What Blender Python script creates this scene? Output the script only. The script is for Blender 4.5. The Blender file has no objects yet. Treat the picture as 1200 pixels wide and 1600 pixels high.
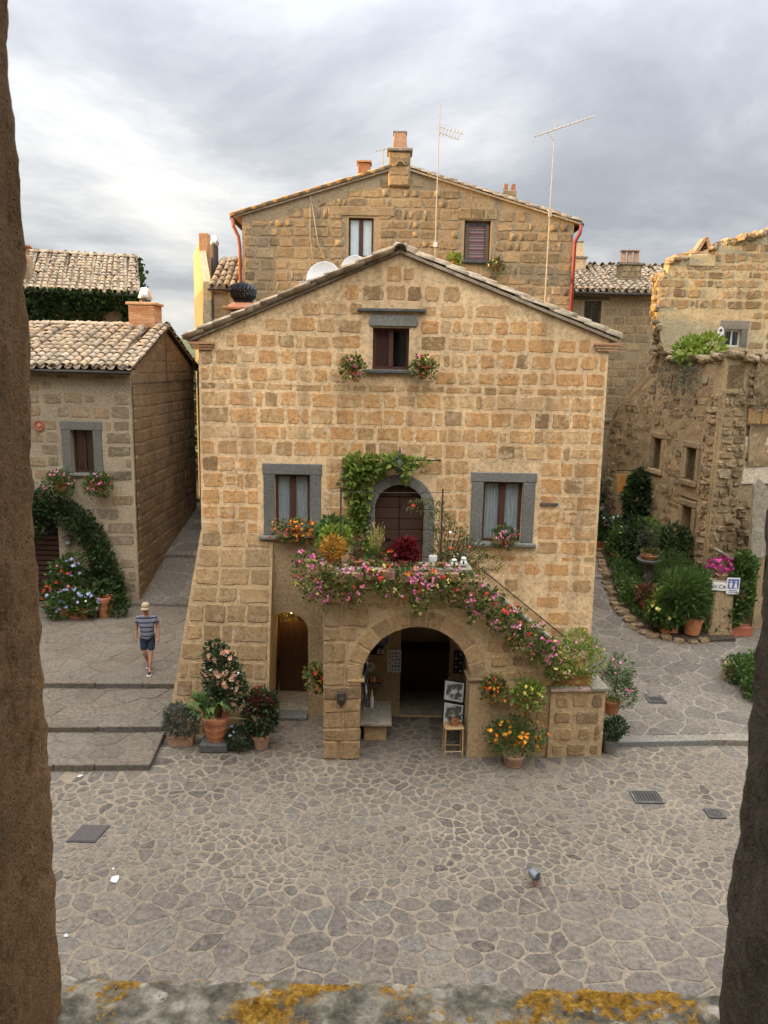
import bpy, bmesh, math, random
import numpy as np
from mathutils import Vector, Matrix, Euler
from mathutils.geometry import tessellate_polygon
R = math.radians
rng = random.Random(7)
nrng = np.random.default_rng(11)
SC = bpy.context.scene
COL = SC.collection

# ------------------------------------------------------------------ camera
cam_d = bpy.data.cameras.new('camera'); cam = bpy.data.objects.new('camera', cam_d); COL.objects.link(cam)
cam_d.sensor_fit = 'VERTICAL'; cam_d.sensor_height = 24.0; cam_d.lens = 24.0*1202/1600
cam.matrix_world = Matrix.Translation((0, 0, 7.5)) @ Euler((R(90-10.5), 0, 0)).to_matrix().to_4x4() @ Matrix.Rotation(R(1.1), 4, 'Z')
cam_d.clip_start = 0.02; cam_d.clip_end = 6000
cam_d.dof.use_dof = True; cam_d.dof.focus_distance = 16; cam_d.dof.aperture_fstop = 14.0
SC.camera = cam

# ------------------------------------------------------------------ nodes
def N(nt, typ, ins=None, **attr):
    n = nt.nodes.new('ShaderNode'+typ)
    for k, v in attr.items(): setattr(n, k, v)
    for k, v in (ins or {}).items():
        s = n.inputs[k]
        if isinstance(v, bpy.types.NodeSocket): nt.links.new(v, s)
        else: s.default_value = v
    return n
def c4(c): return tuple(c)+(1.0,) if len(c) == 3 else tuple(c)
def MIX(nt, f, a, b, blend='MIX'):
    n = nt.nodes.new('ShaderNodeMix'); n.data_type = 'RGBA'; n.blend_type = blend
    for i, v in ((0, f), (6, a), (7, b)):
        if isinstance(v, bpy.types.NodeSocket): nt.links.new(v, n.inputs[i])
        else: n.inputs[i].default_value = c4(v) if i else v
    return n.outputs[2]
def MA(nt, op, a, b=0.0, clamp=False):
    n = nt.nodes.new('ShaderNodeMath'); n.operation = op; n.use_clamp = clamp
    for i, v in ((0, a), (1, b)):
        if isinstance(v, bpy.types.NodeSocket): nt.links.new(v, n.inputs[i])
        else: n.inputs[i].default_value = v
    return n.outputs[0]
def RAMP(nt, f, stops, interp='LINEAR'):
    n = nt.nodes.new('ShaderNodeValToRGB'); n.color_ramp.interpolation = interp
    e = n.color_ramp.elements
    while len(e) < len(stops): e.new(0.5)
    for x, (p, c) in zip(e, stops): x.position = p; x.color = c4(c) if hasattr(c, '__len__') else (c, c, c, 1)
    nt.links.new(f, n.inputs[0]); return n.outputs[0]

# ------------------------------------------------------------------ world, sun, exposure
SUN_EL, SUN_AZ = R(8.0), R(-97.5)           # low in the west, on the left of the picture
W = bpy.data.worlds.new('World'); SC.world = W; W.use_nodes = True
nt = W.node_tree; nt.nodes.clear()
sky = N(nt, 'TexSky', sky_type='NISHITA'); sky.sun_disc = False; sky.sun_elevation = SUN_EL; sky.sun_rotation = SUN_AZ
tc = N(nt, 'TexCoord'); sp = N(nt, 'SeparateXYZ', {0: tc.outputs['Generated']})
zz = MA(nt, 'ADD', MA(nt, 'MAXIMUM', sp.outputs[2], 0.0), 0.30)
cv = N(nt, 'CombineXYZ', {0: MA(nt, 'DIVIDE', sp.outputs[0], zz), 1: MA(nt, 'DIVIDE', sp.outputs[1], zz), 2: 5.7})
n1 = N(nt, 'TexNoise', {'Vector': cv.outputs[0], 'Scale': 1.25, 'Detail': 12.0, 'Roughness': 0.60, 'Distortion': 0.25})
n2 = N(nt, 'TexNoise', {'Vector': cv.outputs[0], 'Scale': 0.42, 'Detail': 3.0, 'Roughness': 0.5})
cl = MA(nt, 'ADD', MA(nt, 'MULTIPLY', n1.outputs[0], 0.62), MA(nt, 'MULTIPLY', n2.outputs[0], 0.5))
ccol = RAMP(nt, cl, [(0.42, (0.28, 0.295, 0.33)), (0.50, (0.36, 0.378, 0.415)), (0.56, (0.47, 0.485, 0.515)), (0.62, (0.66, 0.665, 0.67)), (0.71, (0.98, 0.94, 0.86))])
# an overcast sky is brighter towards the zenith than at the horizon
zen = MA(nt, 'ADD', 0.50, MA(nt, 'MULTIPLY', MA(nt, 'POWER', MA(nt, 'MAXIMUM', sp.outputs[2], 0.0), 2.4), 5.6))
zen10 = MA(nt, 'MULTIPLY', zen, 10.0)
cz = N(nt, 'CombineXYZ', {0: zen10, 1: zen10, 2: zen10})
clouds = MIX(nt, 1.0, ccol, cz.outputs[0], 'MULTIPLY')
skyc = MIX(nt, 0.94, sky.outputs[0], clouds)
bg = N(nt, 'Background', {'Color': skyc, 'Strength': 0.1}); wo = N(nt, 'OutputWorld', {0: bg.outputs[0]})
sd = bpy.data.lights.new('sun', 'SUN'); sd.energy = 5.0; sd.angle = R(0.6); sd.color = (1.0, 0.56, 0.14)
sun = bpy.data.objects.new('sun', sd); COL.objects.link(sun)
SV = Vector((math.sin(SUN_AZ)*math.cos(SUN_EL), math.cos(SUN_AZ)*math.cos(SUN_EL), math.sin(SUN_EL)))
sun.rotation_euler = SV.to_track_quat('Z', 'Y').to_euler(); sun.location = (-30, 20, 30)
SC.view_settings.view_transform = 'Standard'; SC.view_settings.look = 'None'
SC.view_settings.exposure = 1.12; SC.view_settings.gamma = 1.0; SC.view_settings.use_curve_mapping = False

# ------------------------------------------------------------------ materials
def newmat(name):
    m = bpy.data.materials.new(name); m.use_nodes = True; m.node_tree.nodes.clear(); return m, m.node_tree
def finish(nt, col, rough=0.9, bump=None, strength=0.5, dist=0.01, spec=0.3, metal=0.0, sss=None):
    p = N(nt, 'BsdfPrincipled', {'Roughness': rough, 'Metallic': metal, 'Specular IOR Level': spec})
    if isinstance(col, bpy.types.NodeSocket): nt.links.new(col, p.inputs['Base Color'])
    else: p.inputs['Base Color'].default_value = c4(col)
    if bump is not None:
        b = N(nt, 'Bump', {'Height': bump, 'Strength': strength, 'Distance': dist}); nt.links.new(b.outputs[0], p.inputs['Normal'])
    o = N(nt, 'OutputMaterial', {0: p.outputs[0]}); return p
def rnd(nt):
    oi = N(nt, 'ObjectInfo'); g = N(nt, 'NewGeometry')
    return MA(nt, 'FRACT', MA(nt, 'ADD', MA(nt, 'MULTIPLY', oi.outputs['Random'], 7.31), g.outputs['Random Per Island']))
def streak(nt, pos, base, amt):
    mp = N(nt, 'Mapping', {'Vector': pos, 'Scale': (2.6, 2.6, 0.28)})
    n = N(nt, 'TexNoise', {'Vector': mp.outputs[0], 'Scale': 1.0, 'Detail': 5.0, 'Roughness': 0.62}).outputs[0]
    return MIX(nt, MA(nt, 'MULTIPLY', RAMP(nt, n, [(0.50, 0.0), (0.68, 1.0)]), amt), base, (0.17, 0.115, 0.07))
def stone_mat(name, stops, dark=(0.10, 0.075, 0.05), dark_amt=0.55, pale=None, pale_amt=0.3, scale=1.0, bump=0.6, bdist=0.02, rough=0.95, rand=True, lichen=None, pits=0.5, stain=0.0):
    m, nt = newmat(name); pos = N(nt, 'NewGeometry').outputs['Position']
    big = N(nt, 'TexNoise', {'Vector': pos, 'Scale': 1.3*scale, 'Detail': 4.0, 'Roughness': 0.6}).outputs[0]
    mid = N(nt, 'TexNoise', {'Vector': pos, 'Scale': 13.0*scale, 'Detail': 7.0, 'Roughness': 0.7}).outputs[0]
    fine = N(nt, 'TexNoise', {'Vector': pos, 'Scale': 55.0*scale, 'Detail': 5.0, 'Roughness': 0.7}).outputs[0]
    vor = N(nt, 'TexVoronoi', {'Vector': pos, 'Scale': 26.0*scale}).outputs[0]
    base = RAMP(nt, rnd(nt) if rand else big, stops)
    wide = N(nt, 'TexNoise', {'Vector': pos, 'Scale': 0.33*min(scale, 2.0), 'Detail': 3.0, 'Roughness': 0.55}).outputs[0]
    base = MIX(nt, 1.0, base, RAMP(nt, wide, [(0.32, 0.80), (0.68, 1.20)]), 'MULTIPLY')
    base = MIX(nt, 0.85, base, RAMP(nt, mid, [(0.30, 0.42), (0.5, 0.98), (0.70, 1.52)]), 'MULTIPLY')
    base = MIX(nt, 0.8, base, RAMP(nt, fine, [(0.3, 0.62), (0.7, 1.34)]), 'MULTIPLY')
    d = RAMP(nt, MA(nt, 'ADD', MA(nt, 'MULTIPLY', big, 0.5), MA(nt, 'MULTIPLY', mid, 0.5)), [(0.50, 0.0), (0.66, 1.0)])
    base = MIX(nt, MA(nt, 'MULTIPLY', d, dark_amt), base, dark)
    if pale:
        pn = N(nt, 'TexNoise', {'Vector': pos, 'Scale': 4.1*scale, 'Detail': 7.0, 'Roughness': 0.7}).outputs[0]
        base = MIX(nt, MA(nt, 'MULTIPLY', RAMP(nt, pn, [(0.54, 0.0), (0.62, 1.0)]), pale_amt), base, pale)
    if stain: base = streak(nt, pos, base, stain)
    pit = RAMP(nt, vor, [(0.06, 1.0), (0.2, 0.0)])
    pm = MA(nt, 'MULTIPLY', pit, RAMP(nt, mid, [(0.42, 0.0), (0.56, 1.0)]))
    base = MIX(nt, MA(nt, 'MULTIPLY', pm, pits), base, dark)
    if lichen:
        ln = N(nt, 'TexNoise', {'Vector': pos, 'Scale': lichen[1], 'Detail': 8.0, 'Roughness': 0.7}).outputs[0]
        base = MIX(nt, RAMP(nt, ln, [(lichen[2], 0.0), (lichen[2]+0.05, 1.0)]), base, lichen[0])
    h = MA(nt, 'ADD', MA(nt, 'MULTIPLY', mid, 1.0), MA(nt, 'MULTIPLY', fine, 0.5))
    h = MA(nt, 'SUBTRACT', h, MA(nt, 'MULTIPLY', pm, 0.7))
    finish(nt, base, rough, h, bump, bdist, 0.2); return m
def plain(name, col, rough=0.6, metal=0.0, var=0.25, scale=12.0, bump=0.2, spec=0.4, bdist=0.005):
    m, nt = newmat(name); pos = N(nt, 'NewGeometry').outputs['Position']
    n = N(nt, 'TexNoise', {'Vector': pos, 'Scale': scale, 'Detail': 6.0, 'Roughness': 0.65}).outputs[0]
    k = MIX(nt, 1.0, col, RAMP(nt, n, [(0.25, 1-var), (0.75, 1+var)]), 'MULTIPLY')
    finish(nt, k, rough, n, bump, bdist, spec, metal); return m
def wood(name, col, rough=0.65, axis=2, scale=1.0):
    m, nt = newmat(name); pos = N(nt, 'NewGeometry').outputs['Position']
    s = [30.0*scale]*3; s[axis] = 1.6*scale
    mp = N(nt, 'Mapping', {'Vector': pos, 'Scale': s})
    n = N(nt, 'TexNoise', {'Vector': mp.outputs[0], 'Scale': 1.0, 'Detail': 6.0, 'Roughness': 0.7}).outputs[0]
    k = MIX(nt, 1.0, col, RAMP(nt, n, [(0.25, 0.55), (0.75, 1.5)]), 'MULTIPLY')
    k = MIX(nt, MA(nt, 'MULTIPLY', rnd(nt), 0.35), k, (col[0]*0.5, col[1]*0.5, col[2]*0.5))
    finish(nt, k, rough, n, 0.3, 0.004, 0.3); return m
def leaf_mat(name, stops, trans=0.35):
    m, nt = newmat(name); k = RAMP(nt, rnd(nt), stops)
    p = N(nt, 'BsdfPrincipled', {'Base Color': k, 'Roughness': 0.6, 'Specular IOR Level': 0.3})
    t = N(nt, 'BsdfTranslucent', {'Color': k}); x = N(nt, 'MixShader', {0: trans, 1: p.outputs[0], 2: t.outputs[0]})
    N(nt, 'OutputMaterial', {0: x.outputs[0]}); return m
def two(a, b): return [(0.0, a), (1.0, b)]

M = {}
TUFA = [(0.0, (0.30, 0.185, 0.085)), (0.05, (0.43, 0.27, 0.125)), (0.2, (0.58, 0.315, 0.125)), (0.42, (0.65, 0.365, 0.15)), (0.6, (0.55, 0.288, 0.115)), (0.75, (0.65, 0.42, 0.205)), (0.92, (0.53, 0.31, 0.14)), (1.0, (0.41, 0.265, 0.125))]
M['tufa'] = stone_mat('tufa', TUFA, pale=(0.62, 0.46, 0.28), pale_amt=0.75, dark=(0.17, 0.11, 0.06), dark_amt=0.5, pits=0.75, bdist=0.03, stain=0.38)
M['mortar'] = stone_mat('mortar', two((0.65, 0.445, 0.24), (0.73, 0.52, 0.30)), dark=(0.54, 0.325, 0.155), dark_amt=0.6, rand=False, bump=0.5, pits=0.25, bdist=0.012, stain=0.34)
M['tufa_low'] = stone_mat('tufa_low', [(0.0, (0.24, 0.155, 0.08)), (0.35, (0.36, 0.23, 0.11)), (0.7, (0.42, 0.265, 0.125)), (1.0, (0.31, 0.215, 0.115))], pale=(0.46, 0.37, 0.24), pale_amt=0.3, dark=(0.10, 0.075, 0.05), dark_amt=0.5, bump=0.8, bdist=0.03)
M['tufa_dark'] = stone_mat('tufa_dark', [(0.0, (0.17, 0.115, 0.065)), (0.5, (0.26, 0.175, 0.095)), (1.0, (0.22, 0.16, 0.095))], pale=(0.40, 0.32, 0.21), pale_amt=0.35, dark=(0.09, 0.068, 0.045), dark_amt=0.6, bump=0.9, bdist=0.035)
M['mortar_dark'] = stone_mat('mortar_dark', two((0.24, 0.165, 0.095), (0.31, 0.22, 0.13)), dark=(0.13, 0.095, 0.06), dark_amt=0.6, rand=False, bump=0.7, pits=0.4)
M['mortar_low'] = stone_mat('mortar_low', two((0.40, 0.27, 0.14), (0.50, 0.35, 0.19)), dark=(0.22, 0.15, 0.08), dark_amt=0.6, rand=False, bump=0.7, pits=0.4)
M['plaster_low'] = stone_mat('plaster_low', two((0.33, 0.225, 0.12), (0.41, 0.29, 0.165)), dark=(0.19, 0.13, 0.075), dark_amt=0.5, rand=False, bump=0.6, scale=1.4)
M['tufa_back'] = stone_mat('tufa_back', [(0.0, (0.19, 0.14, 0.082)), (0.3, (0.30, 0.21, 0.11)), (0.55, (0.35, 0.245, 0.13)), (0.8, (0.27, 0.20, 0.12)), (1.0, (0.38, 0.275, 0.15))], dark=(0.14, 0.10, 0.055), dark_amt=0.55, pale=(0.42, 0.34, 0.22), pale_amt=0.35, bump=0.8, bdist=0.03)
M['mortar_back'] = stone_mat('mortar_back', two((0.29, 0.215, 0.13), (0.38, 0.285, 0.175)), dark=(0.17, 0.13, 0.08), dark_amt=0.65, rand=False, bump=0.7)
M['tufa_side_shaded'] = stone_mat('tufa_side_shaded', [(0.0, (0.165, 0.11, 0.06)), (0.5, (0.235, 0.152, 0.078)), (1.0, (0.20, 0.14, 0.08))], dark=(0.085, 0.064, 0.044), dark_amt=0.6, pale=(0.40, 0.29, 0.17), pale_amt=0.25, bump=0.8, bdist=0.03)  # side wall stone and mortar darkened in colour to stand for alley shade
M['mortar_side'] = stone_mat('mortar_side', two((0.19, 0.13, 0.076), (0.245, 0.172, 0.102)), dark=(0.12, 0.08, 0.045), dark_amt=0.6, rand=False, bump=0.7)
M['tufa_left'] = stone_mat('tufa_left', [(0.0, (0.19, 0.15, 0.10)), (0.4, (0.29, 0.21, 0.125)), (0.75, (0.32, 0.225, 0.13)), (1.0, (0.22, 0.195, 0.155))], dark=(0.14, 0.115, 0.085), dark_amt=0.6, pale=(0.48, 0.39, 0.26), pale_amt=0.4, bump=0.6)
M['mortar_left'] = stone_mat('mortar_left', two((0.30, 0.255, 0.185), (0.46, 0.36, 0.23)), dark=(0.20, 0.175, 0.14), dark_amt=0.8, rand=False, bump=0.6, scale=1.3)
M['ruin'] = stone_mat('ruin', [(0.0, (0.18, 0.13, 0.08)), (0.5, (0.33, 0.225, 0.12)), (1.0, (0.42, 0.31, 0.18))], dark=(0.085, 0.07, 0.05), dark_amt=0.7, pale=(0.44, 0.38, 0.28), pale_amt=0.45, bump=1.0, bdist=0.04, lichen=((0.36, 0.25, 0.06), 3.2, 0.64))
M['ruin_wall'] = stone_mat('ruin_wall', two((0.36, 0.25, 0.13), (0.50, 0.36, 0.20)), dark=(0.13, 0.095, 0.06), dark_amt=0.8, rand=False, bump=1.0, bdist=0.05, pale=(0.42, 0.35, 0.24), pale_amt=0.3)
M['upper_plaster'] = stone_mat('upper_plaster', two((0.40, 0.32, 0.19), (0.47, 0.39, 0.25)), dark=(0.24, 0.18, 0.09), dark_amt=0.6, rand=False, bump=0.7, lichen=((0.42, 0.31, 0.10), 2.2, 0.62))
M['cream_plaster'] = stone_mat('cream_plaster', two((0.62, 0.50, 0.36), (0.68, 0.56, 0.42)), dark=(0.45, 0.34, 0.22), dark_amt=0.4, rand=False, bump=0.3)
M['peperino'] = stone_mat('peperino', two((0.145, 0.14, 0.122), (0.18, 0.172, 0.15)), dark=(0.09, 0.087, 0.075), dark_amt=0.4, bump=0.3, bdist=0.006, scale=1.6, pits=0.35)
M['peperino_dark'] = stone_mat('peperino_dark', two((0.09, 0.088, 0.08), (0.125, 0.12, 0.11)), dark=(0.05, 0.05, 0.045), dark_amt=0.5, bump=0.4, bdist=0.008, scale=1.6, pale=(0.22, 0.21, 0.17), pale_amt=0.4)
M['coping'] = stone_mat('coping', two((0.22, 0.19, 0.145), (0.30, 0.26, 0.19)), dark=(0.12, 0.10, 0.075), dark_amt=0.6, bump=0.6, pale=(0.42, 0.37, 0.28), pale_amt=0.5)
M['pink_coping'] = stone_mat('pink_coping', two((0.36, 0.24, 0.19), (0.42, 0.30, 0.24)), dark=(0.2, 0.14, 0.11), dark_amt=0.4, bump=0.4)
M['brick'] = stone_mat('brick', [(0.0, (0.36, 0.17, 0.085)), (0.5, (0.46, 0.25, 0.13)), (1.0, (0.52, 0.33, 0.19))], dark=(0.20, 0.13, 0.08), dark_amt=0.4, bump=0.4, bdist=0.008, scale=2.0)
COB = [(0.0, (0.078, 0.065, 0.053)), (0.07, (0.102, 0.085, 0.069)), (0.5, (0.126, 0.104, 0.082)), (0.85, (0.142, 0.117, 0.091)), (1.0, (0.115, 0.101, 0.084))]
M['cobble'] = stone_mat('cobble', COB, dark=(0.115, 0.098, 0.08), dark_amt=0.3, pale=(0.185, 0.152, 0.11), pale_amt=0.5, bump=0.45, bdist=0.012, pits=0.2, rough=0.85)
M['cobble_joint'] = stone_mat('cobble_joint', two((0.172, 0.139, 0.098), (0.216, 0.175, 0.123)), dark=(0.125, 0.10, 0.072), dark_amt=0.6, rand=False, bump=0.4, bdist=0.01, pits=0.15, scale=1.5)
M['flag'] = stone_mat('flag', [(0.0, (0.125, 0.101, 0.075)), (0.5, (0.152, 0.123, 0.092)), (1.0, (0.138, 0.117, 0.091))], dark=(0.083, 0.068, 0.05), dark_amt=0.45, bump=0.5, bdist=0.012, pits=0.2)
M['flag_joint'] = stone_mat('flag_joint', two((0.10, 0.083, 0.062), (0.165, 0.14, 0.108)), dark=(0.055, 0.046, 0.032), dark_amt=0.85, rand=False, bump=0.5, pits=0.1)
M['path'] = stone_mat('path', [(0.0, (0.110, 0.094, 0.076)), (0.5, (0.135, 0.115, 0.092)), (1.0, (0.15, 0.127, 0.10))], dark=(0.082, 0.07, 0.056), dark_amt=0.4, bump=0.45, bdist=0.012, pits=0.15)
M['path_joint'] = stone_mat('path_joint', two((0.165, 0.143, 0.112), (0.20, 0.172, 0.132)), dark=(0.12, 0.103, 0.078), dark_amt=0.6, rand=False, bump=0.4, pits=0.1)
M['jamb'] = stone_mat('jamb', two((0.20, 0.135, 0.085), (0.50, 0.26, 0.10)), dark=(0.10, 0.075, 0.054), dark_amt=1.0, rand=False, bump=1.0, bdist=0.012, scale=4.0, pits=0.9)
M['jamb_grey'] = stone_mat('jamb_grey', two((0.10, 0.08, 0.058), (0.16, 0.125, 0.085)), dark=(0.045, 0.037, 0.028), dark_amt=0.6, rand=False, bump=1.0, bdist=0.015, scale=3.2, pits=0.9)
def sill_mat():
    m, nt = newmat('lichen_sill'); pos = N(nt, 'NewGeometry').outputs['Position']
    a = N(nt, 'TexNoise', {'Vector': pos, 'Scale': 22.0, 'Detail': 8.0, 'Roughness': 0.7}).outputs[0]
    b = N(nt, 'TexNoise', {'Vector': pos, 'Scale': 75.0, 'Detail': 6.0, 'Roughness': 0.8}).outputs[0]
    li = N(nt, 'TexNoise', {'Vector': pos, 'Scale': 7.5, 'Detail': 12.0, 'Roughness': 0.74, 'Distortion': 0.2}).outputs[0]
    k = RAMP(nt, a, [(0.35, (0.07, 0.062, 0.045)), (0.50, (0.19, 0.165, 0.12)), (0.62, (0.36, 0.315, 0.24))])
    wn = N(nt, 'TexVoronoi', {'Vector': pos, 'Scale': 17.0}).outputs[0]
    k = MIX(nt, MA(nt, 'MULTIPLY', RAMP(nt, wn, [(0.18, 1.0), (0.26, 0.0)]), RAMP(nt, a, [(0.42, 0.0), (0.47, 0.85)])), k, (0.50, 0.44, 0.35))
    ye = RAMP(nt, b, [(0.36, (0.07, 0.045, 0.008)), (0.5, (0.27, 0.13, 0.012)), (0.64, (0.42, 0.25, 0.05))])
    k = MIX(nt, RAMP(nt, MA(nt, 'ADD', li, MA(nt, 'MULTIPLY', b, 0.30)), [(0.665, 0.0), (0.70, 1.0)]), k, ye)
    k = MIX(nt, 0.8, k, RAMP(nt, b, [(0.3, 0.6), (0.7, 1.3)]), 'MULTIPLY')
    finish(nt, k, 0.95, MA(nt, 'ADD', a, MA(nt, 'MULTIPLY', b, 0.6)), 1.0, 0.008, 0.15); return m
M['sill'] = sill_mat()
M['tile'] = stone_mat('tile', [(0.0, (0.22, 0.17, 0.115)), (0.3, (0.32, 0.245, 0.165)), (0.6, (0.37, 0.285, 0.19)), (0.87, (0.36, 0.24, 0.14)), (1.0, (0.27, 0.225, 0.17))], dark=(0.13, 0.105, 0.075), dark_amt=0.5, pale=(0.48, 0.42, 0.31), pale_amt=0.45, bump=0.4, bdist=0.01, lichen=((0.48, 0.24, 0.04), 2.6, 0.67))
M['terracotta'] = plain('terracotta', (0.42, 0.16, 0.07), 0.75, var=0.3, scale=9)
M['terracotta_pale'] = plain('terracotta_pale', (0.36, 0.21, 0.125), 0.85, var=0.35, scale=9)
M['terracotta_red'] = plain('terracotta_red', (0.32, 0.10, 0.055), 0.8, var=0.3, scale=9)
M['wood_dark'] = wood('wood_dark', (0.062, 0.030, 0.018), axis=0)
M['wood_win'] = wood('wood_win', (0.085, 0.032, 0.018))
M['wood_shop'] = wood('wood_shop', (0.085, 0.042, 0.02))
M['wood_left'] = wood('wood_left', (0.06, 0.028, 0.016))
M['wood_beam'] = wood('wood_beam', (0.10, 0.075, 0.05), axis=0)
M['wood_pale'] = wood('wood_pale', (0.42, 0.27, 0.13))
M['wood_grey'] = wood('wood_grey', (0.14, 0.10, 0.07))
M['black'] = plain('black_iron', (0.015, 0.015, 0.016), 0.55, 0.4, var=0.3)
M['rust'] = plain('rusty_iron', (0.055, 0.038, 0.028), 0.8, 0.2, var=0.4, scale=30)
M['castiron'] = plain('cast_iron', (0.075, 0.062, 0.055), 0.7, 0.3, var=0.3, scale=40)
M['castiron_dark'] = plain('cast_iron_dark', (0.02, 0.02, 0.02), 0.8)
M['copper'] = plain('copper_pipe', (0.24, 0.075, 0.045), 0.55, 0.2, var=0.3)
M['redpipe'] = plain('red_pipe', (0.20, 0.028, 0.028), 0.5, var=0.25)
M['gutter'] = plain('gutter', (0.05, 0.04, 0.034), 0.6, 0.3)
M['steel'] = plain('steel', (0.55, 0.55, 0.55), 0.3, 0.9, var=0.1)
M['antenna'] = plain('antenna', (0.40, 0.38, 0.33), 0.5, 0.3, var=0.15)
M['white'] = plain('white_paint', (0.62, 0.60, 0.56), 0.5, var=0.06)
M['paper'] = plain('paper', (0.46, 0.46, 0.43), 0.8, var=0.05)
M['cable'] = plain('cable', (0.36, 0.30, 0.22), 0.7)
M['black_cloth_and_shade'] = plain('dark_cloth_and_shade', (0.02, 0.018, 0.017), 0.9)  # black cloth; the same black stands for shade in unlit rooms and openings
M['curtain'] = plain('curtain', (0.34, 0.36, 0.36), 0.9, var=0.1, scale=5)
M['sheer'] = plain('sheer_curtain', (0.80, 0.84, 0.84), 0.9, var=0.05, scale=5)
M['denim'] = plain('denim', (0.022, 0.032, 0.058), 0.9, var=0.3, scale=60)
M['skin'] = plain('skin', (0.42, 0.21, 0.13), 0.6, var=0.1)
M['cap'] = plain('cap_cloth', (0.36, 0.27, 0.17), 0.9, var=0.15, scale=60)
M['shoe'] = plain('shoe', (0.02, 0.02, 0.022), 0.7)
M['grey_box'] = plain('mailbox', (0.035, 0.037, 0.042), 0.5, 0.3)
M['enamel'] = plain('enamel', (0.09, 0.12, 0.32), 0.4, var=0.1)
M['soil'] = plain('soil', (0.05, 0.035, 0.022), 0.95, var=0.4, scale=30, bump=0.8, bdist=0.03)
M['terrain'] = plain('terrain', (0.06, 0.075, 0.03), 0.95, var=0.5, scale=0.02)
M['amber'] = plain('amber', (0.45, 0.22, 0.05), 0.6)
M['lamp_glass'] = plain('lamp_glass', (0.30, 0.33, 0.33), 0.2, var=0.05)
M['interior'] = plain('interior', (0.16, 0.11, 0.07), 0.95, var=0.3, scale=2)
M['room'] = plain('room_plaster', (0.66, 0.50, 0.32), 0.95, var=0.2, scale=2)
M['iron_red'] = plain('poster_red', (0.30, 0.03, 0.02), 0.8)
M['ochre'] = plain('ochre_paper', (0.45, 0.32, 0.12), 0.9, var=0.15)
def glass_mat():
    m, nt = newmat('window_glass'); f = MA(nt, 'ADD', 0.05, MA(nt, 'MULTIPLY', MA(nt, 'POWER', N(nt, 'LayerWeight', {'Blend': 0.5}).outputs['Facing'], 4.0), 0.6))
    t = N(nt, 'BsdfTransparent', {'Color': (0.94, 0.96, 0.96, 1)}); g = N(nt, 'BsdfGlossy', {'Color': (0.9, 0.9, 0.9, 1), 'Roughness': 0.04})
    x = N(nt, 'MixShader', {0: f, 1: t.outputs[0], 2: g.outputs[0]}); N(nt, 'OutputMaterial', {0: x.outputs[0]}); return m
M['glass'] = glass_mat()
def stripes(name, a, b, freq, axis='Z', stops=None, rough=0.9, duty=0.55):
    m, nt = newmat(name); s = N(nt, 'SeparateXYZ', {0: N(nt, 'TexCoord').outputs['Object']})
    v = MA(nt, 'FRACT', MA(nt, 'MULTIPLY', s.outputs[axis], freq))
    k = RAMP(nt, v, stops or [(0.0, a), (duty, b)], 'CONSTANT'); finish(nt, k, rough); return m
M['shirt'] = stripes('striped_shirt', None, None, 8.6, 'Z', [(0.0, (0.018, 0.022, 0.055)), (0.32, (0.26, 0.27, 0.31)), (0.44, (0.12, 0.13, 0.19)), (0.56, (0.26, 0.27, 0.31)), (0.70, (0.14, 0.15, 0.21)), (0.82, (0.26, 0.27, 0.31))])
M['rug'] = stripes('striped_curtain', None, None, 4.2, 'Z', [(0.0, (0.20, 0.15, 0.14)), (0.12, (0.09, 0.05, 0.05)), (0.25, (0.30, 0.22, 0.20)), (0.4, (0.16, 0.04, 0.05)), (0.55, (0.26, 0.21, 0.20)), (0.62, (0.08, 0.05, 0.05)), (0.75, (0.22, 0.09, 0.09)), (0.9, (0.30, 0.25, 0.24))])
def print_mat(name, paper, ink, scale, thr):
    m, nt = newmat(name); p = N(nt, 'TexCoord').outputs['Object']
    n = N(nt, 'TexNoise', {'Vector': p, 'Scale': scale, 'Detail': 5.0}).outputs[0]
    finish(nt, MIX(nt, RAMP(nt, n, [(thr, 0.0), (thr+0.12, 1.0)]), paper, ink), 0.5); return m
M['print'] = print_mat('engraving', (0.46, 0.46, 0.42), (0.06, 0.06, 0.055), 7.0, 0.42)
G = lambda a, b, c=None: [(0.0, a), (0.5, c or tuple((x+y)/2 for x, y in zip(a, b))), (1.0, b)]
M['leaf'] = leaf_mat('leaf_mid', G((0.035, 0.075, 0.016), (0.11, 0.17, 0.036)))
M['leaf_dark'] = leaf_mat('leaf_dark', G((0.014, 0.030, 0.010), (0.045, 0.075, 0.022)), 0.2)
M['leaf_ivy'] = leaf_mat('leaf_ivy', G((0.018, 0.042, 0.012), (0.055, 0.095, 0.024)), 0.2)
M['leaf_vine'] = leaf_mat('leaf_vine', G((0.10, 0.17, 0.025), (0.27, 0.33, 0.06)))
M['leaf_lime'] = leaf_mat('leaf_lime', G((0.12, 0.20, 0.02), (0.26, 0.30, 0.05)))
M['leaf_olive'] = leaf_mat('leaf_olive', G((0.060, 0.070, 0.022), (0.16, 0.155, 0.050)))
M['leaf_grey'] = leaf_mat('leaf_grey', G((0.075, 0.085, 0.055), (0.18, 0.19, 0.14)))
M['leaf_mixed'] = leaf_mat('leaf_mixed', [(0.0, (0.04, 0.07, 0.016)), (0.5, (0.09, 0.13, 0.03)), (0.78, (0.20, 0.20, 0.05)), (1.0, (0.42, 0.33, 0.10))])
M['leaf_dry'] = leaf_mat('leaf_dry', G((0.10, 0.065, 0.028), (0.26, 0.17, 0.075)), 0.2)
M['leaf_brown'] = leaf_mat('leaf_brown', G((0.10, 0.045, 0.022), (0.20, 0.10, 0.05)), 0.2)
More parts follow.
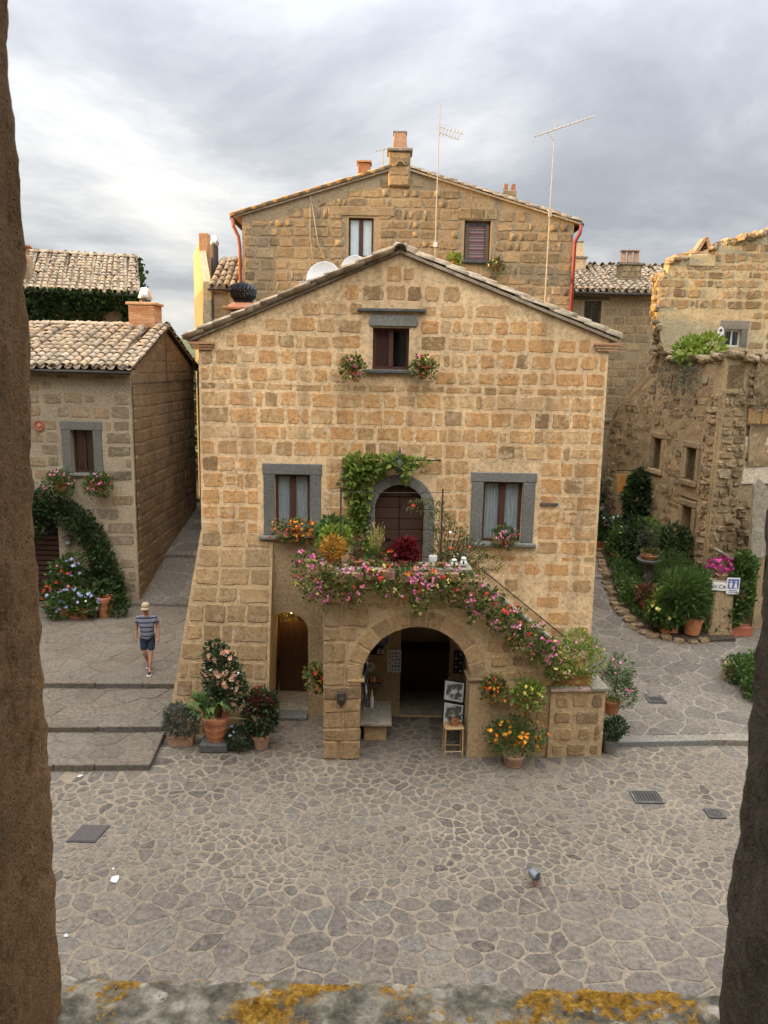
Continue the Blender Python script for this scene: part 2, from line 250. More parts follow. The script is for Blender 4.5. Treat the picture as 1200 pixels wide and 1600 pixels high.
M['leaf_orange'] = leaf_mat('leaf_orange', [(0.0, (0.30, 0.12, 0.015)), (0.5, (0.50, 0.24, 0.03)), (1.0, (0.60, 0.40, 0.09))])
M['leaf_wine'] = leaf_mat('leaf_wine', [(0.0, (0.055, 0.004, 0.006)), (0.7, (0.15, 0.008, 0.012)), (1.0, (0.27, 0.018, 0.025))])
M['leaf_straw'] = leaf_mat('leaf_straw', G((0.30, 0.26, 0.06), (0.48, 0.42, 0.16)))
M['f_pink'] = leaf_mat('flower_pink', two((0.62, 0.12, 0.26), (0.78, 0.30, 0.46)), 0.2)
M['f_red'] = leaf_mat('flower_red', two((0.60, 0.025, 0.02), (0.72, 0.10, 0.04)), 0.2)
M['f_orange'] = leaf_mat('flower_orange', two((0.72, 0.22, 0.01), (0.80, 0.36, 0.03)), 0.2)
M['f_salmon'] = leaf_mat('flower_salmon', two((0.72, 0.36, 0.22), (0.80, 0.56, 0.40)), 0.2)
M['f_white'] = leaf_mat('flower_white', two((0.70, 0.70, 0.68), (0.82, 0.82, 0.80)), 0.2)
M['f_blue'] = leaf_mat('flower_blue', two((0.26, 0.30, 0.55), (0.55, 0.58, 0.74)), 0.2)
M['f_yellow'] = leaf_mat('flower_yellow', two((0.62, 0.48, 0.06), (0.74, 0.66, 0.25)), 0.2)
M['f_magenta'] = leaf_mat('flower_magenta', two((0.36, 0.02, 0.16), (0.55, 0.05, 0.26)), 0.2)
M['stem'] = plain('stem', (0.09, 0.065, 0.035), 0.9)

# ------------------------------------------------------------------ builders
def tag(o, label=None, cat=None, group=None, kind=None):
    for k, v in (('label', label), ('category', cat), ('group', group), ('kind', kind)):
        if v: o[k] = v
    return o
def link(name, data, parent=None, loc=(0, 0, 0), rot=(0, 0, 0), scale=None):
    o = bpy.data.objects.new(name, data); COL.objects.link(o)
    o.location = loc; o.rotation_euler = rot
    if scale: o.scale = scale
    if parent: o.parent = parent
    return o
def thing(name, label, cat, loc=(0, 0, 0), rz=0.0, group=None):
    return tag(link(name, None, None, loc, (0, 0, rz)), label, cat, group)
def make_mesh(name, v, f, mat=None, smooth=False, recalc=False):
    me = bpy.data.meshes.new(name)
    me.from_pydata([tuple(map(float, p)) for p in v], [], f)
    if recalc:
        bm = bmesh.new(); bm.from_mesh(me); bmesh.ops.recalc_face_normals(bm, faces=bm.faces); bm.to_mesh(me); bm.free()
    if smooth: me.polygons.foreach_set('use_smooth', [True]*len(me.polygons))
    if mat: me.materials.append(M[mat] if isinstance(mat, str) else mat)
    me.update(); return me
class B:
    def __init__(s): s.v = []; s.f = []
    def add(s, v, f):
        o = len(s.v); s.v += [tuple(p) for p in v]; s.f += [[i+o for i in q] for q in f]; return s
    def box(s, c, d, rz=0.0, top=(1, 1), rx=0.0):
        x, y, z = d[0]/2, d[1]/2, d[2]/2
        p = [Vector((a*x*(top[0] if k > 0 else 1), b*y*(top[1] if k > 0 else 1), k*z)) for k in (-1, 1) for a, b in ((-1, -1), (1, -1), (1, 1), (-1, 1))]
        m = Euler((rx, 0, rz)).to_matrix(); p = [m @ q + Vector(c) for q in p]
        return s.add(p, [[3, 2, 1, 0], [4, 5, 6, 7], [0, 1, 5, 4], [1, 2, 6, 5], [2, 3, 7, 6], [3, 0, 4, 7]])
    def bx(s, x0, x1, y0, y1, z0, z1): return s.box(((x0+x1)/2, (y0+y1)/2, (z0+z1)/2), (x1-x0, y1-y0, z1-z0))
    def tube(s, pts, r, n=7, cap=True):
        pts = [Vector(p) for p in pts]; k = len(pts); rs = r if hasattr(r, '__len__') else [r]*k
        o = len(s.v); up = None
        for i, p in enumerate(pts):
            t = (pts[min(i+1, k-1)]-pts[max(i-1, 0)]).normalized()
            if up is None: up = t.orthogonal().normalized()
            a = (up - t*up.dot(t)).normalized(); b = t.cross(a); up = a
            for j in range(n):
                w = 2*math.pi*j/n; s.v.append(tuple(p + (a*math.cos(w)+b*math.sin(w))*rs[i]))
        for i in range(k-1):
            for j in range(n):
                s.f.append([o+i*n+j, o+i*n+(j+1) % n, o+(i+1)*n+(j+1) % n, o+(i+1)*n+j])
        if cap: s.f.append([o+j for j in range(n)][::-1]); s.f.append([o+(k-1)*n+j for j in range(n)])
        return s
    def lathe(s, prof, n=18, c=(0, 0, 0), sx=1.0, sy=1.0):
        o = len(s.v)
        for r, z in prof:
            for j in range(n):
                w = 2*math.pi*j/n; s.v.append((c[0]+r*sx*math.cos(w), c[1]+r*sy*math.sin(w), c[2]+z))
        for i in range(len(prof)-1):
            for j in range(n): s.f.append([o+i*n+j, o+i*n+(j+1) % n, o+(i+1)*n+(j+1) % n, o+(i+1)*n+j])
        s.f.append([o+j for j in range(n)][::-1]); s.f.append([o+(len(prof)-1)*n+j for j in range(n)]); return s
    def ring(s, c, ax, R0, r, n=24, m=6):          # closed torus round axis ax
        ax = Vector(ax).normalized(); a = ax.orthogonal().normalized(); b = ax.cross(a); c = Vector(c); o = len(s.v)
        for i in range(n):
            w = 2*math.pi*i/n; d = a*math.cos(w)+b*math.sin(w)
            for j in range(m):
                q = 2*math.pi*j/m; s.v.append(tuple(c+d*(R0+r*math.cos(q))+ax*r*math.sin(q)))
        for i in range(n):
            for j in range(m): s.f.append([o+i*m+j, o+i*m+(j+1) % m, o+((i+1) % n)*m+(j+1) % m, o+((i+1) % n)*m+j])
        return s
    def prism(s, outer, y0, y1, holes=()):         # outline in the x-z plane, pushed from y0 to y1
        loops = [list(outer)]+[list(h) for h in holes]; flat = [p for l in loops for p in l]
        tri = tessellate_polygon([[Vector((p[0], p[1], 0)) for p in l] for l in loops])
        n = len(flat); o = len(s.v)
        s.v += [(p[0], y0, p[1]) for p in flat]+[(p[0], y1, p[1]) for p in flat]
        for t in tri: s.f.append([o+i for i in t]); s.f.append([o+n+i for i in reversed(t)])
        k = 0
        for l in loops:
            m = len(l)
            for i in range(m): a, b = o+k+i, o+k+(i+1) % m; s.f.append([a, b, b+n, a+n])
            k += m
        return s
    def slab(s, pts, z0, z1):                       # outline in the x-y plane
        t = B().prism(pts, 0, 1); n = len(pts)
        v = [(x, y, z) for x, y in pts for z in (0,)]
        s.add([(p[0], p[2], z0 if p[1] == 0 else z1) for p in t.v], t.f); return s
    def build(s, name, mat, parent=None, loc=(0, 0, 0), rot=(0, 0, 0), bevel=0.0, smooth=False, seg=1):
        me = make_mesh(name, s.v, s.f, mat, smooth, True)
        o = link(name, me, parent, loc, rot)
        if bevel:
            md = o.modifiers.new('bevel', 'BEVEL'); md.width = bevel; md.segments = seg; md.limit_method = 'ANGLE'; md.angle_limit = R(40)
        return o
def arch_pts(x0, x1, zs, rise, n=14):
    c, a = (x0+x1)/2, (x1-x0)/2
    return [(c+a*math.cos(math.pi*i/n), zs+rise*math.sin(math.pi*i/n)) for i in range(n+1)]   # right to left
def arch_hole(x0, x1, z0, zs, rise, n=14): return [(x0, z0), (x1, z0)]+arch_pts(x0, x1, zs, rise, n)
def rect(x0, x1, z0, z1): return [(x0, z0), (x1, z0), (x1, z1), (x0, z1)]

# ---- stones: a small library of rough blocks, shared by every wall
LIB = {}
ASP = (0.55, 0.8, 1.05, 1.35, 1.75, 2.3)
def stone_data(asp, var, mat, proud, soft):
    key = (asp, var, mat, proud, soft)
    if key in LIB: return LIB[key]
    r = random.Random(hash((asp, var, soft)) & 0xffff)
    hw, hh = asp/2, 0.5
    cs = [(-hw, -hh), (hw, -hh), (hw, hh), (-hw, hh)]
    cs = [(x*(1-r.uniform(0, soft*0.13)), z*(1-r.uniform(0, soft*0.15))) for x, z in cs]
    out = []
    for i in range(4):
        p, q = Vector(cs[i]), Vector(cs[(i+1) % 4]); e = q-p; nrm = Vector((e[1], -e[0])).normalized()
        c = r.uniform(0.04, 0.13)*soft/max(e.length, .3)
        ts = (c, c+(1-2*c)*r.uniform(.25, .45), c+(1-2*c)*r.uniform(.55, .8), 1-c)
        for k, t in enumerate(ts):
            j = r.uniform(-.035, .02)*soft if k in (1, 2) else r.uniform(-.02, .012)*soft
            out.append(p.lerp(q, t)+nrm*j)
    n = len(out)
    v = [(p[0]*1.02, 0.004, p[1]*1.02) for p in out]
    for p in out:
        d = p.length; k = max(0.5, 1-0.040/max(d, .1)*r.uniform(.3, 1.8)); v.append((p[0]*k, -proud*r.uniform(0.7, 1.2), p[1]*k))
    f = []
    for i in range(n):
        j = (i+1) % n; f.append([i, j, n+j, n+i])
    f.append([n+i for i in range(n)])
    LIB[key] = (v, f, make_mesh('stone', v, f, mat, False)); return LIB[key]
def span(poly, va, vb):                              # extent in u of a polygon between two heights
    us = []
    n = len(poly)
    for i in range(n):
        (x0, z0), (x1, z1) = poly[i], poly[(i+1) % n]
        if va <= z0 <= vb: us.append(x0)
        for h in (va, vb):
            if (z0-h)*(z1-h) < 0: us.append(x0+(x1-x0)*(h-z0)/(z1-z0))
    return (min(us), max(us)) if us else None
def inner(poly, va, vb):
    a, b = span(poly, va, va+1e-4) or (0, 0), span(poly, vb-1e-4, vb) or (0, 0)
    m = span(poly, va, vb)
    if not m: return None
    return max(a[0], b[0]), min(a[1], b[1])
def courses(outer, holes, rh, wr, gap, seed, pad=0.05, skip=0.0, small=0.1):
    r = random.Random(seed); zs = [p[1] for p in outer]; z, top = min(zs), max(zs); res = []
    while z < top-0.08:
        h = r.uniform(*rh); h = min(h, top-z)
        iv = inner(outer, z+.005, min(z+h, top)-.005)
        if iv and iv[1]-iv[0] > 0.15:
            segs = [(iv[0]+pad*.3, iv[1]-pad*.3)]
            for hl in holes:
                sp_ = span(hl, z-.01, z+h+.01)
                if sp_:
                    nseg = []
                    for a, b in segs:
                        if sp_[1]+pad < a or sp_[0]-pad > b: nseg.append((a, b)); continue
                        if sp_[0]-pad > a: nseg.append((a, sp_[0]-pad))
                        if sp_[1]+pad < b: nseg.append((sp_[1]+pad, b))
                    segs = nseg
            for a, b in segs:
                x = a
                while b-x > 0.1:
                    w = r.uniform(*wr)
                    if r.random() < small: w *= 0.5
                    if b-x-w < wr[0]*0.6: w = b-x
                    if w > wr[1]*1.35: w = w/2
                    if r.random() >= skip:
                        g = gap*r.uniform(.7, 1.5)
                        hh = h-gap*r.uniform(.7, 1.4)
                        if r.random() < 0.12 and w < 0.4: hh *= r.uniform(.6, .85)
                        res.append((x+w/2, z+h/2+r.uniform(-.012, .012), max(.06, w-g), max(.06, hh)))
                    x += w
        z += h
    return res
def lay(wall, sts, mat, proud=0.02, soft=1.0, seed=1, limit=300, near=None, name='stone'):
    r = random.Random(seed)
    sts = sorted(sts, key=lambda q: -q[2]*q[3]); rest = B()
    for i, (u, z, w, h) in enumerate(sts):
        a = min(ASP, key=lambda q: abs(math.log(q/(w/h)))); v, f, me = stone_data(a, r.randrange(9), mat, proud, soft)
        sx, sz = w/a*(1 if r.random() < .5 else -1), h*(1 if r.random() < .5 else -1)
        if i < limit: link(name, me, wall, (u, 0, z), (0, r.uniform(-.02, .02), 0), (sx, r.uniform(.6, 1.25), sz))
        else: rest.add([(u+p[0]*sx, p[1], z+p[2]*sz) for p in v], f)
    if rest.v:
        o = link('small_stones', make_mesh('small_stones', rest.v, rest.f, mat, True), wall); tag(o, kind='stuff')
def wall_panel(parent, outer, holes, thick, mat, name='wall', loc=(0, 0, 0), rz=0.0):
    return B().prism(outer, 0.0, thick, holes).build(name, mat, parent, loc, (0, 0, rz))

# ---- paving
def clip(poly, px, py, nx, ny):                      # keep the side where (p-P).n <= 0
    out = []; n = len(poly)
    for i in range(n):
        a, b = poly[i], poly[(i+1) % n]
        da = (a[0]-px)*nx+(a[1]-py)*ny; db = (b[0]-px)*nx+(b[1]-py)*ny
        if da <= 0: out.append(a)
        if da*db < 0: t = da/(da-db); out.append((a[0]+(b[0]-a[0])*t, a[1]+(b[1]-a[1])*t))
    return out
def voronoi(seeds, gap, region=None, rad=1.2):
    cells = []; P = np.array(seeds)
    for i, (x, y) in enumerate(seeds):
        d = np.hypot(P[:, 0]-x, P[:, 1]-y); idx = np.argsort(d)[1:26]
        poly = [(x-rad, y-rad), (x+rad, y-rad), (x+rad, y+rad), (x-rad, y+rad)]
        g = gap(x, y) if callable(gap) else gap
        for j in idx:
            if d[j] > 2*rad or not poly: break
            nx, ny = (P[j]-P[i])/d[j]; poly = clip(poly, x+nx*(d[j]/2-g/2), y+ny*(d[j]/2-g/2), nx, ny)
        if region:
            m = len(region)
            for k in range(m):
                (ax, ay), (bx, by) = region[k], region[(k+1) % m]; l = math.hypot(bx-ax, by-ay)
                if poly: poly = clip(poly, ax, ay, (by-ay)/l, -(bx-ax)/l)
        if len(poly) > 2: cells.append((x, y, poly))
    return cells
def area(p): return abs(sum(p[i][0]*p[(i+1) % len(p)][1]-p[(i+1) % len(p)][0]*p[i][1] for i in range(len(p))))/2
def cobble(poly, r, cut=0.22, h=0.014, zf=None):
    q = []; n = len(poly)
    for i in range(n):
        a, b = poly[i], poly[(i+1) % n]
        l = math.hypot(b[0]-a[0], b[1]-a[1])
        if l < 0.035: q.append(((a[0]+b[0])/2, (a[1]+b[1])/2)); continue
        c = cut*r.uniform(.5, 1.2)
        q.append((a[0]+(b[0]-a[0])*c, a[1]+(b[1]-a[1])*c)); q.append((b[0]+(a[0]-b[0])*c, b[1]+(a[1]-b[1])*c))
    cx, cy = sum(p[0] for p in q)/len(q), sum(p[1] for p in q)/len(q); n = len(q)
    q2 = []
    for i in range(n):
        a, b = q[i], q[(i+1) % n]; q2.append(a)
        if math.hypot(b[0]-a[0], b[1]-a[1]) > .11 and len(q) < 15: t = r.uniform(.35, .65); q2.append((a[0]+(b[0]-a[0])*t, a[1]+(b[1]-a[1])*t))
    q = q2; n = len(q)
    q = [(p[0]+r.uniform(-.013, .013), p[1]+r.uniform(-.013, .013)) for p in q]
    tx, ty = r.uniform(-.02, .02), r.uniform(-.02, .02); hh = h*r.uniform(.5, 1.4)
    v = [(x-cx, y-cy, -0.006) for x, y in q]
    v += [((x-cx)*.93, (y-cy)*.93, hh+tx*(x-cx)+ty*(y-cy)) for x, y in q]
    f = []
    for i in range(n):
        j = (i+1) % n; f.append([i, j, n+j, n+i])
    f.append([n+i for i in range(n)]); return v, f, (cx, cy)
def pave(parent, cells, mat, zf, seed=3, limit=300, name='paving_stone', cut=0.22, h=0.014, eye=(0, 0), minar=0.004):
    r = random.Random(seed); rest = B()
    cells = [c for c in cells if area(c[2]) > minar]
    cells.sort(key=lambda c: -area(c[2])/((c[0]-eye[0])**2+(c[1]-eye[1])**2+30)**1.5)
    k = 0
    for x, y, poly in cells:
        v, f, (cx, cy) = cobble(poly, r, cut, h); z = zf(cx, cy)
        sx, sy = (zf(cx+.2, cy)-zf(cx-.2, cy))/.4, (zf(cx, cy+.2)-zf(cx, cy-.2))/.4
        v = [(a, b, c+a*sx+b*sy) for a, b, c in v]
        if k < limit: link(name, make_mesh(name, v, f, mat, False), parent, (cx, cy, z)); k += 1
        else: rest.add([(a+cx, b+cy, c+z) for a, b, c in v], f)
    if rest.v: tag(link('far_'+name+'s', make_mesh('far_'+name+'s', rest.v, rest.f, mat, False), parent), kind='stuff')
def grid_seeds(x0, x1, y0, y1, sx, sy, jit, seed, ok=None):
    r = random.Random(seed); out = []; y = y0; row = 0
    while y < y1:
        dy = sy(y) if callable(sy) else sy; x = x0+(row % 2)*.5*(sx(y) if callable(sx) else sx)
        while x < x1:
            dx = sx(y) if callable(sx) else sx
            p = (x+r.uniform(-jit, jit)*dx, y+r.uniform(-jit, jit)*dy)
            if ok is None or ok(*p): out.append(p)
            x += dx
        y += dy; row += 1
    return out

# ---- roof tiles
TILES = {}
def tile_mesh(mat, L=0.44, r0=0.098, r1=0.078, up=True):
    k = (mat, L, r0, up)
    if k in TILES: return TILES[k]
    v, f = [], []; n = 6
    for th in (0.0, 0.014):
        for y, rr in ((0, r0), (L, r1)):
            for i in range(n+1):
                w = math.pi*i/n; z = (rr-th)*math.sin(w)*0.85; v.append((-(rr-th)*math.cos(w), y, z if up else -z))
    m = n+1
    for i in range(n):
        f += [[i, i+1, m+i+1, m+i], [2*m+i, 3*m+i, 3*m+i+1, 2*m+i+1], [i, 2*m+i, 2*m+i+1, i+1], [m+i, m+i+1, 3*m+i+1, 3*m+i]]
    TILES[k] = (v, f, make_mesh('roof_tile', v, f, mat, True, True)); return TILES[k]
def tiled_roof(parent, loc, rz, pitch, L, S, mat='tile', step=0.25, expo=0.34, objects=True, seed=1, name='roof', slab='gutter', skip=lambda x, y: False, limit=300, sc=1.0):
    rf = B().bx(-.02, L+.02, -.02, S, -.05, -.005).build(name, slab, parent, loc, (pitch, 0, rz))
    r = random.Random(seed); rest = B(); cv = tile_mesh(mat, .44*sc, .098*sc, .078*sc); pn = tile_mesh(mat, .44*sc, .105*sc, .088*sc, False); k = 0
    cols = int(L/step)+1
    for i in range(cols):
        x = (i+.5)*L/cols; dx = r.uniform(-.02, .02); dr = r.uniform(-.012, .012)
        for j in range(int(math.ceil(S/expo))):
            y = -.06+j*expo
            if y+.3 > S+.1: break
            for (vv, ff, me), px, pz, nm in ((cv, x, .085, 'roof_tile'), (pn, x+step/2, .095, 'channel_tile')):
                if skip(px, y): continue
                o = (px+dx+dr*j+r.uniform(-.016, .016), y+r.uniform(-.045, .045), pz*sc+r.uniform(-.008, .014)); e = (-R(2.5)+r.uniform(-.015, .015), r.uniform(-.04, .04), r.uniform(-.035, .035))
                if objects and k < 2*limit: link(nm, me, rf, o, e); k += 1
                else:
                    mm = Matrix.Translation(o) @ Euler(e).to_matrix().to_4x4(); rest.add([mm @ Vector(p) for p in vv], ff)
    if rest.v: tag(link('far_roof_tiles', make_mesh('far_roof_tiles', rest.v, rest.f, mat, True), rf), kind='stuff')
    return rf

# ---- foliage
def unit(n):
    d = nrng.normal(size=(n, 3)); return d/np.linalg.norm(d, axis=1)[:, None]
def blob_points(blobs, n, shell=0.35, flo=-1.0):
    bl = np.array(blobs, float); vol = np.prod(bl[:, 3:6], axis=1)**(2/3); cnt = np.maximum(1, (n*vol/vol.sum()).astype(int))
    P, D = [], []
    for b, c in zip(bl, cnt):
        d = unit(c); d[:, 2] = np.where(d[:, 2] < flo, -d[:, 2], d[:, 2])
        rr = (1-shell)+shell*nrng.random(c)**0.5; rr *= 1+nrng.normal(0, .10, c)
        P.append(b[:3]+d*b[3:6]*rr[:, None]); nn = d/b[3:6]; D.append(nn/np.linalg.norm(nn, axis=1)[:, None])
    return np.concatenate(P), np.concatenate(D)
def leaf_mesh(name, P, D, size, mat, asp=0.55, var=0.6, up=0.25, rand=0.7, fold=0.18):
    n = len(P); d = D+unit(n)*rand; d[:, 2] += up; d /= np.linalg.norm(d, axis=1)[:, None]
    t = np.cross(d, unit(n)); t /= np.linalg.norm(t, axis=1)[:, None]; m = np.cross(d, t)
    s = (size*(1+nrng.uniform(-var, var, n)))[:, None]
    V = np.stack([P, P+d*s*.42+t*s*asp*.5+m*s*fold*.5, P+d*s, P+d*s*.42-t*s*asp*.5+m*s*fold*.5], 1).reshape(-1, 3)
    me = bpy.data.meshes.new(name); k = np.arange(n)*4
    F = np.stack([k, k+1, k+2, k, k+2, k+3], 1).reshape(-1)
    me.vertices.add(n*4); me.vertices.foreach_set('co', V.astype(np.float32).ravel())
    me.loops.add(n*6); me.loops.foreach_set('vertex_index', F.astype(np.int32))
    me.polygons.add(n*2); me.polygons.foreach_set('loop_start', np.arange(0, n*6, 3, dtype=np.int32)); me.polygons.foreach_set('loop_total', np.full(n*2, 3, np.int32))
    me.materials.append(M[mat]); me.update(calc_edges=True); return me
def flower_mesh(name, P, D, size, mat, per=1, spread=0.0, pet=5):
    v, f = [], []
    for p, d in zip(P, D):
        for q in range(per):
            dd = Vector(d)+Vector(unit(1)[0])*0.5; dd.normalize(); c = Vector(p)+Vector(unit(1)[0])*spread
            a = dd.orthogonal().normalized(); b = dd.cross(a); s = size*rng.uniform(.7, 1.25); o = len(v); ph = rng.random()*6
            v.append(tuple(c))
            for i in range(pet*2):
                w = ph+math.pi*i/pet; rr = s*.5*(1.0 if i % 2 else .62); h = s*.16*(1 if i % 2 else .8)
                v.append(tuple(c+(a*math.cos(w)+b*math.sin(w))*rr+dd*h))
            for i in range(pet*2): f.append([o, o+1+i, o+1+(i+1) % (pet*2)])
    return make_mesh(name, v, f, mat)
def foliage(parent, blobs, n, size, mat, name='foliage', **kw):
    sh = kw.pop('shell', 0.4); flo = kw.pop('flo', -1.0); P, D = blob_points(blobs, n, sh, flo)
    return tag(link(name, leaf_mesh(name, P, D, size, mat, **kw), parent), kind='stuff')
def blossoms(parent, blobs, n, size, mat, per=1, spread=0.0, name='flowers', front=None, pet=5):
    P, D = blob_points(blobs, int(n*3)+4, 0.12)
    sel = D[:, 2] > -0.55
    if front is not None: sel &= (D @ np.array(front)) > -0.1
    P, D = P[sel], D[sel]; cen = P[nrng.permutation(len(P))[:max(2, n//4)]]; dm = np.min(np.linalg.norm(P[:, None]-cen[None], axis=2), axis=1)+nrng.random(len(P))*.07; ix = np.argsort(dm)[:n]
    return tag(link(name, flower_mesh(name, P[ix]+D[ix]*.02, D[ix], size, mat, per, spread, pet), parent), kind='stuff')
POTP = {}
def round_pot(parent, r, h, mat='terracotta', z=0.0, rim=True):
    p = [(r*.70, 0), (r*.74, h*.06), (r*.90, h*.62), (r*.93, h*.78)] + ([(r*1.03, h*.79), (r*1.05, h*.97), (r*1.0, h), (r*.88, h), (r*.84, h*.88), (0.01, h*.87)] if rim else [(r, h), (r*.88, h), (r*.84, h*.88), (0.01, h*.87)])
    return B().lathe(p, 20, (0, 0, z)).build('pot', mat, parent, smooth=False)
def box_pot(parent, w, d, h, mat='terracotta'):
    b = B(); t = .025
    b.box((0, 0, h*.45), (w*.92, d*.9, h*.9), top=(1.06, 1.06)); b.bx(-w/2, w/2, -d/2, -d/2+t, h*.82, h); b.bx(-w/2, w/2, d/2-t, d/2, h*.82, h); b.bx(-w/2, -w/2+t, -d/2+t, d/2-t, h*.82, h); b.bx(w/2-t, w/2, -d/2+t, d/2-t, h*.82, h)
    return b.build('planter', mat, parent, bevel=.008)
def plant(name, label, cat, loc, pot=None, blobs=(), n=500, leaf=0.06, mat='leaf', fl=(), group=None, rz=0.0, stems=0, potmat='terracotta', **kw):
    t = thing(name, label, cat, loc, rz, group); h = 0
    if pot:
        if pot[0] == 'round': round_pot(t, pot[1], pot[2], potmat); h = pot[2]
        else: box_pot(t, pot[1], pot[2], pot[3], potmat); h = pot[3]
    if stems:
        s = B(); P, _ = blob_points(blobs, stems*2, .6)
        for p in P[:stems]: s.tube([(rng.uniform(-.04, .04), rng.uniform(-.04, .04), h*.85), (p[0]*.4, p[1]*.4, h+(p[2]-h)*.5), tuple(p)], [.011, .008, .004], 5)
        tag(s.build('stems', 'stem', t), kind='stuff')
    foliage(t, blobs, int(n*1.35), leaf, mat, **kw)
    for q in fl: blossoms(t, blobs, int(q[1]*1.4), q[2]*1.1, q[0], *(q[3:5] if len(q) > 3 else ()), front=(0, -1, .35), name={'f_pink': 'pink_flowers', 'f_red': 'red_flowers', 'f_orange': 'orange_flowers', 'f_white': 'white_flowers', 'f_salmon': 'salmon_flowers', 'f_blue': 'blue_flowers', 'f_yellow': 'yellow_flowers', 'f_magenta': 'magenta_flowers', 'leaf_wine': 'plumes'}[q[0]])
    return t

# ---- windows and doors in a wall whose face is local y = 0
def window(parent, x0, x1, z0, z1, wood_='wood_win', curtain='curtain', fw=0.0, fz=None, fmat='peperino', sill=True, rec=0.16, loc=None, rz=0.0, mull=0.07, sillw=0.1, shutter=None, lint=0.2):
    b = B(); t = .055; xm = (x0+x1)/2
    b.bx(x0, x0+t, rec, rec+.05, z0, z1); b.bx(x1-t, x1, rec, rec+.05, z0, z1); b.bx(x0+t, x1-t, rec, rec+.05, z1-t, z1); b.bx(x0+t, x1-t, rec, rec+.05, z0, z0+t); b.bx(xm-mull/2, xm+mull/2, rec-.012, rec+.052, z0+t, z1-t)
    w = b.build('window', wood_, parent, loc or (0, 0, 0), (0, 0, rz), bevel=.006)
    for a, c in ((x0+t, xm-mull/2), (xm+mull/2, x1-t)):
        B().bx(a, c, rec+.022, rec+.028, z0+t, z1-t).build('pane', 'glass', w)
        if curtain:
            g = B(); k = 14; v = []
            for i in range(k+1):
                u = a+(c-a)*i/k; y = rec+.045+.007*math.sin(i*1.9)+.003*math.sin(i*4.1); v += [(u, y, z0+t), (u, y, z1-t)]
            g.add(v, [[2*i, 2*i+2, 2*i+3, 2*i+1] for i in range(k)]); g.build('curtain', curtain, w)
    if fw:
        B().bx(x0-fw-.02, x1+fw+.02, -.035, rec+.0, z1+.002, z1+lint).build('lintel', fmat, w, bevel=.012)
        for a, c in ((x0-fw, x0-.001), (x1+.001, x1+fw)): B().bx(a, c, -.03, rec, z0+.004, z1).build('jamb', fmat, w, bevel=.012)
    if sill: B().bx(x0-fw-sillw, x1+fw+sillw, -.11, rec, z0-.085, z0+.001).build('sill', fmat if fw else 'peperino_dark', w, bevel=.02)
    return w
def backing(parent, x0, x1, z0, z1, y=.6, mat='interior', loc=(0, 0, 0), rz=0.0):  # near-black sheets here paint the shade of an unlit room
    b = B(); b.bx(x0-.3, x1+.3, y, y+.05, z0-.3, z1+.3); return b.build('room_backing', mat, parent, loc, (0, 0, rz))

# ================================================================== the ground
def strip(name, rows, mat, kind='structure', thick=0.25):
    b = B(); v, f = [], []
    for x0, x1, y, z in rows: v += [(x0, y, z), (x1, y, z), (x0, y, z-thick), (x1, y, z-thick)]
    for i in range(len(rows)-1):
        a, c = 4*i, 4*i+4; f += [[a, a+1, c+1, c], [a+2, c+2, c+3, a+3], [a, c, c+2, a+2], [a+1, a+3, c+3, c+1]]
    e = 4*(len(rows)-1); f += [[0, 2, 3, 1], [e, e+1, e+3, e+2]]
    b.add(v, f); return tag(b.build(name, mat), kind=kind)
tag(B().slab([(-3000, -3000), (3000, -3000), (3000, 3000), (-3000, 3000)], -0.6, -0.3).build('terrain', 'terrain'), kind='structure')
hv, hf = [], []
for i in range(73):
    w = math.pi*(i/72)
    for k, (d, hgt) in enumerate(((900, -2), (1300, 34+16*math.sin(i*.9)+9*math.sin(i*2.3)), (1900, 72+18*math.sin(i*.5+1)+8*math.sin(i*1.7)), (2600, -2))): hv.append((-d*math.cos(w), d*math.sin(w), hgt))
for i in range(72):
    for k in range(3): a = 4*i+k; hf.append([a, a+1, a+5, a+4])
tag(link('hills', make_mesh('hills', hv, hf, 'terrain', True)), kind='structure')

piazza = tag(B().slab([(-14, 0.5), (14, 0.5), (14, 14.95), (4.4, 14.8), (4.4, 24), (-3.7, 24), (-3.7, 14.8), (-14, 14.8)], -0.2, 0.0).build('piazza', 'cobble_joint'), kind='structure')
psx = lambda y: 0.35 if y < 10.0 else (0.185 if y < 11.9 else 0.235)
psy = lambda y: 0.28 if y < 10.0 else (0.140 if y < 11.9 else 0.175)
def pok(x, y):
    if x < -4.15+.05*(14.6-y) and y > 13.1-.055*(-x-4.3): return False
    if y > 14.0 and x < -2.3: return (y < 14.75 and x > -4.2)
    if y > 15.55: return False
    if y > 13.85 and (-1.15 < x < -.35 or x > 1.75) and y < 14.5+(5 if x > 1.75 else 0) and not (x > 4.4 and y < 14.5): return False
    if x > 4.4 and y > 14.46+.1*(x-4.5): return False
    return True
seeds = grid_seeds(-9, 9, 7.0, 15.6, psx, psy, 0.47, 5, pok); seeds = [s for s in seeds if rng.random() > .18]
pave(piazza, voronoi(seeds, lambda x, y: (0.013 if y < 10.0 else (0.028 if y < 11.9 else 0.030))*rng.uniform(.5, 1.7)), 'cobble', lambda x, y: 0.0, 4, 300, h=0.006, cut=.26)

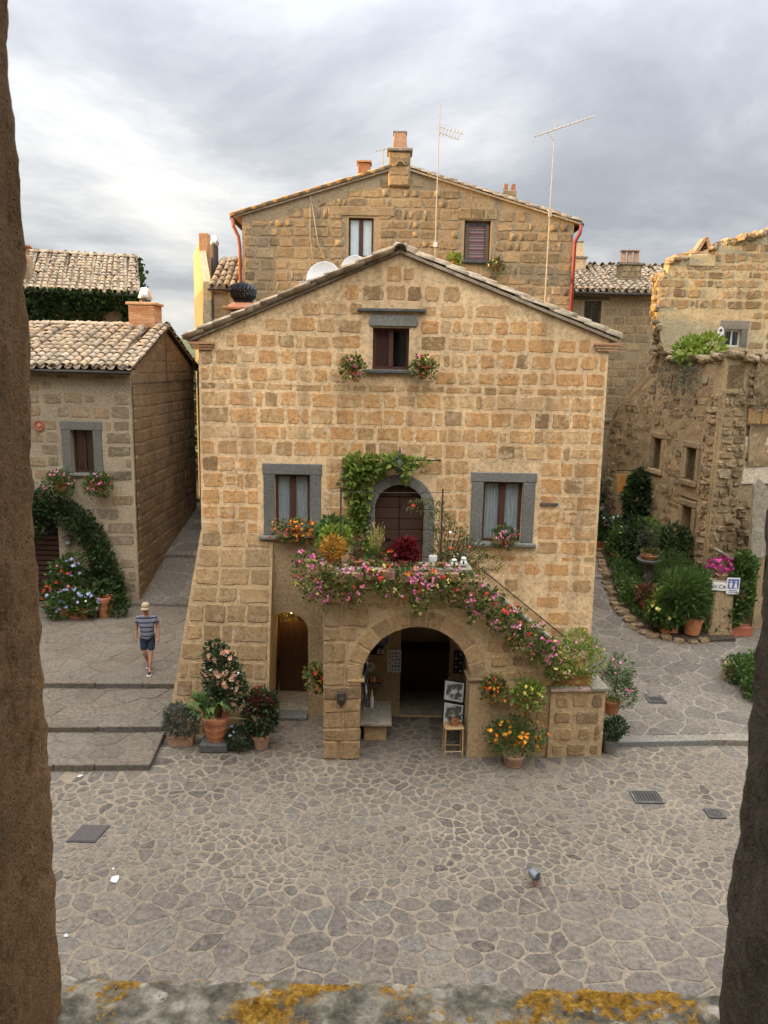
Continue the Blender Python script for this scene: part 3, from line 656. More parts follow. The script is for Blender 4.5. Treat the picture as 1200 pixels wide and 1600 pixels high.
LY = [13.2, 14.5, 16.4, 21.8]
def flagged(name, poly, z0, zf, gap, sx, sy, seed, mat='flag', jm='flag_joint', jit=.42, lim=120):
    xs = [p[0] for p in poly]; ys = [p[1] for p in poly]
    b = B(); n = len(poly); t = B().slab(poly, 0, 1)
    b.add([(x, y, zf(x, y) if z > .5 else z0) for x, y, z in t.v], t.f)
    o = tag(b.build(name, jm), kind='structure')
    if poly and area(poly) and sum(poly[i][0]*poly[(i+1) % n][1]-poly[(i+1) % n][0]*poly[i][1] for i in range(n)) < 0: poly = poly[::-1]
    sd = grid_seeds(min(xs)-sx, max(xs)+sx, min(ys)-sy, max(ys)+sy, sx, sy, jit, seed)
    pave(o, [c for c in voronoi(sd, gap, poly) if area(c[2]) > .01], mat, zf, seed, lim, name='flagstone', cut=.10, h=.010)
    return o
ST = []
ST.append(flagged('step', [(-9.0, 13.10), (-4.31, 13.37), (-4.40, 14.70), (-9.0, 14.50)], -.1, lambda x, y: .12, .008, .75, .5, 21, jit=.49))
ST.append(flagged('step', [(-10, 14.36), (-4.44, 14.68), (-4.62, 16.60), (-11, 16.4)], -.1, lambda x, y: .24, .012, .6, .46, 22, jit=.49))
zf3 = lambda x, y: .36+max(0, y-16.5)*.022
ST.append(flagged('alley', [(-13.5, 16.22), (-3.7, 16.60), (-3.7, 21.85), (-13.5, 21.95)], -.1, zf3, .013, .66, .58, 23, jit=.49))
zf4 = lambda x, y: .57+(y-21.8)*.245
flagged('alley_ramp', [(-7.5, 21.80), (-3.7, 21.86), (-3.7, 24.7), (-7.5, 24.7)], -.1, zf4, .02, .9, .7, 24, 'path', 'path_joint', lim=60)
zf5 = lambda x, y: 1.36+(y-24.6)*.175
flagged('alley_ramp', [(-7.5, 24.6), (-3.7, 24.66), (-3.7, 29.8), (-7.5, 29.8)], -.1, zf5, .02, 1.0, .9, 25, 'path', 'path_joint', lim=60)
zf6 = lambda x, y: 2.36+(y-29.7)*.12
flagged('alley_ramp', [(-9, 29.7), (-3.7, 29.74), (-3.7, 37), (-9, 37)], -.1, zf6, .02, 1.0, 1.0, 26, 'path', 'path_joint', lim=40)
def risers(o, p, q, z, h, n, seed):
    r = random.Random(seed); a, b = Vector(p), Vector(q); e = (b-a).normalized(); ts = sorted([0, 1]+[(i+r.uniform(-.2, .2))/n for i in range(1, n)])
    for i in range(n):
        c, d = a.lerp(b, ts[i])+e*.008, a.lerp(b, ts[i+1])-e*.008; m = (c+d)/2
        B().box((0, 0, 0), ((d-c).length, .24, h)).build('riser_stone', 'flag', o, (m.x, m.y+.07, z-h/2+r.uniform(.004, .014)), (0, 0, math.atan2(e.y, e.x)), bevel=.015)
risers(ST[0], (-9.0, 13.10), (-4.31, 13.37), .125, .2, 5, 1); risers(ST[1], (-10, 14.36), (-4.44, 14.68), .245, .2, 5, 2); risers(ST[2], (-13.5, 16.22), (-3.8, 16.59), .365, .2, 7, 3)
PYs = [14.4, 14.7, 17, 20, 22, 23.05, 23.06, 24, 27, 30, 34]; PZs = [.12, .12, .32, .6, 1.0, 1.23, 1.32, 1.5, 2.1, 2.5, 2.8]
pz = lambda x, y: float(np.interp(y, PYs, PZs))
pth = strip('path', [(4.4, 14.0 if 0 else 13.9, y, 0) if 0 else (4.42, 13.5, y, pz(0, y)) for y in (14.75, 16, 17, 18.5, 20, 22, 23.05, 23.06, 24, 27, 30, 34)], 'path_joint', thick=.6)
sd = grid_seeds(4.2, 10.5, 14.4, 29, .62, .42, .42, 31)
reg = [(4.45, 14.78), (10.5, 15.25), (10.5, 29), (4.45, 29)]
pave(pth, [c for c in voronoi(sd, .026, reg) if area(c[2]) > .012], 'path', pz, 32, 220, name='flagstone', cut=.18, h=.010)
kb = B()
tag(B().slab([(4.45, 14.55), (13.5, 15.3), (13.5, 15.55), (4.45, 14.82)], -.1, .125).build('kerb', 'peperino', bevel=.015), kind='structure')

# ---- iron covers and grates let into the paving
def grate(label, x, y, z, w, d, bars, frame='peperino_dark', skew=0.0, rz=0.0):
    t = thing('drain_grate', label, 'drain grate', (x, y, z), rz, None)
    for k, s_ in ((0, 1.0), (1, .80)):
        b = B(); W_, D_, q = w*s_/2, d*s_/2, .028
        b.bx(-W_, W_, -D_, -D_+q, 0, .02-k*.004); b.bx(-W_, W_, D_-q, D_, 0, .02-k*.004); b.bx(-W_, -W_+q, -D_+q, D_-q, 0, .02-k*.004); b.bx(W_-q, W_, -D_+q, D_-q, 0, .02-k*.004)
        b.build('frame', frame if k == 0 else 'castiron', t)
    B().bx(-w*.36, w*.36, -d*.34, d*.34, 0.0, .008).build('pit', 'castiron_dark', t)
    for i in range(bars):
        u = -w*.33+w*.66*(i+.5)/bars; B().bx(u-w*.022, u+w*.022, -d*.34, d*.34, .008, .016).build('bar', 'castiron', t)
    return t
grate('barred drain grate in a double iron frame in the open square', 4.83, 12.70, .014, .52, .40, 6)
grate('square drain grate set into the right hand path', 6.22, 16.4, pz(0, 16.4)+.012, .40, .46, 5)
def cover(label, pts, z, cat):
    t = thing('manhole_cover', label, cat, (sum(p[0] for p in pts)/4, sum(p[1] for p in pts)/4, z)); c = t.location
    q = [(p[0]-c[0], p[1]-c[1]) for p in pts]; B().slab(q, 0, .02).build('rim', 'castiron', t); B().slab([(a*.9, b*.9) for a, b in q], .02, .024).build('plate', 'castiron', t); return t
cover('plain brown iron manhole cover on the left of the square', [(-4.95, 11.06), (-4.50, 11.06), (-4.42, 11.52), (-4.87, 11.52)], .006, 'manhole cover')
cv2 = cover('small square patterned iron cover near the right window jamb', [(5.70, 12.07), (6.0, 12.07), (6.0, 12.36), (5.70, 12.36)], .006, 'manhole cover')
for a in (.05, .10): B().ring((0, 0, .025), (0, 0, 1), a, .006, 16, 4).build('ring', 'castiron_dark', cv2)

# ================================================================== the building with the camera's window
nb = thing('stone_building', 'rough stone house whose window frames the view, lichen covered sill', 'house', (0, 1.0, 0))
wall_panel(nb, rect(-14, 14, -.2, 12.6), [rect(-.62, .66, 6.45, 9.4)], -.6, 'jamb_grey')
B().bx(-14, 14, -7, .35, 12.6, 12.9).build('roof', 'tile', nb)
B().bx(-14, 14, -7, -6.8, -.2, 12.6).build('rear_wall', 'interior', nb)
for s in (-14, 13.8): B().bx(s, s+.2, -6.8, -.6, -.2, 12.6).build('side_wall', 'interior', nb)
B().bx(-13.8, 13.8, -6.8, -.6, 5.6, 5.8).build('floor', 'interior', nb)
def rough_column(name, prof, z0, z1, mat, parent, amp, seed, nz=90, axis=2):
    r = np.random.default_rng(seed); k = len(prof); v, f = [], []
    def sm(n, w):
        a = r.normal(size=n+4*w); q = np.exp(-np.linspace(-2, 2, 4*w+1)**2); return np.convolve(a, q/q.sum(), 'same')[2*w:2*w+n]
    offs = [amp*(1.6*sm(nz, 9)+.9*sm(nz, 3)+.45*sm(nz, 1)) for _ in range(k)]
    for i in range(nz):
        z = z0+(z1-z0)*i/(nz-1)
        for j, (x, y, nx, ny) in enumerate(prof):
            o = offs[j][i]; p = (x+nx*o, y+ny*o, z); v.append(p if axis == 2 else (z, p[0], p[1]))
    for i in range(nz-1):
        for j in range(k-1): f.append([i*k+j, i*k+j+1, (i+1)*k+j+1, (i+1)*k+j])
    o = link(name, make_mesh(name, v, f, mat, True), parent); return o
def jamb(xl_top, xl_bot, side, mat, seed):
    # profile from inside the reveal round the outer corner
    pr = []
    for t in np.linspace(0, 1, 22): pr.append((-side*.03*(1-t), -.62+.58*t, -side, 0))
    for t in np.linspace(0, math.pi/2, 6)[1:]: pr.append((side*.045*(1-math.cos(t)), -.04+.045*math.sin(t), -side*math.cos(t), math.sin(t)))
    pr += [(side*.1, .006, 0, 1), (side*.25, .006, 0, 1)]
    o = rough_column('jamb', pr, 6.45, 9.4, mat, nb, .0055, seed, 260)
    # lean of the old jamb
    me = o.data; co = np.empty(len(me.vertices)*3, np.float32); me.vertices.foreach_get('co', co); co = co.reshape(-1, 3)
    co[:, 0] += xl_bot+(xl_top-xl_bot)*(co[:, 2]-6.53)/(8.17-6.53); me.vertices.foreach_set('co', co.ravel()); me.update()
    return o
jamb(-.438, -.458, -1, 'jamb', 3)
jamb(.492, .504, 1, 'jamb_grey', 5)
prs = [(-.65, -.05, 0, 1)]+[(-.6+.62*t, 0.0-.012*t*t, 0, 1) for t in np.linspace(0, 1, 46)]+[(.045*math.sin(t)+.02, -.012-.045*(1-math.cos(t)), math.sin(t), math.cos(t)) for t in np.linspace(0, math.pi/2, 6)[1:]]+[(.065, -.15, 1, 0), (0, -.16, 0, -1)]
so = rough_column('sill', prs, -.62, .66, 'sill', nb, .0050, 8, 260, axis=0); so.location = (0, 0, 6.573); so.rotation_euler = (0, R(.35), 0)
# unseen house added left of the picture to keep low sun off the square
lb = thing('stone_building', 'tall unseen stone house added on the far left to shade the square', 'house', (-15, 8, 0))
B().bx(-5, 0, -12, 13.2, -.2, 11.4).build('wall', 'tufa_back', lb)
B().add([(-5.3, -12, 11.4), (.4, -12, 11.4), (-2.5, -12, 13.0), (-5.3, 13.5, 11.4), (.4, 13.5, 11.4), (-2.5, 13.5, 13.0)], [[0, 1, 2], [3, 5, 4], [0, 3, 4, 1], [1, 4, 5, 2], [2, 5, 3, 0]]).build('roof', 'tile', lb)

# ================================================================== the main house
YW = 15.8
mh = thing('gabled_house', 'large gabled tufa house with flowering balcony over an arch', 'house', (0, YW, 0))
WT, WL, WRt, WD = (-.29, .44, 7.50, 8.32), (-2.28, -1.55, 4.03, 5.32), (2.06, 2.88, 3.97, 5.25), (-.19, .84)
door_hole = arch_hole(-.19, .84, 3.0, 4.64, .52)
low_hole = arch_hole(-2.50, -1.58, .012, 1.92, .44)
shop_hole = rect(.42, 1.52, .012, 2.45)
front = [(-3.86, -.1), (4.52, -.1), (4.45, 8.165), (.22, 9.735), (-3.79, 8.035)]
fw_ = wall_panel(mh, front, [rect(*WT), rect(*WL), rect(*WRt), door_hole, low_hole, shop_hole], .5, 'mortar', 'front_wall')
def grow(h, d): return rect(h[0]-d, h[1]+d, h[2]-d*.5, h[3]+d)
hs = [rect(WT[0]-.16, WT[1]+.16, WT[2]-.12, 8.72), rect(-2.56, -1.28, 3.9, 5.56), rect(1.80, 3.16, 3.86, 5.46), arch_hole(-.42, 1.07, 3.0, 4.66, .76)]
low_cut = 3.72
s_hi = courses([(-3.84, low_cut), (4.49, low_cut), (4.45, 7.2), (-3.80, 7.2)], hs, (.30, .37), (.28, .60), .028, 3, pad=.05, small=.14)
s_ga = courses([(-3.79, 7.2), (4.45, 7.2), (4.45, 8.05), (.22, 9.66), (-3.79, 7.95)], hs, (.27, .38), (.28, .60), .036, 9, pad=.05, skip=.0, small=.18)
lay(fw_, s_hi, 'tufa', .009, 1.1, 5, 300)
lay(fw_, s_ga, 'tufa', .011, 1.45, 6, 300)
s_lo = courses([(1.75, .1), (4.50, .1), (4.49, low_cut), (1.0, low_cut)], [rect(0, 2.2, 0, 3.0)], (.30, .38), (.30, .6), .055, 12, skip=.22)
lay(fw_, s_lo, 'tufa', .006, 1.3, 8, 60)
# smoothed plaster between the buttress and the arch
pl_ = B().prism([(-2.33, 0), (-.9, 0), (-.9, 3.86), (-2.33, 3.90)], -.022, -.001, [low_hole]).build('plaster_patch', 'plaster_low', mh)
pl2 = B().prism([(-.35, 0.02), (1.75, 0.02), (1.75, 2.95), (-.35, 2.95)], -.02, -.001, [shop_hole]).build('plaster_patch', 'plaster_low', mh)
# side and rear walls, floors
for x, rz_, L_ in ((-3.86, -90, 8.2), (4.50, 90, 8.2)):
    o = wall_panel(mh, rect(0, L_-.5, -.1, 7.93), [], .4, 'mortar', 'side_wall', (x, (L_ if rz_ < 0 else .5), 0), R(rz_))
    lay(o, courses(rect(0, L_-.5, .2, 7.9), [], (.31, .38), (.32, .7), .05, 40+int(rz_)), 'tufa', .015, 1.2, 9, 40)
wall_panel(mh, [(-3.8, -.1), (4.45, -.1), (4.45, 7.95), (.22, 9.6), (-3.8, 7.9)], [], .3, 'mortar', 'rear_wall', (0, 8.2, 0))
B().bx(-3.4, 4.05, .5, 8.2, 2.8, 3.0).build('upper_floor', 'interior', mh); B().bx(-3.4, 4.05, .5, 8.2, 6.3, 6.5).build('attic_floor', 'interior', mh)
B().bx(-3.4, 4.05, .06, 8.2, .005, .034).build('ground_floor', 'coping', mh)
B().bx(-.9, -.75, .5, 8.2, .04, 2.8).build('partition', 'room', mh)
B().bx(-3.4, -.9, 3.2, 3.3, .04, 2.8).build('partition', 'room', mh)
B().bx(-.75, 4.05, 2.0, 2.1, .04, 2.8).build('partition', 'room', mh)
# buttress
bt = B().prism([(-4.46, -.3), (-2.32, -.3), (-2.32, 4.25), (-3.84, 4.25)], 0, 1.05).build('buttress', 'mortar_low', mh, (0, -1.0, 0), (R(-14), 0, 0))
lay(bt, courses([(-4.42, 0), (-2.34, 0), (-2.34, 4.22), (-3.84, 4.22)], [], (.34, .44), (.36, .72), .03, 17, pad=.03), 'tufa_low', .016, .9, 3, 90)
# roof
def slope(parent, rz_, ex, ez, rx_, rzz, y0, y1, seed, name='roof', verge=True, **kw):
    run = abs(rx_-ex); pitch = math.atan2(rzz-ez, run); S = math.hypot(run, rzz-ez); L = y1-y0
    loc = (ex, y1 if rz_ < 0 else y0, ez)
    rf = tiled_roof(parent, loc, R(rz_), pitch, L, S, objects=False, seed=seed, name=name, slab='tile', **kw)
    me = tile_mesh('tile', .46, .085, .07)[2]; r = random.Random(seed); fx = L-.07 if rz_ < 0 else .07
    n = int(S/.36)
    for j in range(n+1):
        link('verge_tile', me, rf, (fx+r.uniform(-.02, .02), -.07+j*S/(n+.6), .045+r.uniform(-.006, .01)), (-R(2)+r.uniform(-.02, .02), r.uniform(-.12, .12), r.uniform(-.06, .06)))
        link('verge_slate', make_mesh('verge_slate', *verge_box(r), 'tile', False), rf, (fx, j*S/(n+.6)+.15, -.005), (0, 0, r.uniform(-.04, .04)))
    return rf
def verge_box(r):
    w, l, h = .14, r.uniform(.36, .42), r.uniform(.03, .042); b = B().box((0, 0, 0), (w, l, h)); return b.v, b.f
slope(mh, -90, -3.97, 8.025, .22, 9.80, -.06, 8.4, 2)
slope(mh, 90, 4.60, 8.175, .22, 9.80, -.06, 8.4, 3)
rid = tile_mesh('tile', .46, .13, .11)[2]
for j in range(22): link('ridge_tile', rid, mh, (.22+rng.uniform(-.01, .01), -.24+j*.385, 9.80), (-R(1.5), 0, rng.uniform(-.04, .04)))
for s_, cx, z in ((-1, -3.72, 7.82), (1, 4.40, 7.94)):
    for k in range(3): B().bx(cx-(.20+.03*k), cx+(.20+.03*k), -.06-.02*k, -.001, z+.052*k, z+.047+.052*k).build('corbel_brick', 'brick', mh, bevel=.006)
# windows
w_ = window(mh, *WT, wood_='wood_win', curtain=None, sill=True, rec=.14, mull=.10, sillw=.16)
B().bx(WT[0]+.055, .015, .175, .20, WT[2]+.055, WT[3]-.055).build('shutter', 'wood_win', w_)
B().bx(.13, WT[1]-.055, .40, .42, WT[2], WT[3]).build('shutter', 'black_cloth_and_shade', w_)  # near-black sheet painting the shade of the open half, not a real shutter
B().add([(-.36, -.045, 8.34), (.58, -.045, 8.34), (.62, -.045, 8.44), (.55, -.045, 8.57), (-.32, -.045, 8.57), (-.37, -.045, 8.46), (-.36, .10, 8.34), (.58, .10, 8.34), (.62, .10, 8.44), (.55, .10, 8.57), (-.32, .10, 8.57), (-.37, .10, 8.46)], [[0, 1, 2, 3, 4, 5], [6, 11, 10, 9, 8, 7]]+[[i, (i+1) % 6, 6+(i+1) % 6, 6+i] for i in range(6)]).build('lintel', 'peperino', w_, bevel=.02)
B().bx(-.60, .76, -.10, .05, 8.63, 8.69).build('drip_ledge', 'peperino_dark', w_, bevel=.01)
window(mh, *WL, wood_='wood_win', curtain='curtain', fw=.23, rec=.13, mull=.13, sillw=.09, lint=.23)
window(mh, *WRt, wood_='wood_win', curtain='curtain', fw=.25, rec=.13, mull=.13, sillw=.07, lint=.2)
for q in (WL, WRt): backing(mh, q[0], q[1], q[2], q[3], .72, 'interior')
backing(mh, *WT, .8, 'black_cloth_and_shade')
B().bx(3.24, 3.62, -.035, .05, 4.78, 4.83).build('drip_slate', 'peperino_dark', mh)
# balcony door
dr = B().prism(arch_hole(-.19, .84, 3.0, 4.64, .52), .20, .26).build('door', 'wood_dark', mh)
zc = 3.0
while zc < 5.13:
    h_ = .235; z1 = min(zc+h_-.012, 5.14)
    def half(z): return .515 if z <= 4.64 else .515*math.sqrt(max(0, 1-((z-4.64)/.52)**2))
    a0, a1 = half(zc), half(z1)
    for s in (-1, 1):
        p = [(.325+s*.008, zc), (.325+s*a0, zc), (.325+s*max(a1, .03), z1), (.325+s*.008, z1)]
        B().prism(p, .155+rng.uniform(0, .012), .199).build('board', 'wood_dark', dr, bevel=.01)
    zc += h_
for s in (-1, 1): B().bx(.325+s*.25-.07, .325+s*.25+.07, .13, .15, 3.95, 3.99).build('handle', 'black', dr)
def voussoirs(parent, cx, zs, ri, ro, rise_k, n, y0, y1, mat, name='voussoir', a0=0, a1=math.pi, gap=.012):
    for i in range(n):
        t0, t1 = a0+(a1-a0)*i/n+gap, a0+(a1-a0)*(i+1)/n-gap; ts = [t0, (t0+t1)/2, t1]
        p = [(cx+ri*math.cos(t), zs+ri*rise_k*math.sin(t)) for t in ts]+[(cx+ro*math.cos(t), zs+ro*rise_k*math.sin(t)) for t in reversed(ts)]
        B().prism(p, y0+rng.uniform(-.006, .006), y1).build(name, mat, parent, bevel=.01)
voussoirs(dr, .325, 4.64, .517, .735, 1.0, 5, -.04, .15, 'peperino')
for s in (-1, 1):
    for k, (za, zb) in enumerate(((3.0, 3.62), (3.63, 4.20), (4.21, 4.635))): B().bx(.325+min(s*.517, s*.735), .325+max(s*.517, s*.735), -.04+rng.uniform(-.004, .004), .15, za, zb).build('jamb', 'peperino', dr, bevel=.012)
B().prism(arch_hole(-.19, .84, 3.0, 4.64, .52), .30, .34).build('backing', 'black_cloth_and_shade', dr)
# low arched shop door on the left: open, with a lit lamp inside
ld = B().bx(-2.50, -2.44, .16, .30, .05, 2.35).bx(-2.44, -2.40, .30, 1.1, .05, 2.2).build('door', 'wood_shop', mh)
B().bx(-2.40, -2.385, .5, .9, .9, 1.2).build('handle', 'black', ld)
B().bx(-2.5, -1.58, -.28, .12, 0.004, .07).build('threshold', 'peperino', mh, bevel=.012)
B().bx(-2.36, -1.62, 1.2, 1.25, .05, 1.75).build('inner_door', 'wood_shop', mh)

# ---- the arch, balcony and stair in front; their face is turned a little
PO, PA = (-1.05, 13.86-YW, 0), R(4)
def pt(u, d, z): return (PO[0]+u*math.cos(PA)-d*math.sin(PA), PO[1]+YW+u*math.sin(PA)+d*math.cos(PA), z)    # world point
arch_out = [(-.03, -.05), (.655, -.05), (.675, 1.62)]+[p for p in reversed(arch_pts(.675, 2.79, 1.64, 1.07, 20))]+[(2.79, 1.62), (2.78, -.05), (4.46, -.05), (4.42, 2.30), (2.72, 3.66), (2.70, 3.76), (-.07, 3.76)]
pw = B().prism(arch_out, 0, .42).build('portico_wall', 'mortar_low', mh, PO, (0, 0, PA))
# pillar blocks
zc = 0; r = random.Random(77)
while zc < 3.6:
    h_ = r.choice((.26, .34, .40, .46)); x0_ = -.06
    xr = .69 if zc < 1.6 else None
    if xr is None:
        t = min(1, max(0, (zc-1.64)/1.40)); xr = min(1.1, 1.7325-1.40*math.sqrt(max(0.0, 1-t*t)))
    cut = r.uniform(.35, .62)*(xr-x0_)+x0_ if r.random() < .62 else None
    q = [(x0_, xr)] if cut is None else [(x0_, cut), (cut, xr)]
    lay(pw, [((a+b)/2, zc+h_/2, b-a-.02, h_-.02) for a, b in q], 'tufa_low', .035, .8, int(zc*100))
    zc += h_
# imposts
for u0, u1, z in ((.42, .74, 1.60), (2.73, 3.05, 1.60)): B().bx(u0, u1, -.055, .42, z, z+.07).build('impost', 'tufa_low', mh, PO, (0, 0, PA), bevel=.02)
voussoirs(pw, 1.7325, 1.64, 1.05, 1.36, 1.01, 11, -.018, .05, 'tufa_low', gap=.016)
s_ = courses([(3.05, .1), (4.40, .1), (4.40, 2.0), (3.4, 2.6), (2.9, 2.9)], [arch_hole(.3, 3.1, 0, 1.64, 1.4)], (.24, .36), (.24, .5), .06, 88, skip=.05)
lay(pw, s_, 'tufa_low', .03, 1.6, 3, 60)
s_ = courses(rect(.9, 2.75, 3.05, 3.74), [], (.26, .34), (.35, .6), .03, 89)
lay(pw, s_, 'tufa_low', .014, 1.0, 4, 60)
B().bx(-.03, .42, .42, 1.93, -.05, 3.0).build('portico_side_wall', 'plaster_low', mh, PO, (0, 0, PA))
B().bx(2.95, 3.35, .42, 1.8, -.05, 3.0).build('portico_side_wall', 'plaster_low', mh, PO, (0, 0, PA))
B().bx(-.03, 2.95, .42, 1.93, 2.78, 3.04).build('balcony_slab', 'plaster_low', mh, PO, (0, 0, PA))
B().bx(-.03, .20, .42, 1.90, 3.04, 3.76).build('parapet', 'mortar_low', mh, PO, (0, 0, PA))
cp = B().bx(-.13, 1.26, -.085, .46, 3.762, 3.87).build('coping', 'coping', mh, PO, (0, 0, PA), bevel=.02); B().bx(1.265, 2.74, -.08, .46, 3.762, 3.862).build('coping', 'coping', mh, PO, (0, 0, PA), bevel=.02)
B().bx(-.13, .22, .465, 1.90, 3.762, 3.865).build('coping', 'coping', mh, PO, (0, 0, PA), bevel=.02)
# sloping coping of the stair
ang = math.atan2(2.30-3.66, 4.42-2.72); ln = math.hypot(1.36, 1.70)
sc_ = B().bx(0, ln*1.02, -.03, .34, .0, .075).build('stair_coping', 'coping', mh, tuple(Vector(PO)+Matrix.Rotation(PA, 3, 'Z') @ Vector((2.73, 0, 3.665))), (0, 0, 0), bevel=.015)
sc_.rotation_euler = (Matrix.Rotation(PA, 3, 'Z') @ Matrix.Rotation(-ang, 3, 'Y')).to_euler()
for i in range(9):
    u0 = 2.95+i*.205; zt = 3.04-(i+1)*.19
    B().bx(u0, u0+.215, .42, 1.85, 0, zt).build('stair_step', 'coping', mh, PO, (0, 0, PA))
# low end block with planting on top
eb = B().prism(rect(4.38, 5.47, -.05, 1.40), -.06, .55).build('stair_end_block', 'mortar_low', mh, PO, (0, 0, PA))
o = lay(eb, [(u, z, w*.92, h) for u, z, w, h in courses(rect(4.41, 5.45, .03, 1.38), [], (.28, .42), (.26, .5), .05, 91)], 'tufa_low', .02, 1.7, 5, 60)
for c in eb.children: c.location.y = -.06
B().bx(4.36, 5.16, -.12, .58, 1.402, 1.46).build('coping', 'pink_coping', mh, PO, (0, 0, PA), bevel=.012); B().bx(5.165, 5.52, -.12, .58, 1.402, 1.47).build('coping', 'coping', mh, PO, (0, 0, PA), bevel=.012)
# handrail of the stair on the house wall
hr = B().tube([(2.05, -.07, 3.42), (3.95, -.07, 1.92)], .014).build('handrail', 'rust', mh)
for t in (.08, .4, .72, .97): B().tube([(2.05+1.9*t, -.07, 3.42-1.5*t), (2.05+1.9*t, .02, 3.42-1.5*t-.03)], .012).build('bracket', 'rust', hr)
# iron posts and wires over the balcony
rl = thing('iron_trellis', 'thin iron posts and wires standing over the balcony parapet', 'trellis', pt(0, .2, 3.87), PA)
for u in (.26, 2.16):
    B().tube([(u, 0, 0), (u, 0, 1.46)], .016).build('post', 'rust', rl)
B().tube([(.16, 0, 1.40), (1.2, 0, 1.375), (2.30, 0, 1.39)], .006).build('wire', 'rust', rl)
B().tube([(.26, 0, 1.42), (.30, .8, 1.6), (.34, 1.7, 1.75)], .005).build('wire', 'rust', rl)
bar = thing('iron_bar', 'horizontal iron bar fixed to the wall right of the lantern', 'bar', (0.25, YW, 5.70))
B().tube([(0, -.22, -.02), (.86, -.18, 0)], .014).build('rod', 'rust', bar); B().lathe([(.01, -.03), (.035, -.015), (.035, .015), (.01, .03)], 10, (.86, -.18, .0)).build('knob', 'rust', bar); B().tube([(.80, -.18, 0), (.80, 0, .02)], .012).build('stay', 'rust', bar)

# lanterns
def lantern(label, loc, s=1.0):
    t = thing('wall_lantern', label, 'lantern', loc)
    B().tube([(0, .24*s, .42*s), (0, .05*s, .46*s), (0, 0, .36*s)], .012*s).build('bracket', 'black', t)
    B().lathe([(.02*s, .40*s), (.03*s, .35*s), (.06*s, .31*s), (.13*s, .26*s), (.135*s, .25*s)], 6).build('cap', 'castiron', t)
    B().lathe([(.06*s, -.01*s), (.115*s, .24*s)], 6).build('glass', 'lamp_glass', t)
    for k in range(6):
        a = math.pi*k/3; B().tube([(.062*s*math.cos(a), .062*s*math.sin(a), -.01*s), (.118*s*math.cos(a), .118*s*math.sin(a), .25*s)], .006*s, 4).build('bar', 'castiron', t)
    B().lathe([(.02*s, -.05*s), (.068*s, -.02*s), (.068*s, -.005*s)], 6).build('base', 'castiron', t); return t
lantern('glass street lantern hanging over the arched balcony door', (.30, YW-.25, 5.50))

# ================================================================== house on the left
lh = thing('stone_cottage', 'small left hand stone house with grey framed window and creeper round its door', 'house', (-7.2, 21.9, .4))
def L(x, z): return x+7.2, z-.4
lwin = (L(-8.96, 0)[0], L(-8.33, 0)[0], 4.40-.4, 5.64-.4); ldoor = rect(-3.25, -2.28, 0.05, 3.15)
lf = wall_panel(lh, rect(-5.2, 0, -.3, 6.95), [rect(*lwin), ldoor], .45, 'mortar_left', 'front_wall')
lay(lf, courses(rect(-5.2, 0, .1, 6.8), [rect(lwin[0]-.3, lwin[1]+.3, lwin[2]-.15, lwin[3]+.26), rect(-3.4, -1.6, 0, 3.5)], (.32, .42), (.36, .85), .05, 61, skip=.16), 'tufa_left', .016, 1.5, 3, 200)
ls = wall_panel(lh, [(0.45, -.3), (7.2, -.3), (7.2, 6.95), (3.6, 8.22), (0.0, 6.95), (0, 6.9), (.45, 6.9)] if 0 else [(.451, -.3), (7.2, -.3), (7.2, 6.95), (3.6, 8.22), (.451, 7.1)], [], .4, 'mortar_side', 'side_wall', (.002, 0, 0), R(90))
lay(ls, courses([(.02, .3), (7.18, .3), (7.18, 6.9), (3.6, 8.1), (.02, 6.9)], [], (.30, .38), (.36, .75), .028, 62), 'tufa_side_shaded', .016, 1.1, 4, 300)
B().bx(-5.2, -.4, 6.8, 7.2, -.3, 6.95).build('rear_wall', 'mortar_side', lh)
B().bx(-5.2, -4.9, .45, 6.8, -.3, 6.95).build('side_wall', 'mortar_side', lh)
tiled_roof(lh, (-5.0, -.32, 6.96), 0, math.atan2(1.36, 3.95), 5.12, 4.17, seed=5, step=.255, expo=.345, sc=1.04, skip=lambda x, y: x < .6)
rr_ = tiled_roof(lh, (.12, 7.55, 6.96), R(180), math.atan2(1.36, 3.95), 5.12, 4.17, objects=False, seed=6)
for j in range(9): link('ridge_tile', rid, lh, (-.05-j*.40-.4, 3.63, 8.34), (0, 0, R(-90)+rng.uniform(-.04, .04)))
for i in range(10):
    t = i/9.6; link('verge_tile', tile_mesh('tile', .46, .085, .07)[2], lh, (.10, -.32+3.9*t, 7.0+1.36*t+.02), (math.atan2(1.36, 3.95)-R(2), rng.uniform(-.1, .1), rng.uniform(-.05, .05)))
    link('verge_tile', tile_mesh('tile', .46, .085, .07)[2], lh, (.10, 7.55-3.9*t, 7.0+1.36*t+.02), (math.atan2(1.36, 3.95)-R(2), rng.uniform(-.1, .1), R(180)+rng.uniform(-.05, .05)))
B().tube([(-5.2, -.36, 6.90), (.12, -.36, 6.87)], .055, 8).build('gutter', 'gutter', lh, smooth=True)
B().tube([(.05, -.02, 6.55), (.05, 3.0, 6.58), (.05, 7.1, 6.62)], .012).build('cable', 'gutter', lh); B().tube([(.05, .02, 6.5), (.05, .02, 3.0), (.05, .02, 2.0)], .012).build('cable', 'gutter', lh); B().tube([(.05, 3.55, 8.1), (.05, 3.5, 6.58)], .012).build('cable', 'gutter', lh)
window(lh, *lwin, wood_='wood_left', curtain=None, fw=.26, rec=.20, mull=.06, lint=.25, sillw=.02)
for a, c in ((lwin[0]+.055, lwin[0]+.27), (lwin[0]+.36, lwin[1]-.055)): B().bx(a, c, .25, .27, lwin[2]+.05, lwin[3]-.05).build('shutter', 'wood_left', lh)
backing(lh, *lwin, .6, 'black_cloth_and_shade')
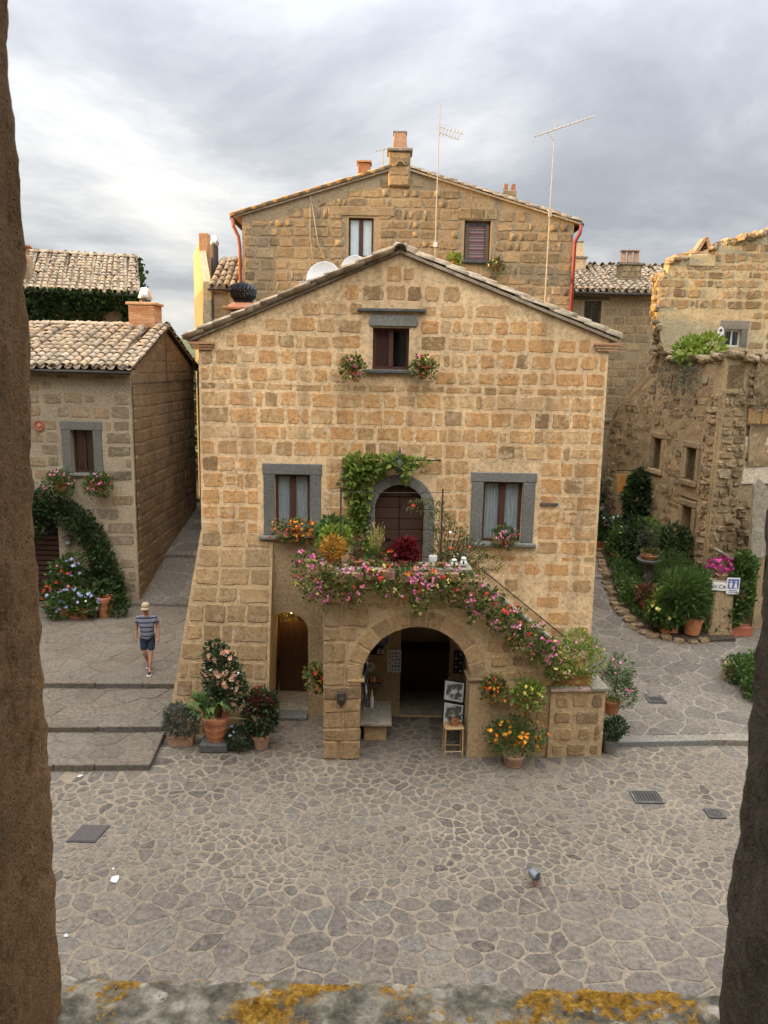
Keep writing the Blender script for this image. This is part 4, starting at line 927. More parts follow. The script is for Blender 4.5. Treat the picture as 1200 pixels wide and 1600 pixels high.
# slatted door with a grille over it
ldd = B().bx(-3.25, -2.28, .30, .34, .05, 3.15).build('door', 'black_cloth_and_shade', lh)
for k in range(13): B().bx(-3.22, -2.31, .24, .29, .12+k*.155, .12+k*.155+.115).build('slat', 'wood_dark', ldd)
for k in range(4): x = -3.22+k*.23; B().tube([(x, .2, 2.25), (x+.23, .2, 2.55)], .012, 5).build('grille_bar', 'castiron', ldd); B().tube([(x+.23, .21, 2.25), (x, .21, 2.55)], .012, 5).build('grille_bar', 'castiron', ldd)
for z in (2.22, 2.58): B().tube([(-3.25, .2, z), (-2.28, .2, z)], .014, 5).build('grille_bar', 'castiron', ldd)
B().bx(-3.4, -2.1, -.45, .2, -.25, .05).build('doorstep', 'peperino', lh, bevel=.015)
ch = B().bx(-1.05, -.22, 3.3, 4.05, 7.9, 9.0).build('chimney', 'brick', lh, bevel=.01)
for k in range(13):
    for (a, c) in (((-1.05, -.64), (-.63, -.22)) if k % 2 else ((-1.05, -.85), (-.84, -.43), (-.42, -.22))): B().bx(a+.004, c-.004, 3.285, 3.299, 8.25+k*.055, 8.25+k*.055+.045).build('brick', 'brick', ch)
    B().bx(-.219, -.205, 3.3, 4.05, 8.25+k*.055, 8.25+k*.055+.045).build('brick', 'brick', ch)
B().bx(-1.12, -.15, 3.24, 4.12, 8.97, 9.06).build('chimney_cap', 'brick', ch, bevel=.015)
B().lathe([(.17, 0), (.17, .08), (.19, .10)], 14, (-.62, 3.67, 9.06)).build('flue', 'castiron', ch); B().lathe([(.225, 0.14), (.23, .16), (.13, .46), (.12, .47)], 16, (-.62, 3.67, 9.06)).build('cowl', 'steel', ch, smooth=True)
for k in range(4): a = k*math.pi/2+.4; B().tube([(-.62+.17*math.cos(a), 3.67+.17*math.sin(a), 9.12), (-.62+.2*math.cos(a), 3.67+.2*math.sin(a), 9.24)], .012, 4).build('stay', 'castiron', ch)
plq = thing('wall_plaque', 'round brown ceramic plaque on the left house wall', 'plaque', (-9.83, 21.88, 5.75)); B().lathe([(.01, 0), (.15, 0), (.15, .03), (.11, .03), (.10, .012), (.01, .012)], 20).build('disc', 'terracotta_red', plq, rot=(R(90), 0, 0)); B().lathe([(.01, .012), (.06, .012), (.05, .03), (.01, .035)], 14).build('boss', 'terracotta_pale', plq, rot=(R(90), 0, 0))
lt = thing('wall_lamp', 'small grey wall lamp beside the slatted door', 'lamp', (-9.15, 21.85, 2.33)); B().lathe([(.03, .30), (.16, .22), (.17, .20)], 14, (0, -.1, 0)).build('shade', 'castiron', lt); B().lathe([(.06, .0), (.085, .04), (.085, .20)], 12, (0, -.1, 0)).build('glass', 'lamp_glass', lt); B().tube([(0, 0, .24), (0, -.1, .28)], .02, 6).build('arm', 'castiron', lt)
mb = thing('mailbox', 'dark metal mailbox with rounded top on the left house wall', 'mailbox', (-9.2, 21.86, 1.45)); B().prism([(-.17, 0), (.17, 0)]+[(.17*math.cos(math.pi*i/10), .30+.12*math.sin(math.pi*i/10)) for i in range(11)], -.14, 0).build('box', 'grey_box', mb, bevel=.01); B().bx(-.11, .11, -.15, -.142, .28, .31).build('slot', 'castiron_dark', mb)

# ================================================================== back house
YB = 25.0
bh = thing('gabled_house', 'taller grey brown stone house with shallow gable behind the main house', 'house', (0, YB, 2.0))
bw1, bw2 = (-1.26, -.49, 8.93, 10.09), (2.32, 3.14, 8.88, 10.08)
bf = wall_panel(bh, [(-4.58, 0), (5.72, 0), (5.70, 10.04), (.29, 11.54), (-4.56, 10.07)], [rect(*bw1), rect(*bw2)], .5, 'mortar_back', 'front_wall')
lay(bf, courses([(-4.55, 5.2), (5.69, 5.2), (5.69, 9.98), (.29, 11.45), (-4.55, 9.95)], [rect(bw1[0]-.1, bw1[1]+.1, bw1[2]-.1, bw1[3]+.22), rect(bw2[0]-.1, bw2[1]+.1, bw2[2]-.1, bw2[3]+.3)], (.25, .38), (.26, .66), .035, 71, skip=.04, small=.25), 'tufa_back', .020, 1.5, 6, 300)
for x, rz_ in ((-4.58, -90), (5.70, 90)):
    wall_panel(bh, rect(0, 8.5, 0, 9.9), [], .4, 'mortar_back', 'side_wall', (x, 9.0 if rz_ < 0 else .5, 0), R(rz_))
wall_panel(bh, [(-4.5, 0), (5.6, 0), (5.6, 10), (.29, 11.5), (-4.5, 9.95)], [], .3, 'mortar_back', 'rear_wall', (0, 9.0, 0))
slope(bh, -90, -4.80, 10.06, .29, 11.60, -.06, 9.2, 12)
slope(bh, 90, 5.86, 10.06, .29, 11.60, -.06, 9.2, 13)
for j in range(24): link('ridge_tile', rid, bh, (.29, -.2+j*.385, 11.60), (-R(1.5), 0, rng.uniform(-.04, .04)))
w1 = window(bh, *bw1, wood_='wood_win', curtain='sheer', rec=.10, mull=.13, sillw=.10)
B().bx(-1.90, .15, -.03, .06, 10.14, 10.42).build('lintel', 'wood_beam' if 0 else 'tufa_back', w1, bevel=.02)
w2 = window(bh, *bw2, wood_='wood_grey', curtain=None, rec=.18, mull=.05, sillw=.06)
B().bx(bw2[0]+.17, bw2[1]-.17, .15, .165, bw2[2]+.05, bw2[3]-.14).build('striped_curtain', 'rug', w2)
for a, c in ((bw2[0]+.04, bw2[0]+.16), (bw2[1]-.16, bw2[1]-.04)): B().bx(a, c, .11, .16, bw2[2]+.04, bw2[3]-.12).build('shutter', 'wood_grey', w2)
for k in range(3): B().bx(2.14+k*.40, 2.14+k*.40+.37, -.025, .05, 10.10, 10.42).build('lintel_stone', 'tufa_back', w2, bevel=.02)
backing(bh, *bw1, .7, 'interior'); backing(bh, *bw2, .7, 'black_cloth_and_shade')
# chimney
ck = B().bx(-.07, .60, -.10, .55, 11.0, 12.0).build('chimney', 'tufa_back', bh, bevel=.03)
for z in (11.02, 11.30, 11.58): lay(ck, [(.265, z+.14, .60, .25)], 'tufa_back', .02, 1.0, int(z*10))
for c in ck.children: c.location.y = -.10
B().bx(-.12, .66, -.16, .60, 12.0, 12.10).build('chimney_cap', 'coping', ck, bevel=.02); B().box((.27, .2, 12.33), (.46, .5, .46), top=(.78, .8)).build('chimney_pot', 'terracotta_pale', ck, bevel=.02); B().bx(.06, .48, .0, .42, 12.56, 12.61).build('chimney_lid', 'coping', ck)
c2 = B().bx(-1.05, -.65, 1.2, 1.7, 11.2, 12.0).build('chimney', 'brick', bh, bevel=.02); B().bx(-1.09, -.61, 1.15, 1.75, 12.0, 12.05).build('chimney_cap', 'brick', c2)
c3 = B().bx(3.6, 4.0, .8, 1.2, 10.6, 11.15).build('chimney', 'tufa_back', bh, bevel=.02)
for k, sx in enumerate((-1, 1)): B().box((3.8+sx*.12, 1.0, 11.24), (.10, .3, .22), rz=0).build('chimney_tile', 'terracotta', c3)
B().bx(2.05, 2.42, .3, .6, 11.02, 11.2).build('roof_stone', 'tufa_back', bh, bevel=.03)
# downpipes and gutters
def pipe(parent, pts, r, mat, name='downpipe'): return B().tube(pts, r, 8).build(name, mat, parent, smooth=True)
pipe(bh, [(-4.84, -.12, 9.98), (-4.80, -.12, 9.74), (-4.66, -.10, 9.45), (-4.62, -.09, 9.1), (-4.62, -.09, 5)], .055, 'copper'); pipe(bh, [(-4.86, -.1, 9.99), (-4.86, 9, 9.99)], .07, 'gutter', 'gutter')
pipe(bh, [(5.90, -.12, 9.97), (5.86, -.12, 9.72), (5.74, -.10, 9.5), (5.74, -.09, 9.2), (5.74, -.09, 4)], .055, 'redpipe'); pipe(bh, [(5.92, -.1, 9.99), (5.92, 9, 9.99)], .07, 'gutter', 'gutter')
pipe(bh, [(-2.45, -.03, 10.75), (-2.45, -.03, 9.5), (-2.2, -.03, 7.6)], .012, 'cable', 'cable'); pipe(bh, [(-2.45, -.03, 10.75), (-2.2, -.03, 9.3), (-1.6, -.03, 8.0)], .012, 'cable', 'cable')

# ================================================================== narrow sunlit house behind on the left
nh = thing('narrow_house', 'narrow house with sunlit yellow side wall left of the tall gable', 'house', (-6.05, 26, 2.0))
B().add([(0, 0, 0), (1.5, 0, 0), (1.5, 0, 8.0), (0, 0, 8.0), (-1.35, 4.3, 0), (1.5, 4.3, 0), (1.5, 4.3, 8.0), (-1.35, 4.3, 8.0)], [[0, 1, 2, 3], [1, 5, 6, 2], [5, 4, 7, 6], [4, 0, 3, 7], [3, 2, 6, 7]]).build('wall', 'mortar_back', nh)
nf = wall_panel(nh, rect(.28, 1.45, 4, 7.95), [], .1, 'mortar_back', 'front_wall', (0, -.06, 0)); lay(nf, courses(rect(.3, 1.45, 5, 7.9), [], (.32, .38), (.3, .5), .03, 73), 'tufa_back', .012, .9, 5)
B().add([(0, -.04, 0), (.27, -.04, 0), (.27, -.04, 8.2), (.16, 2.2, 9.75), (0.02, -.04, 8.2), (-1.36, 4.34, 0), (-1.1, 4.34, 0), (-1.1, 4.34, 9.6), (-1.34, 4.34, 9.6), (-.62, 2.1, 9.75), (-.40, 2.1, 9.75)], [[0, 1, 2, 4], [0, 4, 9, 8, 5], [1, 6, 7, 10, 2], [4, 2, 10, 9], [9, 10, 7, 8], [5, 8, 7, 6], [0, 5, 6, 1]]).build('gable_wall', 'upper_plaster', nh)
tiled_roof(nh, (.25, -.15, 8.0), 0, R(32), 1.3, 2.2, seed=8, step=.26, expo=.35)
B().tube([(.33, -.1, 7.9), (.33, -.1, 4)], .035, 6).build('downpipe', 'gutter', nh)
B().tube([(.2, -.2, 7.95), (1.5, -.2, 7.95)], .045, 6).build('gutter', 'gutter', nh)
cn = B().bx(-.48, -.16, 1.6, 2.0, 7.8, 9.98).build('chimney', 'brick', nh, bevel=.02); B().lathe([(.15, 0), (.16, .06), (.08, .3), (.07, .31)], 12, (.10, 1.4, 9.55)).build('cowl', 'steel', cn, smooth=True); B().lathe([(.13, -1.2), (.13, 0)], 12, (.10, 1.4, 9.52)).build('flue', 'castiron', cn)

# ================================================================== ivy covered house far left
ih = thing('ivy_house', 'house with long tiled roof and ivy hanging over its wall, far left', 'house', (-13.84, 30.9, 2.5), R(17))
wall_panel(ih, rect(-4.5, 3.75, 0, 7.8), [], .4, 'mortar_back', 'front_wall')
wall_panel(ih, [(0, 0), (8, 0), (8, 7.8), (4, 9.7), (0, 7.8)], [], .4, 'mortar_back', 'side_wall', (3.75, 0, 0), R(90))
tiled_roof(ih, (-4.5, -.35, 7.76), 0, math.atan2(1.92, 4.3), 8.45, 4.7, seed=9, step=.262, expo=.36, skip=lambda x, y: x < 1.4, limit=330)
tiled_roof(ih, (3.95, 8.3, 7.76), R(180), math.atan2(1.92, 4.3), 8.45, 4.7, objects=False, seed=10)
for j in range(16): link('ridge_tile', rid, ih, (3.9-j*.40-.4, 3.95, 9.70), (0, 0, R(-90)+rng.uniform(-.04, .04)))
B().tube([(-4.5, -.42, 7.70), (3.95, -.42, 7.68)], .05, 6).build('gutter', 'gutter', ih)
ic = B().bx(-.9, -.02, .3, 1.0, 7.5, 9.1).build('chimney', 'tufa_left', ih, bevel=.03); lay(ic, courses(rect(-.88, -.04, 7.9, 9.08), [], (.28, .33), (.3, .45), .04, 75), 'tufa_left', .02, 1.0, 3)
for c in ic.children: c.location.y = .3
for s in (-.75, -.48, -.2): B().box((s, .62, 9.26), (.12, .5, .32)).build('chimney_tile', 'terracotta_pale', ic)
B().bx(-.92, .0, .25, 1.02, 9.42, 9.47).build('chimney_lid', 'terracotta', ic)
iv = thing('ivy', 'dark green ivy hanging along the far left house wall and gable', 'ivy', (-13.75, 30.61, 2.5), R(17))
P = []
for x in np.arange(-1.2, 4.0, .055):
    ln_ = .5+.9*abs(math.sin(x*2.1)+.4*math.sin(x*5.3)) + (1.2 if math.sin(x*1.3+1.9) > -.1 else .2)
    k = int(ln_*26); z = 7.75-nrng.random(k)*ln_; P.append(np.stack([np.full(k, x)+nrng.normal(0, .06, k), nrng.normal(-.05, .09, k), z], 1))
for q in range(1500): t = nrng.random(); P.append(np.array([[3.98+nrng.normal(0, .10), .1+t*4.2+nrng.normal(0, .1), 7.75+t*1.9-abs(nrng.normal(0, .9))]]))
P = np.concatenate(P); D = np.tile([0, -1, .2], (len(P), 1))
tag(link('foliage', leaf_mesh('foliage', P, D, .17, 'leaf_ivy', asp=.8), iv), kind='stuff')
tag(B().tube([(3.6, .15, 0), (3.7, .12, 4), (3.3, .12, 7.4)], [.06, .05, .03], 6).build('stem', 'stem', iv))
bs = thing('shrub', 'dark leafy shrub at the top of the left alley', 'shrub', (-7.6, 33.0, 2.7)); foliage(bs, [(0, 0, 2.2, 1.2, 1.2, 2.4), (.4, .3, 4.2, 1.0, 1.0, 1.4), (-.8, .5, 1.6, 1.2, 1.0, 1.8)], 2600, .20, 'leaf_dark'); B().tube([(0, 0, 0), (.1, .05, 1.6), (.3, .2, 3.6)], [.09, .07, .03], 7).build('trunk', 'stem', bs)
bs = thing('shrub', 'yellow green sunlit bush behind the left house gable', 'shrub', (-8.3, 37.0, 3.0)); foliage(bs, [(0, 0, 3.4, .9, .9, .9), (.6, .2, 2.4, .9, .9, 1.2), (-.3, 0, 1.2, .8, .8, 1.2)], 1100, .16, 'leaf_lime'); B().tube([(0, 0, 0), (.1, 0, 2.6)], [.08, .04], 7).build('trunk', 'stem', bs)

# ================================================================== house behind on the right
rh = thing('stone_house', 'stone house with pantile roof and two chimneys behind on the right', 'house', (6, 30, 2.0))
rwin = (1.42, 2.06, 7.30, 8.19)
rf_ = wall_panel(rh, rect(-.4, 6.6, 0, 8.5), [rect(*rwin)], .5, 'mortar_back', 'front_wall')
lay(rf_, courses(rect(.3, 4.2, .8, 8.4), [rect(rwin[0]-.05, rwin[1]+.05, rwin[2]-.2, rwin[3]+.25)], (.30, .36), (.32, .62), .035, 81, skip=.05), 'tufa_back', .014, 1.1, 7, 300)
B().bx(-.4, -.1, .5, 6, 0, 8.5).build('side_wall', 'mortar_back', rh); B().bx(5.1, 5.4, .5, 6, 0, 8.5).build('side_wall', 'mortar_back', rh)
tiled_roof(rh, (-.4, -.25, 8.5), 0, math.atan2(1.28, 3.3), 7.0, 3.55, objects=False, seed=14, step=.25, expo=.33, slab='tile')
tiled_roof(rh, (5.8, 6.35, 8.5), R(180), math.atan2(1.28, 3.3), 6.2, 3.55, objects=False, seed=15)
B().tube([(-.4, -.32, 8.44), (5.8, -.32, 8.42)], .05, 6).build('gutter', 'gutter', rh)
ww = window(rh, *rwin, wood_='wood_grey', curtain=None, rec=.2, mull=.04, sill=False); backing(rh, *rwin, .7, 'black_cloth_and_shade')
B().bx(.95, 2.35, -.03, .05, 8.22, 8.34).build('lintel', 'wood_beam', ww, bevel=.01)
for z in (7.62, 7.9): B().tube([(rwin[0], .1, z), (rwin[1], .1, z)], .012, 5).build('bar', 'castiron', ww)
ca = B().bx(1.35, 1.95, 2.3, 2.9, 9.2, 10.05).build('chimney', 'mortar', rh, bevel=.02); B().bx(1.30, 2.0, 2.25, 2.95, 10.05, 10.11).build('chimney_cap', 'coping', ca); B().box((1.65, 2.6, 10.4), (.46, .46, .55), top=(.72, .72)).build('chimney_pot', 'mortar', ca, bevel=.015); B().box((1.65, 2.6, 10.71), (.36, .36, .05)).build('chimney_lid', 'coping', ca)
cb = B().bx(2.95, 3.75, .9, 1.5, 8.7, 9.65).build('chimney', 'tufa_back', rh, bevel=.02); lay(cb, courses(rect(2.97, 3.73, 8.95, 9.62), [], (.21, .23), (.25, .4), .03, 83), 'tufa_back', .014, .9, 2)
for c in cb.children: c.location.y = .9
B().bx(2.90, 3.80, .85, 1.55, 9.65, 9.70).build('chimney_cap', 'coping', cb); B().bx(2.98, 3.72, 1.0, 1.45, 9.70, 9.74).build('chimney_base', 'castiron_dark', cb)
for k in range(3): B().box((3.10+k*.25, 1.18, 9.97), (.20, .12, .50), top=(.9, .5), rx=R(-12)).build('chimney_tile', 'terracotta_pale', cb, bevel=.01)
B().bx(3.0, 3.7, 1.1, 1.4, 10.18, 10.22).build('chimney_lid', 'terracotta_pale', cb)
B().bx(2.8, 3.9, .80, 1.0, 8.72, 8.80).build('flashing', 'cream_plaster', cb)

# ================================================================== old buildings on the right
ob = thing('old_house', 'weathered right hand house of rubble and plaster with narrow dark windows', 'house', (9.3, 21.6, .6), R(8.5))
def lumpy(name, outer, mat, parent, loc, rz_, thick=.5, holes=(), amp=.06, seed=1, step=.22):
    # wall face with a rough skin: grid of points inside the outline, pushed in and out
    r = np.random.default_rng(seed); b = B(); zs = [p[1] for p in outer]; z0, z1 = min(zs), max(zs); us = [p[0] for p in outer]; u0, u1 = min(us), max(us)
    nu, nz = int((u1-u0)/step)+2, int((z1-z0)/step)+2; G_ = r.normal(size=(nz+8, nu+8)); k = np.array([1, 3, 4, 3, 1]); k = k/k.sum()
    S_ = np.apply_along_axis(lambda a: np.convolve(a, k, 'same'), 1, np.apply_along_axis(lambda a: np.convolve(a, k, 'same'), 0, G_))[4:-4, 4:-4]*amp*2.6+G_[4:-4, 4:-4]*amp*.25
    v, f = [], []
    for i in range(nz):
        z = z0+(z1-z0)*i/(nz-1); zc_ = min(max(z, z0+1e-3), z1-1e-3); sp_ = span(outer, zc_-2e-3, zc_+2e-3) or (u0, u1)
        for j in range(nu): v.append((sp_[0]+(sp_[1]-sp_[0])*j/(nu-1), -.03-abs(S_[i, j]) if 0 else -.02+S_[i, j]-amp, z))
    for i in range(nz-1):
        for j in range(nu-1):
            q = [i*nu+j, i*nu+j+1, (i+1)*nu+j+1, (i+1)*nu+j]; cu = sum(v[a][0] for a in q)/4; cz_ = sum(v[a][2] for a in q)/4
            if any((span(h, cz_-.01, cz_+.01) or (9e9, -9e9))[0] < cu < (span(h, cz_-.01, cz_+.01) or (9e9, -9e9))[1] for h in holes): continue
            f.append(q)
    return link(name, make_mesh(name, v, f, mat, True), parent, loc, (0, 0, rz_))
# face towards the path (looks left): u runs from the far end to the near end
OW = [(2.2, 0.2), (9.4, -.2), (9.4, 7.2), (8.5, 7.35), (7.3, 7.42), (5.46, 7.72), (4.9, 7.3), (2.75, 5.6), (2.2, 5.1)]
oh = [rect(5.7, 6.2, 3.87, 4.86), rect(7.75, 8.3, 3.80, 4.76), rect(7.8, 8.35, .9, 3.0)]
def big(h): return [(h[0][0]-.0, h[0][1]), (h[1][0], h[1][1]), h[2], h[3]]
rw_ = wall_panel(ob, OW, oh, .5, 'ruin_wall', 'wall', (.12, 9.4, 0), R(-90))
lumpy('rough_face', OW, 'ruin_wall', ob, (.10, 9.4, 0), R(-90), amp=.014, holes=[rect(h[0][0]-.22, h[1][0]+.22, h[0][1]-.2, h[2][1]+.22) for h in oh], seed=4, step=.09)
rb_ = courses([(2.3, .3), (9.3, .1), (9.3, 7.1), (7.3, 7.3), (5.46, 7.6), (4.9, 7.2), (2.75, 5.5), (2.3, 5.0)], [rect(h[0][0]-.22, h[1][0]+.22, h[0][1]-.2, h[2][1]+.22) for h in oh], (.20, .36), (.22, .58), .035, 95, skip=.10, small=.3)
lay(rw_, rb_, 'ruin', .075, 1.8, 7, 300)
for i, h in enumerate(oh):
    x0_, x1_, z0_, z1_ = h[0][0], h[1][0], h[0][1], h[2][1]
    w = B().bx(x0_, x1_, .30, .34, z0_, z1_).build('door' if i == 2 else 'window', 'wood_grey' if i == 2 else 'black_cloth_and_shade', ob, (.12, 9.4, 0), (0, 0, R(-90)))  # windows are near-black sheets standing for the shade inside
    B().bx(x0_-.2, x1_+.2, -.10, .2, z1_, z1_+.2).build('lintel', 'tufa_back', w, bevel=.03)
    for a, c in ((x0_-.19, x0_), (x1_, x1_+.19)): B().bx(a, c, -.09, .2, z0_, z1_).build('jamb', 'tufa_back', w, bevel=.03)
    if i < 2:
        B().bx(x0_-.2, x1_+.2, -.14, .2, z0_-.18, z0_).build('sill', 'tufa_back', w, bevel=.03); B().bx((x0_+x1_)/2-.02, (x0_+x1_)/2+.02, .28, .30, z0_, z1_).build('mullion', 'wood_grey', w)
    else:
        for k in range(4): B().bx(x0_+k*(x1_-x0_)/4+.01, x0_+(k+1)*(x1_-x0_)/4-.01, .27, .30, z0_, z1_).build('board', 'wood_grey', w)
# near face (looks at the square) and top
fwo = B().bx(.0, 7, .0, .4, -.3, 7.4).build('front_wall', 'ruin_wall', ob)
lay(fwo, courses([(.5, .2), (4, .2), (4, 4.6), (.6, 4.6)], [rect(.4, 3.5, 3.8, 4.9)], (.2, .34), (.22, .5), .04, 96, skip=.15, small=.3)+courses([(.7, 6.1), (4, 6.1), (4, 7.2), (.7, 7.2)], [], (.2, .3), (.22, .5), .04, 97, skip=.15), 'ruin', .09, 1.7, 8, 200)
lumpy('rough_face', [(.9, 4.4), (5, 4.4), (5, 7.6), (2, 7.5), (.9, 7.3)], 'ruin_wall', ob, (0, -.05, 0), 0, amp=.04, seed=9, step=.1)
B().bx(.5, 7, .4, 5.0, 6.9, 7.42).build('terrace', 'ruin_wall', ob)
bk = B().bx(.75, 3.4, -.10, .0, 5.55, 6.05).build('brick_band', 'mortar_side', ob)
for k in range(6): B().bx(.78+k*.44, .78+k*.44+.40, -.125, -.10, 5.6, 6.0).build('block', 'tufa', bk, bevel=.02)
B().prism([(.55, 4.75), (3.4, 4.8), (3.4, 5.5), (1.3, 5.35), (.75, 5.2)], -.06, .0).build('plaster_patch', 'cream_plaster', ob); B().prism([(.5, 3.9), (3.4, 3.9), (3.4, 4.65), (1.35, 4.72), (.8, 4.5), (.55, 4.15)], -.055, .0).build('plaster_patch', 'cream_plaster', ob)
B().bx(.55, 3.4, -.09, 0, 4.62, 4.80).build('brick_band', 'brick', ob)
# rubble corner: every boulder its own
r = random.Random(5); z = .9; BOUL = []
def boulder(name, parent, loc, s, mat, seed):
    r_ = random.Random(seed); b = B(); n, m = 9, 6; v = []
    for i in range(m+1):
        a = math.pi*i/m
        for j in range(n):
            w = 2*math.pi*j/n; q = [math.sin(a)*math.cos(w), math.sin(a)*math.sin(w), math.cos(a)]
            q = [math.copysign(abs(c)**.55, c)*(1+r_.uniform(-.2, .2)) for c in q]; v.append((q[0]*s[0], q[1]*s[1], q[2]*s[2]))
    f = [[i*n+j, i*n+(j+1) % n, (i+1)*n+(j+1) % n, (i+1)*n+j] for i in range(m) for j in range(n)]
    return link(name, make_mesh(name, v, f, mat, False), parent, loc, (r_.uniform(-.15, .15), r_.uniform(-.15, .15), r_.uniform(-.3, .3)))
rp = B().bx(-.20, .55, -.34, .15, -.3, 6.55).build('rubble_pier', 'ruin_wall', ob)
for nm, outl, lc, rzz in (('front', [(-.20, .3), (.60, .3), (.56, 3.0), (.66, 4.6), (.50, 6.5), (-.16, 6.5), (-.22, 3.0)], (0, -.352, 0), 0.0), ('left', [(0.0, .3), (.45, .3), (.45, 6.4), (.03, 6.4)], (-.222, .15, 0), R(-90))):
    fo = B().prism(outl, -.03, .05).build('rubble_facing', 'ruin_wall', ob, lc, (0, 0, rzz))
    lay(fo, courses(outl, [], (.15, .34), (.18, .46), .03, 98+len(nm), small=.35), 'ruin', .055, 1.9, 4, 200)
    for c in fo.children: c.location.y = -.03; c.scale.y *= r.uniform(.5, 1.8)
# loose rubble along the wall head
for i in range(34):
    y = .2+i*.115; boulder('boulder', rp, (.0+r.uniform(-.1, .15), y, 7.35+r.uniform(-.05, .12)+(.25 if y > 3 else 0)), (r.uniform(.07, .16), r.uniform(.09, .18), r.uniform(.05, .11)), 'ruin', r.randrange(9999))
for i in range(26): boulder('boulder', rp, (.1+i*.13, -.05+r.uniform(-.08, .1), 7.42+r.uniform(-.1, .12)), (r.uniform(.07, .16), r.uniform(.09, .16), r.uniform(.05, .11)), 'ruin', r.randrange(9999))
# lean-to with little roof on the far right
lt_ = thing('lean_to', 'lean-to with a small tiled roof and dark doorway by the right jamb', 'shed', (9.85, 21.2, .6))
tiled_roof(lt_, (1.15, -1.35, 3.12), R(0), R(24), 2.6, 1.5, seed=19, step=.24, expo=.3)
wall_panel(lt_, rect(.35, 3.8, -.3, 3.0), [rect(.50, .92, .9, 2.35)], .3, 'ruin_wall', 'wall', (0, -.9, 0))
B().prism([(.05, 2.1), (.35, 2.1), (1.3, 3.05), (1.15, 3.25), (.05, 4.25), (-.05, 4.1)], -1.0, -.85).build('barge_board', 'coping', lt_)
B().bx(.46, .96, -.5, -.45, .9, 2.4).build('doorway', 'black_cloth_and_shade', lt_)  # near-black sheet painting the shade within the doorway
# low wall with sloping slab and sign block
lw = thing('garden_wall', 'low sloping stone wall with capping slab behind the toilet signs', 'wall', (9.3, 20.55, .6))
B().prism([(0, -.2), (1.5, -.2), (1.5, 1.05), (.9, 1.45), (0, 2.05)], 0, .35).build('wall', 'ruin', lw, bevel=.03)
o = B().bx(-.1, 1.75, -.06, .42, 0, .07).build('capping_slab', 'coping', lw, (0, 0, 2.09), (0, R(33), 0), bevel=.01)
sb = thing('stone_block', 'upright tufa block carrying the toilet signs at the planting bed', 'stone block', (9.08, 19.95, pz(0, 19.9)-.02)); B().box((0, 0, .72), (.66, .5, 1.5), top=(.8, .85)).build('block', 'tufa_low', sb, bevel=.05); B().box((0.02, 0, 1.5), (.60, .5, .10)).build('cap', 'coping', sb, bevel=.03)

# upper storey set back on the terrace
uh = thing('stone_house', 'tall ruinous right hand wall with sunlit broken edge and small grey window', 'house', (8.38, 24.8, 7.96)); uh.scale = (.9185, .9185, .9185)
UO = [(.62, -1.2), (5.5, -1.2), (5.5, 4.5), (4.5, 4.38), (3.5, 4.26), (3.1, 4.12), (2.0, 3.88), (1.3, 3.55), (.75, 3.42), (.35, 3.30), (.28, 2.9), (0, 2.75), (.03, 1.6), (.22, .7), (.55, -.1), (.62, -1.2)]
uwin = (2.42, 2.98, .49, 1.06)
uw = wall_panel(uh, UO, [rect(*uwin)], .6, 'upper_plaster', 'wall')
def uface(o, amp, seed): pass
lay(uw, courses([(0, 1.7), (5.4, 1.7), (5.4, 4.4), (3.1, 4.05), (1.3, 3.5), (0, 2.7)], [], (.20, .38), (.22, .66), .03, 93, skip=.12, small=.3), 'ruin', .02, 2.0, 5, 150)
lay(uw, courses([(3.2, -.2), (5.4, -.2), (5.4, 1.7), (3.2, 1.7)], [], (.26, .36), (.3, .6), .06, 94, skip=.3), 'ruin', .02, 1.8, 6, 80)
for k in range(60):
    u = .0+k*.09; zt = np.interp(u, [0, .28, .35, .75, 1.3, 2.0, 3.1, 3.5, 5.5], [2.75, 2.9, 3.3, 3.42, 3.55, 3.88, 4.12, 4.26, 4.5]); boulder('boulder', uw, (u, .15+r.uniform(-.15, .3), zt+r.uniform(-.06, .05)), (r.uniform(.09, .17), r.uniform(.12, .25), r.uniform(.07, .14)), 'ruin', r.randrange(9999))
for k in range(16): boulder('boulder', uw, (float(np.interp(.3+k*.16, [-.1, .7, 1.6, 2.7], [.5, .22, .03, 0]))+r.uniform(-.05, .03), r.uniform(.05, .5), .3+k*.16), (r.uniform(.08, .14), r.uniform(.12, .2), r.uniform(.08, .13)), 'ruin', r.randrange(9999))
window(uh, *uwin, wood_='white', curtain=None, fw=.2, fmat='peperino', rec=.14, mull=.05, sill=False, lint=.3); backing(uh, *uwin, .55, 'black_cloth_and_shade')
au = B().box((1.36, .2, 3.95), (.12, .3, .62)).build('chimney_hood', 'terracotta_pale', uh); au.rotation_euler = (0, R(0), 0)
au.data.vertices.foreach_set('co', np.array([c for p in [(1.05, 0, 3.45), (1.2, 0, 3.45), (1.2, .4, 3.45), (1.05, .4, 3.45), (1.40, 0, 4.02), (1.52, 0, 4.02), (1.52, .4, 4.02), (1.40, .4, 4.02)] for c in p], np.float32))
B().add([(1.62, 0, 3.55), (1.74, 0, 3.62), (1.74, .4, 3.62), (1.62, .4, 3.55), (1.46, 0, 4.06), (1.54, 0, 4.06), (1.54, .4, 4.06), (1.46, .4, 4.06)], [[3, 2, 1, 0], [4, 5, 6, 7], [0, 1, 5, 4], [1, 2, 6, 5], [2, 3, 7, 6], [3, 0, 4, 7]]).build('chimney_hood', 'terracotta_pale', uh)
B().bx(.95, 1.85, -.04, .4, 3.1, 3.5).build('chimney', 'upper_plaster', uh, bevel=.03)
